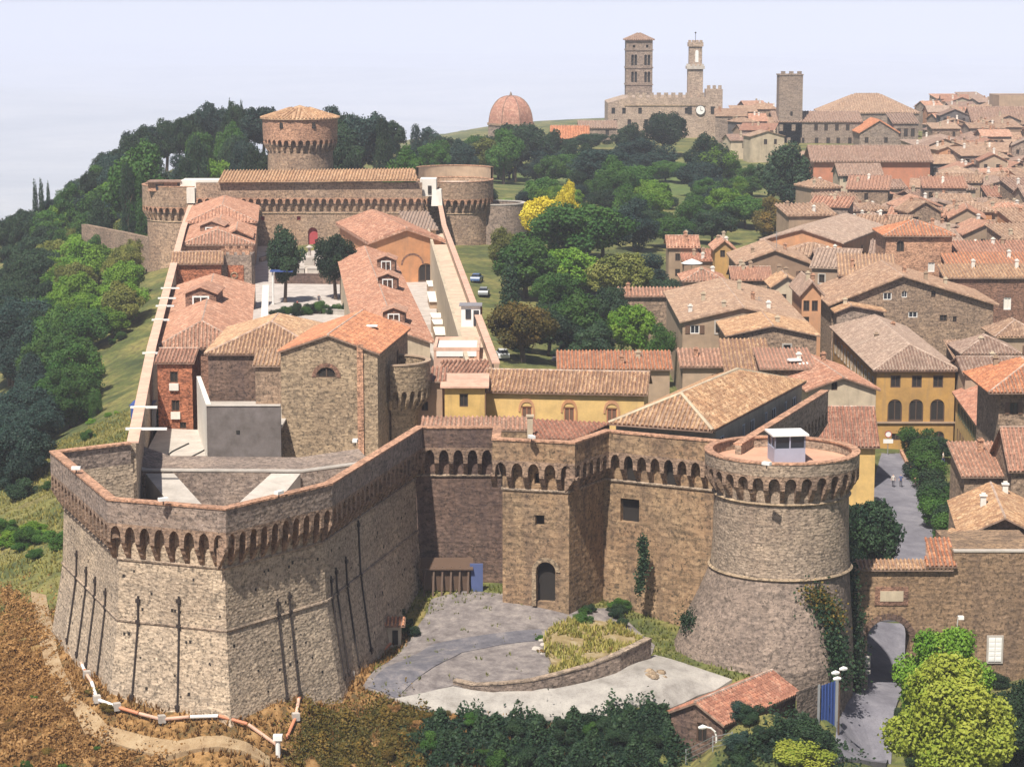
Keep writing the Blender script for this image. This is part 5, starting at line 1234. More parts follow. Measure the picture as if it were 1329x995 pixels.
# dry grass and green grass tufts
def tufts(name, n, box, hgt, mat, seed, lim=None):
    R = np.random.default_rng(seed); v = []; f = []; tone = []
    P = []
    while len(P) < n:
        x = R.uniform(box[0], box[1]); y = R.uniform(box[2], box[3])
        P.append((x, y))
        if len(P) >= n: break
    P = np.array(P); z = Hn(P[:, 0], P[:, 1])
    for (x, y), zz in zip(P, z):
        if lim and not lim(x, y): continue
        h0 = R.uniform(.5, 1.2) * hgt; tn = R.random()
        for b in range(3):
            a = R.uniform(0, 6.28); l = R.uniform(.2, .7) * hgt; w = .10 * hgt + .04; dx, dy = math.cos(a), math.sin(a); i = len(v)
            v += [(x - dy * w, y + dx * w, zz - .05), (x + dy * w, y - dx * w, zz - .05), (x + dx * l, y + dy * l, zz + h0)]; f.append((i, i + 1, i + 2)); tone += [tn] * 3
    me = bpy.data.meshes.new(name); me.from_pydata(v, [], f); at = me.attributes.new('tone', 'FLOAT', 'POINT'); at.data.foreach_set('value', np.array(tone, np.float32)); me.materials.append(MATS[mat])
    o = bpy.data.objects.new(name, me); COL.objects.link(o); o['kind'] = 'stuff'; return o
def inside(P, x, y):
    c = False
    for i in range(len(P)):
        a, b = P[i], P[i - 1]
        if (a[1] > y) != (b[1] > y) and x < (b[0] - a[0]) * (y - a[1]) / (b[1] - a[1]) + a[0]: c = not c
    return c
hard = [pg([(470,893),(500,862),(552,800),(600,768),(740,790),(850,838),(885,862),(950,884),(905,905),(790,931),(600,930),(510,909)]), pg([(40,770),(60,775),(75,850),(100,910),(140,945),(230,965),(350,985),(350,996),(215,985),(110,955),(75,905),(52,840)])]
tufts('dry_grass', 21000, (-46, 8, 164, 212), .42, 'lf_dry', 5, lambda x, y: not inside(hard[0], x, y) and (not inside(hard[1], x, y) or math.sin(x * 3.1 + y * 2.3) > .4) and (y < 200 or x < -36))
tufts('slope_grass', 16000, (-74, -37, 205, 330), .38, 'lf_straw', 6)
ROAD_ = pg([(512,909),(590,888),(720,890),(850,850),(950,884),(868,922),(690,936),(545,921)])
def scrub(name, n, poly, hgt, leaf, mat, seed):
    Q = pg(poly); R = np.random.default_rng(seed); xs = [p.x for p in Q]; ys = [p.y for p in Q]; P = []
    while len(P) < n:
        x = R.uniform(min(xs), max(xs), 4000); y = R.uniform(min(ys), max(ys), 4000)
        P += [(a, b) for a, b in zip(x, y) if inside(Q, a, b)]
    P = np.array(P[:n]); P = P + R.normal(0, 1, P.shape) * np.where(R.random((n, 1)) < .3, 1.3, .35); P = P[[not (inside(ROAD_, a, b) and R.random() < .97) for a, b in P]]; n = len(P); z = Hn(P[:, 0], P[:, 1]); hn = .5 + .28 * np.sin(P[:, 0] * 1.7 + P[:, 1] * .9) + .28 * np.sin(P[:, 1] * 2.3 - P[:, 0] * 1.1) + .2 * np.sin(P[:, 0] * 4.1)
    p = np.stack([P[:, 0], P[:, 1], z + np.clip(hn, .05, 1.3) * hgt * np.sqrt(R.random(n))], 1); nn = R.normal(size=(n, 3)); nn[:, 2] += .8; nn[:, 1] -= .5; nn /= np.linalg.norm(nn, axis=1)[:, None]
    tt = np.cross(nn, R.normal(size=(n, 3))); tt /= np.linalg.norm(tt, axis=1)[:, None]; b = np.cross(nn, tt); s = leaf * R.uniform(.5, 1.4, (n, 1))
    v = np.stack([p - tt * s, p - b * s * .6, p + tt * s, p + b * s * .6], 1).reshape(-1, 3); me = bpy.data.meshes.new(name); me.from_pydata(v.tolist(), [], np.arange(n * 4).reshape(-1, 4).tolist())
    at = me.attributes.new('tone', 'FLOAT', 'POINT'); at.data.foreach_set('value', np.repeat(np.clip(hn * .6 + R.normal(0, .25, n), 0, 1), 4).astype(np.float32)); me.materials.append(MATS[mat]); o = bpy.data.objects.new(name, me); COL.objects.link(o); o['kind'] = 'stuff'
scrub('scrub', 42000, [(575,938),(690,943),(790,938),(862,930),(880,965),(870,999),(560,999),(545,965)], 1.7, .15, 'lf_dark', 31)
scrub('dry_scrub', 20000, [(408,925),(500,915),(575,935),(548,965),(560,999),(380,999),(385,960)], 1.0, .13, 'lf_rust', 32)
scrub('lane_scrub', 14000, [(945,990),(1000,960),(1040,945),(1075,950),(1078,999),(940,999)], 1.3, .14, 'lf_dark', 33)
scrub('brown_scrub', 26000, [(2,760),(40,790),(68,880),(104,945),(215,990),(212,999),(2,999)], .8, .14, 'lf_dry', 34)
# climbing ivy and damp growth
def ivy(name, label, pts, mat, n, spread, leaf, seed):
    R = np.random.default_rng(seed); P = np.array([tuple(p) for p in pts]); k = R.integers(0, len(P) - 1, n); t = R.random(n)[:, None]
    p = P[k] * (1 - t) + P[k + 1] * t + R.normal(0, 1, (n, 3)) * np.array(spread)
    nn = R.normal(size=(n, 3)); nn[:, 1] -= 1.2; nn /= np.linalg.norm(nn, axis=1)[:, None]; tt = np.cross(nn, R.normal(size=(n, 3))); tt /= np.linalg.norm(tt, axis=1)[:, None]; b = np.cross(nn, tt); s = leaf * R.uniform(.6, 1.3, (n, 1))
    v = np.stack([p - tt * s, p - b * s * .7, p + tt * s, p + b * s * .7], 1).reshape(-1, 3); me = bpy.data.meshes.new(name); me.from_pydata(v.tolist(), [], np.arange(n * 4).reshape(-1, 4).tolist())
    at = me.attributes.new('tone', 'FLOAT', 'POINT'); at.data.foreach_set('value', np.repeat(R.random(n), 4).astype(np.float32)); me.materials.append(MATS[mat]); o = bpy.data.objects.new(name, me); COL.objects.link(o); bake_origin(o)
    return tag(o, label, 'ivy', kind='stuff')
ivy('ivy', 'dark ivy climbing between round tower and lane gate wall', [at_y(1092, 715, 200.5), at_y(1096, 760, 200.5), at_y(1102, 800, 200), at_y(1108, 850, 200), at_y(1104, 890, 200)], 'lf_dark', 6000, (.55, .35, .9), .16, 1)
ivy('ivy', 'dark damp plants hanging below the square window of the curtain', [at_y(834, 700, 205.2), at_y(836, 730, 205.2), at_y(829, 765, 205.2)], 'lf_dark', 1500, (.22, .12, .35), .13, 2)
ivy('ivy', 'plants rooted on the battered foot of the round tower', [at_y(890, 805, 198), at_y(902, 812, 196)], 'lf_dark', 900, (.35, .3, .5), .13, 3)

BEDP = pg([(715,888),(800,868),(842,845),(843,838),(800,812),(745,806),(712,818),(705,835)])
bg = tufts('bed_grass', 5000, (2, 16, 186, 208), .5, 'lf_straw', 9, lambda x, y: inside(BEDP, x, y) and math.sin(x * 1.1 + y * .7) + math.sin(x * .5 - y * 1.3) > -.6); bg.location.z = .3
ROADP = pg([(512,909),(590,893),(720,896),(850,852),(950,884),(868,922),(690,936),(545,921)]); FCP = pg([(470,893),(552,800),(662,772),(740,790),(800,790),(850,838),(800,874),(640,899),(545,905)])
tufts('edge_weeds', 5200, (-12, 22, 182, 210), .34, 'lf_olive', 12, lambda x, y: (not inside(ROADP, x, y) and not inside(FCP, x, y)) or (inside(FCP, x, y) and math.sin(x * 2.1 + y * .4) + math.sin(y * 1.7 - x * .6) > 1.55))

ivy('ivy', 'dark overgrowth covering the lane side of the battered tower foot', [at_y(1048, 775, 193.5), at_y(1066, 800, 193.5), at_y(1078, 840, 193), at_y(1088, 875, 192.5)], 'lf_dark', 6500, (.7, .5, .8), .15, 5)
ivy('ivy', 'dry brown plants clinging to the broken edge of the battered foot', [at_y(1050, 768, 193), at_y(1072, 790, 193.4), at_y(1082, 812, 193.4)], 'lf_rust', 1800, (.6, .4, .5), .13, 6)
# ================================================================== lane gate wall and the near houses
D0 = 203.0
a = A2(1088, 733, D0); b = A2(1350, 733, D0)
gw = empty('lane_gate_wall', (*a.lerp(b, .4), -7), 'brown stone wall with tall arched lane passage, pale plaque and tile coping', 'gate wall')
gl = (b - a).length; U = lambda px: (px - 1088) / 3000 * D0 * (1 / 1.0)
zq = zy(736, D0); zr2 = zy(716, D0); uS = U(1241)
arch = arch_loop(U(1157), -8.6, 3.95, zy(804, D0) + 8.6, 14); wnd = rect_loop(U(1300), zy(859, D0), 1.15, 2.2)
mb = MB(); T3_ = lambda u, z, e: (a.x + u, a.y + e, z)
outer = [(0, -9.5), (U(1157) - 1.98, -9.5), (U(1157) + 1.98, -9.5), (gl, -9.5), (gl, zr2), (uS, zr2), (uS, zq), (0, zq)]
face_holes(mb, [(0, -8.7), (gl, -8.7), (gl, zr2), (uS, zr2), (uS, zq), (0, zq)], [arch], lambda u, z, e: T3_(u, z, e), 2.4, 0)
face_holes(mb, [(0, -8.7), (uS, -8.7), (uS, zq), (0, zq)], [arch], lambda u, z, e: T3_(u, z, 2.4), .01, 0)
mb.poly([T3_(0, zq, 0), T3_(uS, zq, 0), T3_(uS, zq, 2.4), T3_(0, zq, 2.4)]); mb.poly([T3_(uS, zr2, 0), T3_(gl, zr2, 0), T3_(gl, zr2, 9), T3_(uS, zr2, 9)])
mb.poly([T3_(uS, -9, 2.4), T3_(uS, -9, 9), T3_(uS, zr2, 9), T3_(uS, zr2, 0), T3_(uS, zq, 0), T3_(uS, zq, 2.4)])
mb.build('wall', 'st_wallR', gw)
mb = MB()
for k in range(15):
    a0, a1 = math.pi * k / 15 + .015, math.pi * (k + 1) / 15 - .015; cz = zy(804, D0) - 1.975
    F = [T3_(U(1157) + r * math.cos(t_), cz + r * math.sin(t_), -.07) for r, t_ in ((2.0, a0), (2.55, a0), (2.55, a1), (2.0, a1))]
    Bk = [(x, y + .3, z) for x, y, z in F]; mb.poly(F)
    for i in range(4): mb.poly([F[i], F[(i + 1) % 4], Bk[(i + 1) % 4], Bk[i]])
mb.build('arch_ring', 'st_dark', gw)
mb = MB(); mb.box(T3_(U(1160), zy(773, D0), -.06), (2.1, .14, .95)); mb.build('plaque', 'pl_cream', gw)
mb = MB(); mb.box(T3_(U(1160), zy(773, D0), -.02), (3.0, .12, 1.7)); mb.build('plaque_surround', 'brick_dark', gw)
roof(gw, [[T3_(-.2, zq - .12, -.35), T3_(uS, zq - .12, -.35), T3_(uS, zq + .45, 1.2), T3_(-.2, zq + .45, 1.2)]], 'tl_tan', .36, .5)
roof(gw, [[T3_(U(1203), zq + .2, -.45), T3_(uS + .3, zq + .2, -.45), T3_(uS + .3, zq + 2.0, 3.2), T3_(U(1212), zq + 2.0, 3.2)]], 'tl_orange', .36, .5)
fm, pm = win_meshes('w')
mb = MB(); mb.box(T3_(U(1300), zy(842, D0), -.05), (1.5, .16, 2.6)); mb.build('window_surround', 'cement', gw)
for s_ in (-1, 1): put('shutter', shutter_mesh('white'), T3_(U(1300) + s_ * .3, zy(842, D0), -.17), 0, (.56, 1, 2.2), gw)
mb = MB(); mb.strip([V2(T3_(uS, 0, -.08)), V2(T3_(gl, 0, -.08))], [V2(T3_(uS, 0, .5)), V2(T3_(gl, 0, .5))], zr2 + .003, zr2 + .16); mb.build('coping', 'cement', gw)
mb = MB(); mb.tube([T3_(U(1248), zy(820, D0), -.1), T3_(U(1248), zy(800, D0), -.5), T3_(U(1249), zy(797, D0), -.9)], .05, 6); mb.box(T3_(U(1250), zy(797, D0), -1.1), (.5, .5, .28)); mb.build('wall_lamp', 'white', gw)
mb = MB(); mb.box(T3_(U(1130), zy(858, D0), -.08), (.5, .08, 1.1)); mb.lathe(T3_(U(1130), zy(873, D0), -.1), [(.01, -.0), (.28, .0), (.28, .3), (.01, .3)], 12); mb.build('notice_board', 'cloth_pale', gw)

def W_(px, pl, D, sc=1): return (px - pl) / 3000 * D
def T(label, pl, pr, py, D, dpt, rise, kind, wm, rm, ang=0.0, wins=(), zb=None, group=None, **kw):
    a, b = AB(pl, pr, py, D, ang); ze = zy(py, D)
    ws = []
    for w in wins:
        if w[0] == 'f': ws.append(('f', (w[1] - pl) / 3000 * D, zy(w[2], D), w[3], w[4], w[5]))
        else: ws.append(w)
    if D < 470 and not ws and kind in ('gx', 'gy', 'hip') and zb is None:
        w_ = (b - a).length
        for u in np.arange(1.7, w_ - 1.3, 3.1):
            for dz in (2.7, 5.6):
                if RT_.random() < .6: ws.append(('f', float(u), ze - dz, .95, 1.4, RT_.choice(['b', 'b', 'dsB', 'bf'])))
    if D < 470 and 'chims' not in kw:
        w_ = (b - a).length; kw['chims'] = [(RT_.uniform(1, w_ - 1), RT_.uniform(1, max(1.5, dpt - 1)), RT_.uniform(.7, 1.3)) for _ in range(RT_.choice([1, 2, 3]))]
    FOOT.append(((a.x + b.x) / 2 - math.sin(ang) * dpt / 2, (a.y + b.y) / 2 + math.cos(ang) * dpt / 2, max((b - a).length, dpt) / 2))
    return house(label, a, b, dpt, zb, ze, rise, kind, wm, rm, wins=ws, group=group, **kw)
FOOT = []; RT_ = random.Random(77)
# ochre palace on the street
lw_ = []
for v in np.arange(3, 40, 3.3): lw_ += [('l', float(v), 3.4, 1.1, 1.8, 'bf'), ('l', float(v), -1.2, 1.2, 2.0, 'b')]
pal, L = T('ochre palace with three dark arches above the sloping street', 1138, 1241, 480, 305, 42, 2.6, 'hip', 'pl_ochre', 'tl_grey', wins=[('f', px, 503, 1.35, 1.65, 'b') for px in (1163, 1191, 1219)] + [('f', px, 547, 1.95, 3.05, 'ab') for px in (1163, 1191, 1219)] + [('f', 1165, 571, 1.1, .9, 'b'), ('f', 1191, 571, 1.5, .9, 'b'), ('f', 1222, 584, 1.5, 2.6, 'ab')] + lw_,
    name='palace', step=.42, seg=.55, hip=5.5, over=.55, chims=[(3, 20, 1.0), (7, 30, 1.2), (6, 12, .9)])
mb = MB(); x0 = L(-.1, -.14, 0); x1 = L(10.6, -.14, 0); mb.box(((x0[0] + x1[0]) / 2, x0[1] + .1, zy(548, 305)), (10.7, .4, .22)); mb.build('string_course', 'pl_tan', pal)
T('grey roofed house with a tiled front slope behind the palace corner', 1253, 1338, 484, 300, 9, 1.4, 'gx', 'pl_tan', 'tl_grey', step=.45)
T('broad grey hip roof with a tan hip behind the striped front slope', 1250, 1322, 459, 318, 9, 2, 'hip', 'pl_tan', 'tl_grey', step=.45, chims=[(3, 3, 1)])
T('brown stone house with a big orange hip roof over the yellow terrace', 1297, 1392, 507, 256, 12, 2.6, 'hip', 'st_house', 'tl_orange', step=.42, seg=.55, over=1.5, hip=4.2)
fy = []
for v in np.arange(2, 28, 3.1): fy += [('l', float(v), 1.6, 1.0, 1.7, 'ds'), ('l', float(v), -1.7, 1.0, 1.7, 'dsB')]
a = Vector((56.6, 271)); b = a + Vector((math.cos(-.07), math.sin(-.07))) * 9
house('long yellow shuttered street terrace under an orange and brown roof', a, b, 31, None, 4.3, 1.8, 'gy', 'pl_yellow', 'tl_red', wins=fy, step=.42); FOOT.append((62, 287, 16))
T('small stone house with sunny tile lean roof by the hedge', 1252, 1316, 617, 240, 8, 1.9, 'shed', 'st_house', 'tl_pink', wins=[('f', 1287, 653, 1.3, 1.4, 'b')], step=.42, seg=.55)
T('brick sided house with steep tile roof at the frame edge above the hedge', 1313, 1390, 607, 236, 9, 3.4, 'gx', 'st_house', 'tl_red', step=.42, seg=.55)
T('dark stone gabled house with mottled tan roof on top of the gate wall', 1254, 1352, 692, 213, 15, 1.7, 'gy', 'st_dark', 'tl_tan', ang=-.12, step=.42, seg=.5, zb=0, over=.7)
plane_roof('porch_roof', 'little ochre tile porch roof at the corner of the dark gabled house', [(1226, 700, 209), (1268, 702, 209), (1268, 688, 212.5), (1232, 686, 212.5)], 'tl_tan', -2, wallmat='st_dark')
# houses between hall and palace
T('cream gabled house with one small window and pink grey roof by the palace', 1049, 1140, 506, 278, 19, 1.5, 'gy', 'pl_cream', 'tl_pink', ang=.10, wins=[('f', 1084, 507, .75, 1.1, 'b')], step=.42, seg=.55)
T('mottled tile roofed house right behind the round tower rim', 1052, 1137, 576, 256, 12, 3.2, 'gx', 'pl_yellow', 'tl_red', ang=-.05, step=.42, seg=.55, chims=[(1.8, 4.6, 1.0)], over=.5)
T('tan gabled house with brown shutters and long pink roof', 886, 1043, 417, 320, 34, 2.0, 'gy', 'pl_tan', 'tl_town', wins=[('f', 902, 433, 1.3, 1.2, 'wsB'), ('f', 934, 432, 1.0, 1.6, 'bf'), ('f', 972, 440, .9, 1.3, 'b')], step=.46, seg=.6, chims=[(1.5, 6, 1), (4, 14, 1.2), (6, 3, .9), (11, 12, 1.1), (10, 22, 1.4), (12.5, 5, 1)])
T('low dark stone gabled cottage in front of the tan shuttered house', 945, 1061, 435, 306, 13, 1.3, 'gy', 'st_house', 'tl_tan', step=.46, chims=[(7, 4, .8)])
T('long low orange pantile roof behind the yellow hall', 727, 871, 478, 291, 5, 1.3, 'shed', 'pl_tan', 'tl_orange', step=.46, seg=.6)
T('short pantile roof with bright stripes below the tan shuttered house', 886, 946, 475, 295, 5, 1.3, 'shed', 'pl_tan', 'tl_pink', step=.5, seg=.6)
T('steep striped pantile roof below the dark stone cottage', 944, 1000, 481, 293, 8, 2.7, 'shed', 'st_house', 'tl_tan', step=.5, seg=.6, chims=[(4, 2, .6)])
T('low tile roofed outhouse with white skylights near the cream gabled house', 990, 1056, 478, 288, 8, 1.2, 'shed', 'st_house', 'tl_red', step=.46, chims=[(5, 4, .6)])
T('tall narrow orange plastered house in the shady street', 1041, 1066, 380, 338, 12, 1.6, 'gy', 'pl_orange', 'tl_brown', step=.5, wins=[('f', 1047, 404, .9, 1.6, 'b'), ('f', 1058, 404, .9, 1.6, 'b'), ('f', 1047, 425, .9, 1.6, 'b')])
T('brown gabled house in the middle of the roofs, facing the fort', 958, 1053, 342, 398, 17, 2.3, 'gy', 'pl_brown', 'tl_town', step=.6, chims=[(3, 5, 1), (9, 8, 1.2)])
T('grey pink long roof beside the brown gabled house', 1054, 1108, 346, 392, 14, 2.4, 'gx', 'pl_brown', 'tl_grey', ang=-.3, step=.6)
T('wide brown stone gable house with white arched windows under the red roofed tower', 1080, 1291, 394, 353, 20, 4.3, 'gy', 'st_house', 'tl_town', ridge_at=.43, step=.5, seg=.7, over=.7,
   wins=[('f', 1152, 389, 1.3, 1.1, 'w'), ('f', 1174, 386, .8, 1.0, 'aw'), ('f', 1212, 386, .7, 1.0, 'b'), ('f', 1226, 417, 1.2, 1.0, 'b'), ('f', 1241, 418, .6, .9, 'b'), ('f', 1186, 412, 1.4, .9, 'w')], chims=[(12, 6, 1), (15, 4, 1.3), (19, 9, 1)])
T('low grey stone annex against the wide brown gable house', 1086, 1147, 404, 349, 4, .9, 'gy', 'st_town', 'tl_tan', ridge_at=.3, step=.5)
T('red roofed brick tower house rising above the roofs', 1150, 1236, 306, 385, 11, 2.2, 'hip', 'brick_rim', 'tl_orange', wins=[('f', 1169, 327, 1.3, 1.9, 'ab'), ('f', 1210, 353, 1.1, 1.6, 'c')], step=.55, over=.55, name='tower_house')
for i, (py, D, rm, lab) in enumerate(((360, 372, 'tl_tan', 'brown walled house with white window beside the wide stone gable'), (345, 379, 'tl_orange', 'orange roof strip, middle of three stepped roofs by the tower house'), (329, 386, 'tl_red', 'upper red roof of three stepped roofs by the tower house'))):
    T(lab, 1228 + 4 * i, 1350, py, D, 6.2, 1.3, 'shed', 'brick_dark', rm, wins=[('f', 1309, 402, 1.2, 2.0, 'c')] if i == 0 else (), step=.55)
T('tan roofed wing leaning on the tower house', 1091, 1160, 357, 372, 8, 2.4, 'shed', 'st_house', 'tl_tan', ang=-.1, step=.55)
a = V2(at_y(1093, 312, 420)); b = V2(at_y(1147, 290, 452)); FOOT.append((60, 438, 16))
house('orange tan street house with a row of five windows and pink grey roof', a, b, 15, None, 12.4, 2.2, 'gx', 'pl_orange', 'tl_grey', wins=[('f', 3 + 6.6 * k, 8.6, 1.2, 1.9, 'b') for k in range(5)], step=.6)
T('cream house with grey shutters under the long red walled roof', 1090, 1145, 227, 560, 12, 2.2, 'gx', 'pl_cream', 'tl_brown', wins=[('f', 1101, 236, 1.2, 1.5, 'ds'), ('f', 1128, 236, 1.2, 1.5, 'ds')], step=.7)
T('long red walled building with pale eaves in the upper town', 1056, 1207, 208, 620, 15, 3.4, 'gx', 'pl_red', 'tl_brown', step=.8, over=.9)
T('long stone palace with two rows of small windows beside the square tower', 1005, 1118, 158, 800, 20, 3.0, 'gx', 'st_town', 'tl_brown', step=.9, wins=[('f', px, 170, 1.3, 2.2, 'b') for px in (1014, 1030, 1059, 1072, 1086, 1100)] + [('f', px, 187, 1.3, 2.2, 'b') for px in (1024, 1042, 1060, 1075, 1088, 1103)])
T('large brown hip roof on the skyline behind the long stone palace', 1070, 1192, 147, 845, 26, 6.6, 'hip', 'st_town', 'tl_town', step=.9)
T('stone house with orange pink gable next to the long stone palace', 1116, 1166, 172, 785, 18, 4, 'gy', 'st_town', 'tl_orange', step=.9, wins=[('f', 1125, 186, 1.3, 2, 'b'), ('f', 1150, 186, 1.3, 2, 'b')])
T('stone block with plain openings east of the orange pink gable', 1160, 1192, 160, 800, 14, 2.6, 'shed', 'st_town', 'tl_brown', step=.9, wins=[('f', px, 178, 1.4, 3, 'b') for px in (1167, 1176, 1185)])
T('ochre skyline house with arched loggia windows', 1262, 1352, 157, 800, 16, 4.4, 'gx', 'pl_tan', 'tl_brown', step=.9, wins=[('f', px, 172, 1.3, 2, 'ab') for px in (1272, 1280, 1288, 1296, 1304)])
T('flat topped pale pink block on the skyline', 1297, 1350, 125, 850, 18, 0, 'flat', 'pl_tan', 'tl_brown')
T('grey hip roofed hall beside the turreted palace', 939, 998, 163, 855, 18, 5, 'hip', 'st_town', 'tl_grey', step=.9)
T('pink orange roofed house between baptistery and turreted palace', 716, 764, 184, 790, 15, 5, 'gx', 'pl_tan', 'tl_orange', step=.9)
T('stone house with flat brown roof next to the turreted palace', 752, 800, 166, 815, 16, 2, 'gx', 'st_town', 'tl_brown', step=.9, wins=[('f', 788, 176, 1.3, 2, 'b')])
T('small tan house behind the park trees with plain tile roof', 868, 906, 320, 430, 8, 1.6, 'gx', 'pl_tan', 'tl_pink', step=.6)
T('low house with red roof beside the white parasol', 888, 926, 338, 425, 8, 1.2, 'shed', 'pl_brown', 'tl_red', step=.6)
T('ochre fronted small house among the first town roofs', 928, 952, 322, 420, 8, 1.4, 'gy', 'pl_ochre', 'tl_pink', step=.6, wins=[('f', 938, 334, .9, 1.3, 'b')])
T('tan corner house with flat pitched roof above the shuttered house', 888, 940, 365, 372, 9, 1.6, 'hip', 'pl_tan', 'tl_pink', step=.55, chims=[(3, 3, 1), (5, 5, 1)])
T('grey stone outbuilding with pantile cap along the park edge', 805, 886, 384, 372, 3, .8, 'shed', 'st_house', 'tl_pink', step=.55)
T('plain tan house tucked behind the broad grey hip roof', 1294, 1352, 437, 338, 9, 2.0, 'hip', 'pl_tan', 'tl_town', step=.46)
T('brown house with a lean roof wedged between the palace and the grey roofs', 1242, 1262, 466, 322, 8, 1.4, 'shed', 'pl_brown', 'tl_town', step=.46)
T('low rust roofed house in front of the brown gabled house', 952, 1000, 362, 376, 8, 1.5, 'gx', 'st_house', 'tl_rust', step=.55)
T('pale small house with tan roof filling the gap by the shady street', 1003, 1040, 371, 362, 8, 1.5, 'gy', 'pl_cream', 'tl_tan', step=.55)
T('stone house with brown roof beneath the orange street house', 1062, 1092, 340, 405, 8, 1.6, 'gx', 'st_house', 'tl_brown', step=.6)
# square tower of the long palace
def crenels(mb, c, w, d, z, n, m, h=.9, t=.5):
    for k in range(n):
        u = -w / 2 + w * (k + .5) / n
        for v in (-d / 2 + t / 2, d / 2 - t / 2): mb.box((c[0] + u, c[1] + v, z + h / 2), (w / n * .55, t, h), 0, m)
q = at_y(1027, 98, 800); st = empty('square_tower', (q.x, q.y + 4, 8), 'plain square stone tower standing above the long stone palace', 'tower')
mb = MB(); mb.box((q.x, q.y + 4, (q.z + 8) / 2), (8.1, 8, q.z - 8)); mb.build('wall', 'st_town', st)
mb = MB(); mb.box((q.x, q.y + 4, q.z + .2), (8.5, 8.4, .4)); mb.build('cornice', 'st_town', st)
for k in range(3):
    mb = MB(); mb.box((q.x - 2.8 + 2.8 * k, q.y + .2, q.z + .9), (1.5, .6, 1.0)); mb.build('merlon', 'st_town', st)
mb = MB(); mb.box((q.x + .3, q.y - .02, q.z - 13), (.8, .2, 1.4)); mb.build('window', 'dark', st)
# turreted palace with clock and bell tower
DP = 840; q0 = at_y(789, 134, DP); q1 = at_y(916, 126, DP); q2 = at_y(938, 116, DP); zbp = 3
pr = empty('turreted_palace', ((q0.x + q1.x) / 2, DP + 10, zbp), 'battlemented stone palace with a white clock face and slim bell tower', 'palace')
mb = MB(); f0 = [(q0.x, zbp), (q1.x, zbp), (q1.x, at_y(0, 127, DP).z), (at_y(814, 0, DP).x, at_y(0, 127, DP).z), (q0.x, q0.z)]
wl_ = [rect_loop(at_y(px, 0, DP).x, at_y(0, 148, DP).z, 1.3, 2.2) for px in (797, 811, 832, 893)] + [rect_loop(at_y(px, 0, DP).x, at_y(0, 163, DP).z, 1.3, 2.2) for px in (800, 818, 840, 870, 890)]
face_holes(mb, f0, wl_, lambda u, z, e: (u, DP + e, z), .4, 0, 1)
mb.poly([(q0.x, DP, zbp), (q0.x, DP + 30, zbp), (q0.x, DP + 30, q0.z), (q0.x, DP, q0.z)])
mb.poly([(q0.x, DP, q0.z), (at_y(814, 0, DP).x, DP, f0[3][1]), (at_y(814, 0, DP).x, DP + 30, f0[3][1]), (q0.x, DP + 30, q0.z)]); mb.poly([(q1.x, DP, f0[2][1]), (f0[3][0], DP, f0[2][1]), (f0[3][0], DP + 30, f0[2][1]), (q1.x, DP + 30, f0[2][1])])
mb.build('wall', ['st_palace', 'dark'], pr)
mb = MB(); mb.box(((q1.x + q2.x) / 2, DP + 3, (zbp + q2.z) / 2), (q2.x - q1.x, 6.2, q2.z - zbp)); mb.build('corner_turret', 'st_palace', pr)
for k in range(11):
    x = f0[3][0] + (q1.x - f0[3][0]) * (k + .5) / 11; mb = MB(); mb.box((x, DP + .35, f0[2][1] + .9), (1.5, .6, 1.8)); mb.build('merlon', 'st_palace', pr)
for k in range(3):
    mb = MB(); mb.box((q1.x + (q2.x - q1.x) * (k + .5) / 3, DP + .2, q2.z + .7), (1.2, .6, 1.4)); mb.build('merlon', 'st_palace', pr)
for py in (137,):
    mb = MB(); mb.box(((q0.x + q1.x) / 2 + 3, DP - .08, at_y(0, py, DP).z), (q1.x - q0.x - 6, .3, .4)); mb.build('string_course', 'st_church', pr)
c = at_y(909, 143, DP - .2); mb = MB(); mb.tube([(c.x, DP - .45, c.z), (c.x, DP + .1, c.z)], 1.75, 24); mb.build('clock_face', 'white', pr)
mb = MB(); mb.beam((c.x, DP - .5, c.z), (c.x + .1, DP - .5, c.z + 1.2), .16, .1); mb.beam((c.x, DP - .5, c.z), (c.x + .8, DP - .5, c.z - .2), .16, .1); mb.tube([(c.x + 1.7 * math.cos(t), DP - .42, c.z + 1.7 * math.sin(t)) for t in np.linspace(0, 6.283, 20)], .12, 5); mb.build('clock_hands', 'dark', pr)
for px in (925, 895):
    mb = MB(); cx = at_y(px, 143, DP).x; mb.box((cx, DP - .12, at_y(0, 143, DP).z), (1.5, .3, 2.6)); mb.build('window', 'dark', pr)
bt = at_y(902.5, 60, DP + 6); bw = 4.9; zl = at_y(0, 88, DP + 6).z
mb = MB(); mb.box((bt.x, DP + 6, (zl + 15) / 2), (bw + .5, bw + .5, zl - 15)); mb.build('bell_tower', 'st_palace', pr)
mb = MB(); mb.box((bt.x, DP + 6, zl + .1), (bw + 1.6, bw + 1.6, 1.1)); crenels(mb, (bt.x, DP + 6), bw + 1.6, bw + 1.6, zl + .65, 4, 0, .7, .3); mb.build('gallery', 'cement', pr)
zt_ = at_y(0, 55, DP + 6).z; mb = MB(); mb.box((bt.x, DP + 6, (zl + zt_) / 2), (bw - .3, bw - .3, zt_ - zl)); mb.build('belfry', 'st_palace', pr)
mb = MB(); mb.box((bt.x, DP + 6, zt_ - .8), (bw + .5, bw + .5, 1.5)); crenels(mb, (bt.x, DP + 6), bw + .5, bw + .5, zt_ - .05, 4, 0, .8, .4); mb.build('belfry_top', 'st_palace', pr)
mb = MB(); lp = arch_loop(bt.x + .4, zl + 2.0, 1.2, 4.4, pointed=True); mb.poly([(x, DP + 6 - bw / 2 + .08, z) for x, z in lp]); mb.poly([(x, DP + 6 - bw / 2 + .15, z) for x, z in lp[::-1]]); mb.build('belfry_window', 'white', pr)
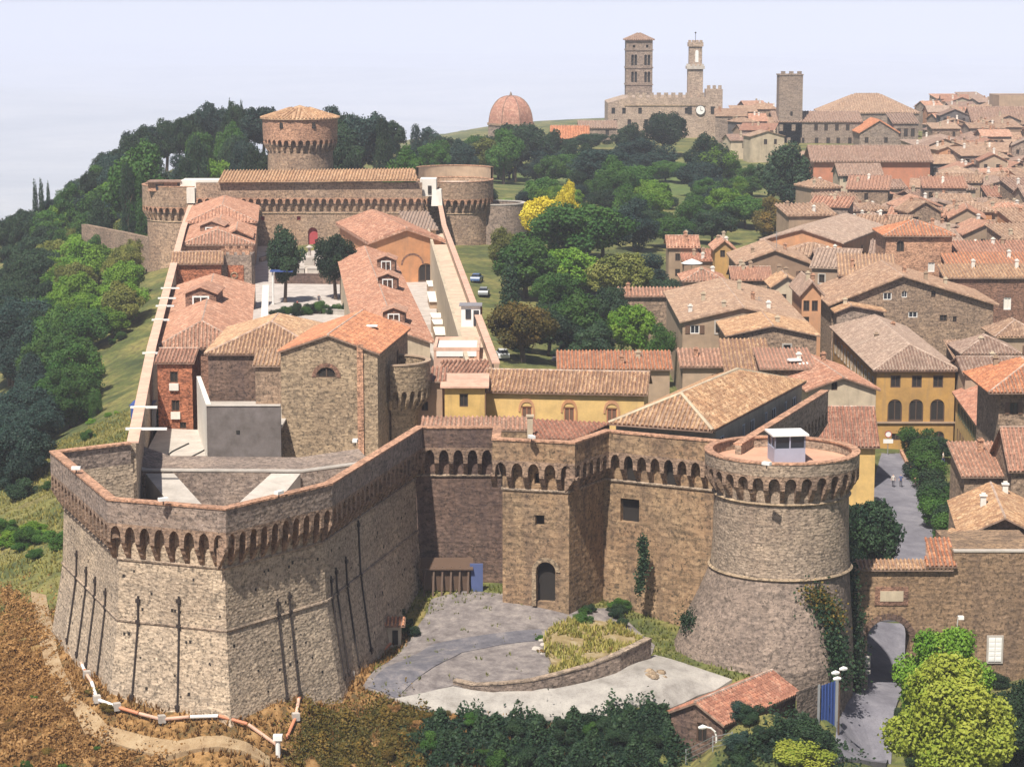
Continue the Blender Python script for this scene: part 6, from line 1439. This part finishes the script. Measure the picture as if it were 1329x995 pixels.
mb = MB(); mb.tube([(bt.x, DP + 6, zt_), (bt.x, DP + 6, zt_ + 3.4)], .09, 5); mb.lathe((bt.x, DP + 6, zt_ + 3.4), [(.01, -.35), (.4, 0), (.01, .35)], 8); mb.build('finial', 'iron', pr)
# cathedral campanile
DC = 872; cq = at_y(830, 52, DC); cb_ = at_y(830, 128, DC); wC = 34 / 3000 * DC
cam_ = empty('campanile', (cq.x, DC + wC / 2, 8), 'tall brick campanile with paired windows and low pyramid roof', 'bell tower')
mb = MB(); P = lambda px, py: (at_y(px, py, DC).x, at_y(px, py, DC).z)
holes = []
for py, hh in ((85, 4.0), (107, 4.0)):
    for px in (823, 840):
        x, z = P(px, py); holes += [arch_loop(x - .62, z, .95, hh), arch_loop(x + .62, z, .95, hh)]
for px in (823, 840): x, z = P(px, 62); holes.append(rect_loop(x, z, .9, 1.0))
face_holes(mb, [(cq.x - wC / 2, 8), (cq.x + wC / 2, 8), (cq.x + wC / 2, cq.z), (cq.x - wC / 2, cq.z)], holes, lambda u, z, e: (u, DC + e, z), .7, 0, 1)
for sx in (-1, 1): mb.poly([(cq.x + sx * wC / 2, DC, 8), (cq.x + sx * wC / 2, DC + wC, 8), (cq.x + sx * wC / 2, DC + wC, cq.z), (cq.x + sx * wC / 2, DC, cq.z)])
mb.poly([(cq.x - wC / 2, DC + wC, 8), (cq.x + wC / 2, DC + wC, 8), (cq.x + wC / 2, DC + wC, cq.z), (cq.x - wC / 2, DC + wC, cq.z)])
mb.build('wall', ['st_town', 'dark'], cam_)
for py in (65, 88, 110):
    mb = MB(); mb.box((cq.x, DC + wC / 2, P(830, py)[1]), (wC + .5, wC + .5, .45)); mb.build('string_course', 'st_town', cam_)
e = wC / 2 + .7; c4 = [(cq.x - e, DC - .7, cq.z), (cq.x + e, DC - .7, cq.z), (cq.x + e, DC + wC + .7, cq.z), (cq.x - e, DC + wC + .7, cq.z)]; apx = (cq.x, DC + wC / 2, cq.z + 2.6)
roof(cam_, [[c4[i], c4[(i + 1) % 4], apx] for i in range(4)], 'tl_brown', .8)
# baptistery dome
DB = 800; bq = at_y(663, 160, DB); bap = empty('baptistery', (bq.x, DB, 5), 'octagonal baptistery with tall pink brick dome among trees', 'baptistery')
R8 = 8.4; oc8 = [(math.cos(math.pi / 8 + k * math.pi / 4), math.sin(math.pi / 8 + k * math.pi / 4)) for k in range(8)]
mb = MB(); mb.prism([(bq.x + R8 * x, DB + R8 * y) for x, y in oc8], 4, bq.z - .2); mb.build('drum', 'st_town', bap)
mb = MB(); mb.prism([(bq.x + (R8 + .35) * x, DB + (R8 + .35) * y) for x, y in oc8], bq.z - .5, bq.z + .15); mb.build('cornice', 'st_far', bap)
mb = MB(); pf = [(R8 * .97 * math.cos(t) ** .85, 9.4 * math.sin(t)) for t in np.linspace(0, 1.5, 10)] + [(.02, 9.5)]
for (r0, z0), (r1, z1) in zip(pf, pf[1:]):
    for k in range(8):
        A_, B_ = oc8[k], oc8[(k + 1) % 8]
        mb.poly([(bq.x + r0 * A_[0], DB + r0 * A_[1], bq.z + z0), (bq.x + r0 * B_[0], DB + r0 * B_[1], bq.z + z0), (bq.x + r1 * B_[0], DB + r1 * B_[1], bq.z + z1), (bq.x + r1 * A_[0], DB + r1 * A_[1], bq.z + z1)])
mb.build('dome', 'tl_dome', bap)
for k in range(8):
    mb = MB(); mb.tube([(bq.x + r * oc8[k][0], DB + r * oc8[k][1], bq.z + z) for r, z in pf], .16, 5); mb.build('rib', 'tl_brown', bap)
mb = MB(); mb.lathe((bq.x, DB, bq.z + 9.3), [(.5, 0), (.4, .7), (.05, 1.5)], 8); mb.build('finial', 'st_town', bap)
# ------------------------------------------------------------------ the crowded upper town
rf_ = random.Random(21); NF = 0
def left_px(D): return np.interp(D, [400, 450, 500, 560, 640, 690, 730, 800, 860, 990], [962, 1012, 1045, 1066, 1062, 985, 925, 905, 945, 1010])
kinds_wall = ['pl_tan', 'pl_cream', 'st_town', 'pl_brown', 'st_house', 'pl_tan', 'pl_orange', 'st_town', 'pl_grey']
wn = {'pl_tan': 'tan', 'pl_cream': 'cream', 'st_town': 'grey stone', 'pl_brown': 'brown', 'st_house': 'brown stone', 'pl_orange': 'orange', 'pl_grey': 'grey plastered'}
rn = {'tl_brown': 'dark brown', 'tl_town': 'brown', 'tl_rust': 'rusty', 'tl_pink': 'pinkish', 'tl_grey': 'grey brown', 'tl_tan': 'tan', 'tl_red': 'reddish'}
D = 402
while D < 985:
    stepD = 8.5 + (D - 400) * .010
    x = (left_px(D) - 664.5) / 3000 * D + rf_.uniform(0, 5); x1 = .229 * D
    while x < x1:
        w = rf_.uniform(6.5, 11.5); dp = rf_.uniform(7, 10.5); ang = rf_.choice([.12, -.25, -.1, .35, .0, .22]) + rf_.uniform(-.06, .06)
        yy = D + rf_.uniform(-4, 4); cx = x + w / 2; cy = yy + dp / 2
        if all((cx - fx) ** 2 + (cy - fy_) ** 2 > (fr * .78 + max(w, dp) * .36) ** 2 for fx, fy_, fr in FOOT) and NF < 300:
            g = H(cx, cy); ze = g + rf_.choice([5.2, 6.4, 7.6, 8.8, 10.2]) + rf_.uniform(-.6, .9); k = rf_.choice(['gx', 'gx', 'gy', 'gy', 'hip', 'shed'])
            ppx = 664.5 + cx / cy * 3000; pty = 15 + (CZ - ze - 2) / cy * 3000
            if not ((995 < ppx < 1205 and 640 < cy < 800 and pty < 192) or (1000 < ppx < 1205 and cy >= 800) or (1052 < ppx < 1212 and 540 < cy <= 640 and pty < 222) or (780 < ppx < 945 and pty < 172) or (cy < 470 and pty < 258 and ppx < 1100)):
                wm = rf_.choice(kinds_wall); rm = rf_.choice(['tl_brown', 'tl_town', 'tl_town', 'tl_town', 'tl_grey', 'tl_pink', 'tl_rust'])
                a = Vector((x, yy)); b = a + Vector((math.cos(ang), math.sin(ang))) * w
                ws = []
                for u in np.arange(1.6, w - 1.2, rf_.choice([2.6, 3.2])):
                    for z in ((ze - 2.6, ze - 5.4) if yy < 650 else (ze - 2.6,)):
                        if rf_.random() < .72: ws.append(('f', float(u), z, rf_.choice([.9, 1.1]), rf_.choice([1.3, 1.6]), 'b'))
                form = {'gx': 'broadside roof', 'gy': 'gable end', 'hip': 'hip roof', 'shed': 'lean roof'}[k]
                zone = 'among the middle town roofs' if yy < 520 else ('under the red walled building' if yy < 640 else ('high in the hazy upper town' if yy < 800 else 'on the far town skyline'))
                side = '' if yy < 520 and False else ''
                ch = [(rf_.uniform(1, w - 1), rf_.uniform(1, dp - 1), rf_.uniform(.7, 1.3)) for _ in range(rf_.choice([0, 1, 2, 2, 3]))]
                lab = f'{wn[wm]} house with {rn[rm]} {form}'
                house(lab, a, b, dp, g - 3, ze, rf_.uniform(1.2, 2.2), k, wm, rm, wins=ws, chims=ch, group='crowded houses of the upper town', step=.75 if yy < 560 else None, rich=yy < 560, over=.4); NF += 1
                FOOT.append((cx, cy, max(w, dp) / 2 * .9))
        x += w + rf_.uniform(-.2, 1.0)
    D += stepD
# ================================================================== shed, gate, lamps and other small things by the lane
ev = -2.1
shed, L = house('low stone shed with red tile roof beside the pale road', V2(at_z(938, 938, ev)) + (V2(at_z(938, 938, ev)) - V2(at_z(1033, 897, ev))).normalized().orthogonal() * (-1 if (V2(at_z(938, 938, ev)) - V2(at_z(1033, 897, ev))).normalized().orthogonal().x > 0 else 1) * 5.0, V2(at_z(938, 938, ev)), (at_z(1033, 897, ev) - at_z(938, 938, ev)).length, -9, ev, 1.25, 'gy', 'st_dark', 'tl_red', wins=[('f', 3.0, -4.2, 1.0, 1.7, 'b')], name='shed', cat='shed', step=.36, seg=.45, over=.3)
g0 = A2(1034, 900, 184.5); g1 = A2(1062, 889, 187.2); g2 = A2(1086, 884, 189)
mb = MB(); nrm = Vector((.3, .3)); mb.strip([g0, g1], [g0 + nrm, g1 + nrm], -9, [zy(900, 184.5), zy(889, 187.2)]); mb.strip([g0 - nrm * .2, g1 - nrm * .2], [g0 + nrm * 1.2, g1 + nrm * 1.2], [zy(900, 184.5) + .003, zy(889, 187.2) + .003], [zy(900, 184.5) + .18, zy(889, 187.2) + .18]); tag(mb.build('yard_wall', 'st_batter'), 'short sloping stone wall between the tiled shed and blue gate', 'wall')
gate = empty('blue_gate', (*g1.lerp(g2, .5), -7), 'blue sheet metal gate beside the shed wall', 'gate')
mb = MB(); mb.strip([g1, g2], [g1 + nrm * .2, g2 + nrm * .2], -8, zy(887, 188)); mb.build('gate_leaf', 'blue', gate)
for q in (g1, g2): mb = MB(); mb.box((q.x, q.y, zy(887, 188) - 2.4), (.3, .3, 5.2)); mb.build('post', 'grey_metal', gate)
for k in range(6):
    q = g1.lerp(g2, (k + .5) / 6); mb = MB(); mb.box((q.x - .04, q.y - .06, zy(887, 188) - 2), (.08, .08, 4.0)); mb.build('bar', 'blue', gate)
def streetlamp(px, py_top, D, arm, label, hm='white', pm_='grey_metal', two=False):
    p = at_y(px, py_top, D); g = H(p.x, p.y); r = empty('street_lamp', (p.x, p.y, g), label, 'street lamp')
    mb = MB(); pts = [(p.x, p.y, g), (p.x, p.y, p.z - .9)] + ([(p.x - .1 * arm, p.y, p.z - .4), (p.x - .45 * arm, p.y, p.z - .08), (p.x - .9 * arm, p.y, p.z)] if not two else [(p.x, p.y, p.z)])
    mb.tube(pts, .075, 8); mb.build('pole', pm_, r)
    for (dx, dz) in ([(-1.1 * arm, 0)] if not two else [(-.35, -.3), (.3, .05), (-.2, -.8)]):
        mb = MB(); mb.tube([(p.x + dx - .35, p.y - .1, p.z + dz - .03), (p.x + dx, p.y - .1, p.z + dz + .04), (p.x + dx + .3, p.y - .1, p.z + dz + .02)], [.1, .2, .1], 8); mb.build('lamp_head', hm, r)
streetlamp(930, 943, 177, 1.0, 'white curved arm street lamp in front of the tiled shed', pm_='white')
streetlamp(1090, 868, 186, 1.0, 'brown pole carrying clustered white floodlights by the blue gate', pm_='wood', two=True)
# fence by the shed
fp = [at_g(px, py) for px, py in ((890, 992), (925, 975), (950, 970))]; fr = empty('wire_fence', fp[1], 'thin grey blue wire fence beside the curved street lamp', 'fence')
for p in fp: mb = MB(); mb.tube([p, p + Vector((0, 0, 1.3))], .05, 6); mb.build('post', 'grey_metal', fr)
for z in (.4, .8, 1.2): mb = MB(); mb.tube([p + Vector((0, 0, z)) for p in fp], .03, 5); mb.build('rail', 'grey_metal', fr)
# planting bed wall in the forecourt
pw = [G(588, 889), G(615, 897), G(650, 900), G(690, 899), G(725, 893), G(765, 885), G(805, 873), G(845, 857)]
mb = MB(); o_ = [V2(p) for p in pw]; hi = [p.z + h for p, h in zip(pw, (.35, .5, .8, 1.0, 1.15, 1.35, 1.6, 1.9))]; i_ = offs(o_, -.5)
bed = empty('bed_wall', pw[4], 'curving low stone wall around the scrubby planting bed', 'wall')
mb.strip(o_, i_, [p.z - 1 for p in pw], hi); mb.build('wall', 'st_batter', bed)
mb = MB(); mb.strip(offs(o_, .07), offs(o_, -.58), [h + .004 for h in hi], [h + .13 for h in hi]); mb.build('coping', 'st_tower', bed)
drape('planting_bed', [V2(p) for p in i_[4:]] + [V2(G(*p)) for p in ((843, 838), (800, 812), (745, 806), (712, 818), (705, 835), (715, 862))], 'earth', .32, skirt=.5)
rb = random.Random(8)
def rocks(n, box, label, m='cement', s=(.25, .6), grp=None):
    for k in range(n):
        g = G(rb.uniform(box[0], box[1]), rb.uniform(box[2], box[3])); mb = MB(); w = rb.uniform(*s); mb.lathe((g.x, g.y, g.z - .05), [(w * .7, 0), (w * rb.uniform(.8, 1), w * .3), (w * rb.uniform(.5, .7), w * .65), (w * .1, w * .8)], 6, rb.uniform(0, 1), rb.uniform(0, 1) + 2 * math.pi if False else 2 * math.pi); tag(mb.build('boulder', m), label, 'rock', grp)
rocks(12, (692, 742, 828, 850), 'pale rubble stone heaped in the scrubby planting bed', grp='rubble stones in the bed')
rocks(9, (835, 862, 872, 884), 'yellowish boulder at the end of the planting bed wall', 'st_church', grp='boulders by the bed wall end')
# pipe along the bastion foot with junction boxes
def pipe(label, pts, seg):
    P = [G(*p) for p in pts]; r = empty('drain_pipe', P[0], label, 'pipe')
    for k, (p, q) in enumerate(zip(P, P[1:])):
        mb = MB(); n = max(1, int((q - p).length / 2.0))
        for i in range(n):
            a_, b_ = p.lerp(q, i / n), p.lerp(q, (i + .96) / n); a_.z = H(a_.x, a_.y) + .32; b_.z = H(b_.x, b_.y) + .32
            mb = MB(); mb.tube([a_, b_], .14, 8); mb.build('pipe_length', seg[(k + i) % len(seg)], r)
    for p in P[1:-1]:
        mb = MB(); mb.box((p.x, p.y, H(p.x, p.y) + .35), (.55, .5, .6), .4); mb.build('junction_box', 'cement', r)
pipe('white and orange drain pipe running along the bastion west foot', [(88, 824), (101, 852), (113, 880), (126, 912), (152, 922), (210, 938), (360, 972)], ['white', 'terracotta', 'pl_pink'])
pipe('orange drain pipe climbing beside the bastion towards the tiled shrine', [(372, 962), (384, 935), (400, 908), (428, 895), (455, 880), (480, 860), (508, 838)], ['terracotta', 'pl_pink'])
p = G(361, 982); mb = MB(); mb.tube([p, p + Vector((0, 0, 1.5))], .2, 8); mb.box(p + Vector((0, 0, 1.6)), (.7, .6, .4)); tag(mb.build('marker_post', 'white'), 'white capped concrete post where two drain pipes meet', 'post')
# little tiled shrine
p = G(512, 836); sh = empty('shrine', p, 'tiny shrine hut with a red tile roof at the bastion foot', 'shrine')
mb = MB(); mb.box((p.x, p.y, p.z + .9), (1.2, 1.1, 2.0)); mb.build('wall', 'pl_cream', sh)
mb = MB(); mb.box((p.x + .1, p.y - .56, p.z + .8), (.5, .1, 1.3)); mb.build('door', 'dark', sh)
roof(sh, [[(p.x - 1, p.y - .9, p.z + 1.95), (p.x + 1, p.y - .9, p.z + 1.95), (p.x + 1, p.y, p.z + 2.5), (p.x - 1, p.y, p.z + 2.5)], [(p.x - 1, p.y + .9, p.z + 1.95), (p.x + 1, p.y + .9, p.z + 1.95), (p.x + 1, p.y, p.z + 2.5), (p.x - 1, p.y, p.z + 2.5)]], 'tl_orange', .3, .4)
# blue door and timber lean-to by the dark curtain
q = A2(618, 770, 206.5); bs = empty('timber_shelter', (q.x - 2, q.y, 1), 'dark timber lean-to with blue door against the dark curtain', 'shed')
g = H(q.x, q.y)
mb = MB(); mb.box((q.x, q.y + 1.6, g + 1.4), (1.2, .2, 2.7)); mb.build('door', 'cloth_blue', bs)
for k in range(6): mb = MB(); mb.beam((q.x - 4.8 + k * .8, q.y + .5, g - .2), (q.x - 4.7 + k * .8, q.y + 1.45, g + 2.5), .16, .14); mb.build('post', 'wood', bs)
mb = MB(); mb.box((q.x - 2.7, q.y + 2.2, g + 1.3), (4.4, 1.4, 2.2)); mb.build('cabin', 'wood', bs)
mb = MB(); roof_slab(mb, [(q.x - 5.2, q.y + 1.1, g + 2.35), (q.x - .3, q.y + 1.1, g + 2.35), (q.x - .3, q.y + 3.0, g + 3.0), (q.x - 5.2, q.y + 3.0, g + 3.0)], .1); mb.build('roof', 'wood', bs)
# white skylights on the outhouse roof
for i, (px, py) in enumerate(((1031, 467), (1042, 472), (1046, 479), (1016, 474))):
    p = at_y(px, py, 290); mb = MB(); mb.box((p.x, p.y, p.z), (1.7, 1.0, .18), .2); mb.box((p.x, p.y, p.z + .12), (1.5, .8, .08), .2); mb.box((p.x, p.y + .2, p.z - .9), (.3, .3, 1.7)); tag(mb.build('roof_panel', 'white'), ('white roof panel highest on the outhouse by the cream gabled house','white roof panel in the middle of the outhouse group','white roof panel lowest of the outhouse group','single white roof panel set apart on the outhouse tiles')[i], 'roof panel')
p = at_y(898, 338, 415); pz = empty('parasol', (p.x, p.y, p.z - 2.4), 'white garden parasol on a terrace at the park edge', 'parasol')
mb = MB(); mb.lathe((p.x, p.y, p.z - .5), [(2.0, 0), (1.2, .4), (.05, .8)], 8); mb.build('canopy', 'white', pz); mb = MB(); mb.tube([(p.x, p.y, p.z - 4), (p.x, p.y, p.z)], .06, 6); mb.build('pole', 'grey_metal', pz)
# ------------------------------------------------------------------ cars
def car(p, rz, body, label):
    r = empty('parked_car', p, label, 'car'); M = Matrix.Rotation(rz, 4, 'Z')
    def P(x, y, z): v = M @ Vector((x, y, z)); return (p[0] + v.x, p[1] + v.y, p[2] + v.z)
    def hull(prof, w0, w1, name, mat):
        mb = MB(); n = len(prof); Lp = [P(x, -(w0 if z < 1.0 else w1), z) for x, z in prof]; Rp = [P(x, (w0 if z < 1.0 else w1), z) for x, z in prof]
        mb.poly(Lp); mb.poly(Rp[::-1])
        for i in range(n): j = (i + 1) % n; mb.poly([Lp[i], Rp[i], Rp[j], Lp[j]])
        mb.build(name, mat, r)
    hull([(-2.0, .3), (2.0, .3), (2.05, .6), (1.9, .82), (.9, .95), (-1.9, .98), (-2.05, .7)], .84, .84, 'body', body)
    hull([(.95, .96), (.3, 1.38), (-1.2, 1.4), (-1.85, .96)], .74, .62, 'cabin_glass', 'glass'); hull([(.25, 1.40), (.2, 1.45), (-1.15, 1.46), (-1.2, 1.405)], .6, .6, 'roof', body)
    for x in (-1.25, 1.25):
        for y in (-.78, .78):
            mb = MB(); mb.tube([P(x, y - .1, .31), P(x, y + .1, .31)], .31, 12); mb.build('wheel', 'rubber', r)
            mb = MB(); mb.tube([P(x, y - .12, .31), P(x, y + .12, .31)], .16, 8); mb.build('rim', 'grey_metal', r)
    for y in (-.55, .55): mb = MB(); mb.box(P(2.02, y, .68), (.1, .3, .16), rz); mb.build('headlight', 'lamp_glass', r)
for px, py, rz, b_, lab in ((619, 366, 1.4, 'car_blue', 'blue car parked under the eastern fort wall'), (628, 384, 1.5, 'car_grey', 'grey car parked along the eastern fort wall below the blue one'), (652, 466, 1.7, 'car_white', 'white car parked at the corner beside the walkway end'), (766, 360, .5, 'car_white', 'small white car on the park road bend'), (1206, 588, 1.4, 'car_grey', 'dark grey car standing by the ochre palace')):
    g = at_g(px, py, 200); car((g.x, g.y, g.z + .14), rz, b_, lab)
# ------------------------------------------------------------------ people
def person(p, rz, top, leg, label, stride=.16, grp=None):
    me = bpy.data.meshes.new('person'); s = stride
    J = [(0,0,.95),(0,0,1.18),(0,.0,1.42),(0,.01,1.52),(0,.03,1.66),(-.09,0,.92),(-.1,s,.5),(-.1,s*.9,.06),(-.1,s+.14,.03),(.09,0,.92),(.1,-s*.6,.5),(.1,-s*1.3,.06),(.1,-s*1.3+.14,.03),(-.19,0,1.4),(-.25,-s*.6,1.13),(-.24,-s*.2,.88),(.19,0,1.4),(.25,s*.6,1.13),(.24,s,.9)]
    E = [(0,1),(1,2),(2,3),(3,4),(0,5),(5,6),(6,7),(7,8),(0,9),(9,10),(10,11),(11,12),(2,13),(13,14),(14,15),(2,16),(16,17),(17,18)]
    RR = [.13,.13,.14,.06,.105,.09,.065,.045,.04,.09,.065,.045,.04,.065,.048,.04,.065,.048,.04]
    me.from_pydata(J, E, []); o = bpy.data.objects.new('person', me); COL.objects.link(o)
    o.modifiers.new('skin', 'SKIN'); sv = me.skin_vertices[0].data
    for i, r_ in enumerate(RR): sv[i].radius = (r_, r_ * .85); sv[i].use_root = (i == 0)
    ss = o.modifiers.new('sub', 'SUBSURF'); ss.levels = 1
    dg = bpy.context.evaluated_depsgraph_get(); m2 = bpy.data.meshes.new_from_object(o.evaluated_get(dg)); o.modifiers.clear(); o.data = m2
    m2.materials.clear()
    for m in (top, leg, 'skin', 'cloth_dark'): m2.materials.append(MATS[m])
    for f in m2.polygons:
        z = f.center.z; f.material_index = 3 if z < .07 or z > 1.7 else (1 if z < .93 and abs(f.center.x) < .2 else (2 if z > 1.5 or (abs(f.center.x) > .2 and z < 1.2) else 0))
    o.location = p; o.rotation_euler = (0, 0, rz); tag(o, label, 'person', grp); return o
for px, py, rz, a_, b_, lab in ((1159, 634, 2.9, 'cloth_pale', 'cloth_dark', 'walking person in pale top, closer to the kerb side of the pair'), (1169, 634, 3.0, 'cloth_blue', 'cloth_dark', 'walking person in dark blue beside a companion in a pale top'), (1156, 580, 0, 'cloth_red', 'cloth_dark', 'person in red near the far end of the sloping street'), (1224, 604, 1, 'cloth_pale', 'cloth_blue', 'person in pale top standing near the grey car')):
    g = at_g(px, py, 200); person((g.x, g.y, g.z + .13), rz, a_, b_, lab)
for px, py, rz, a_, b_, lab in ((414, 396, 0, 'cloth_dark', 'cloth_dark', 'person in black standing in the courtyard behind the shrubs'), (386, 404, 1, 'cloth_red', 'cloth_blue', 'person in red in the courtyard near the canopy mast'), (346, 410, 2, 'cloth_dark', 'cloth_blue', 'person in dark clothes beside the western range parapet')):
    q = cyard(px, py, 8.2 if py < 405 else 7.05); zf = 8.2 if q.y > 340 else 7.0; q = cyard(px, py, zf); person((q.x, q.y, zf), rz, a_, b_, lab)
g = at_g(1095, 450, 250); person((at_y(1078, 452, 330).x, 330, H(at_y(1078, 452, 330).x, 330) + .1), 0, 'cloth_pale', 'cloth_blue', 'person in pink white shirt in the shady street between tall houses')
sw_ = [V2(G(*q)) for q in ((1171, 590), (1188, 625), (1216, 670), (1253, 722))]
mb = MB(); si = offs(sw_, .35); hs_ = [H(*q) for q in sw_]; mb.strip(sw_, si, [h - .8 for h in hs_], [h + .75 for h in hs_]); tag(mb.build('street_wall', 'brick_rim'), 'low reddish wall between the sloping street and the hedge', 'wall')
# street sign
g = at_g(1152, 592, 250); sg = empty('road_sign', g, 'white round and square road sign on a post near the ochre palace', 'road sign')
mb = MB(); mb.tube([g, g + Vector((0, 0, 3.2))], .06, 6); mb.build('post', 'grey_metal', sg)
mb = MB(); mb.tube([g + Vector((0, -.12, 3.0)), g + Vector((0, -.06, 3.0))], .42, 16); mb.build('round_plate', 'white', sg)
mb = MB(); mb.tube([g + Vector((.42 * math.cos(t), -.13, 3.0 + .42 * math.sin(t))) for t in np.linspace(0, 6.283, 18)], .05, 5); mb.build('red_ring', 'cloth_red', sg)
mb = MB(); mb.box(g + Vector((0, -.1, 2.05)), (1.3, .06, .55)); mb.build('square_plate', 'white', sg)
# courtyard shrubs
for k in range(9):
    q = cyard(358 + k * 12, 412 - k * 1.2, 8.2); q.y = min(q.y, 352); tree((q.x, max(q.y, 341), 8.1), 1.6 + .4 * (k % 3), 2.6, 'bush', ['lf_dark', 'lf_mid'][k % 2], 'leafy shrub along the courtyard front wall', group='courtyard shrubs', cat='shrub', name='shrub')
# rooftop aerials on the near town houses
for i, (px, py, D) in enumerate(((1008, 300, 402), (1120, 440, 330), (1180, 372, 357), (985, 385, 332), (1190, 285, 388), (948, 372, 350))):
    p = at_y(px, py, D); mb = MB(); mb.tube([(p.x, p.y, p.z - 5), p], .05, 5)
    for k in range(4): mb.beam((p.x - .5 + .06 * k, p.y, p.z - .2 - .28 * k), (p.x + .5 - .06 * k, p.y, p.z - .2 - .28 * k), .04, .04)
    tag(mb.build('roof_aerial', 'grey_metal'), ('thin aerial over the brown gabled house','thin aerial over the palace back roof','thin aerial over the wide stone gable','thin aerial on the long pink roof','thin aerial on the tower house','thin aerial by the tan corner house')[i], 'aerial')
# ================================================================== haze
hz = bpy.data.meshes.new('haze'); mb = MB(); mb.box((0, 18000, -130), (57000, 41000, 540)); 
hz.from_pydata(mb.v, [], mb.f)
hm = bpy.data.materials.new('haze'); hm.use_nodes = True; t = hm.node_tree; t.nodes.clear()
pv = t.nodes.new('ShaderNodeVolumePrincipled'); pv.inputs['Density'].default_value = .00015; pv.inputs['Color'].default_value = (.78, .83, 1, 1); pv.inputs['Anisotropy'].default_value = -0.15
mo = t.nodes.new('ShaderNodeOutputMaterial'); t.links.new(pv.outputs[0], mo.inputs['Volume']); hz.materials.append(hm)
ho = bpy.data.objects.new('haze', hz); COL.objects.link(ho); ho['kind'] = 'stuff'

# ================================================================== labels: tell members of large groups apart
LM = [(240,240,'by the western drum tower'),(150,275,'by the ruined town wall'),(50,245,'under the skyline cypresses'),(110,530,'by the young cypresses'),(60,600,'behind the bastion corner'),(20,480,'at the far wood edge'),(130,420,'half way down the slope'),(60,360,'in the upper wood'),(180,360,'close under the west wall'),
 (390,150,'beside the round keep'),(300,150,'west of the keep'),(480,160,'east of the keep'),(220,160,'over the western drum tower'),(590,200,'over the eastern drum tower'),(690,230,'at the lawn'),(720,260,'by the yellow trees'),(780,360,'by the park road bend'),(680,420,'by the russet tree'),(740,450,'behind the long yellow hall'),(840,420,'by the tan shuttered house'),
 (860,240,'by the bare lawn'),(920,210,'at the town edge'),(1020,230,'by the huge dark tree'),(830,320,'by the olive tree'),(600,960,'below the concrete road'),(700,950,'under the bed wall'),(800,950,'towards the tiled shed'),(540,940,'next to the asphalt'),(460,930,'beside the orange pipe'),(400,970,'by the white post'),(60,900,'beside the footpath'),(130,960,'where the footpath turns'),(20,960,'at the bottom of the slope'),(40,720,'under the bastion corner'),
 (1190,600,'by the palace'),(1235,650,'by the small stone house'),(800,800,'under the square window'),(720,830,'at the gate door'),
 (1190,300,'by the red roofed tower house'),(1027,110,'below the square tower'),(1130,150,'by the big skyline roof'),(1130,215,'by the red walled building'),(1110,240,'by the cream shuttered house'),(1120,300,'behind the orange street house'),(1300,160,'by the ochre loggia house'),(1290,230,'on the eastern town slope'),(1280,290,'above the stepped roofs'),(1000,320,'by the brown gabled house'),(930,180,'below the turreted palace'),(1230,250,'in the crowded town middle'),(1230,180,'near the skyline houses'),(1060,290,'by the grey pink roof')]
def to_px(p):
    x, y, z = p[0], p[1], p[2] - CZ; f = y * cp - z * sp; v = y * sp + z * cp
    return 664.5 + 3000 * x / f, 497.5 - 3000 * v / f
from collections import defaultdict
tops = [o for o in S.objects if o.parent is None and o.get('group') and o.get('label')]
cnt = defaultdict(list)
for o in tops: cnt[o['label']].append(o)
SIZE = ('smallest', 'small', 'medium', 'large', 'largest')
for lab, L_ in list(cnt.items()):
    if len(L_) < 2: continue
    by = defaultdict(list)
    for o in L_:
        px, py = to_px(o.location); by[min(LM, key=lambda m: (m[0] - px) ** 2 + (m[1] - py) ** 2)[2]].append((px, py, o))
    for ph, M_ in by.items():
        base = lab
        for cut in (' in the sunny belt of the western slope', ' on the wooded western slope', ' high', ' low', ' on the western slope below the drum tower', ' along the lower edge of the western wood', ' in the wood behind the far keep', ' on the crest of the wood behind the far keep', ' filling the park slope', ' along the upper park paths', ' behind the yellow hall', ' on the bank below the pale road', ' on the brown slope under the bastion', ' by the bastion corner', ' on the grassy slope under the west wall', ' at the lower edge of the western wood', ' in the walled planting bed', ' at the foot of the east curtain', ' beside the sloping street', ' by the little tiled shrine', ' along the courtyard front wall', ' between two others in the narrow yard', ' along the sloping western skyline'):
            if base.endswith(cut): base = base[:-len(cut)]
        if len(M_) == 1: M_[0][2]['label'] = f'{base} {ph}'; continue
        M_.sort(key=lambda q: q[0]); n = len(M_)
        words = {2: ['western of two', 'eastern of two'], 3: ['western of three', 'middle of three', 'eastern of three']}
        if n in words: nm = words[n]
        else:
            o10 = ['first', 'second', 'third', 'fourth', 'fifth', 'sixth', 'seventh', 'eighth', 'ninth', 'tenth', 'eleventh', 'twelfth', 'thirteenth', 'fourteenth', 'fifteenth', 'sixteenth', 'seventeenth', 'eighteenth', 'nineteenth', 'twentieth']
            nm = [f'{o10[i]} from the west' if i < 20 else 'towards the east end' for i in range(n)]
        for (px, py, o), w in zip(M_, nm): o['label'] = f'{base} {ph}, {w}' if len(f'{base} {ph} {w}'.split()) <= 16 else f'{base}, {w}'
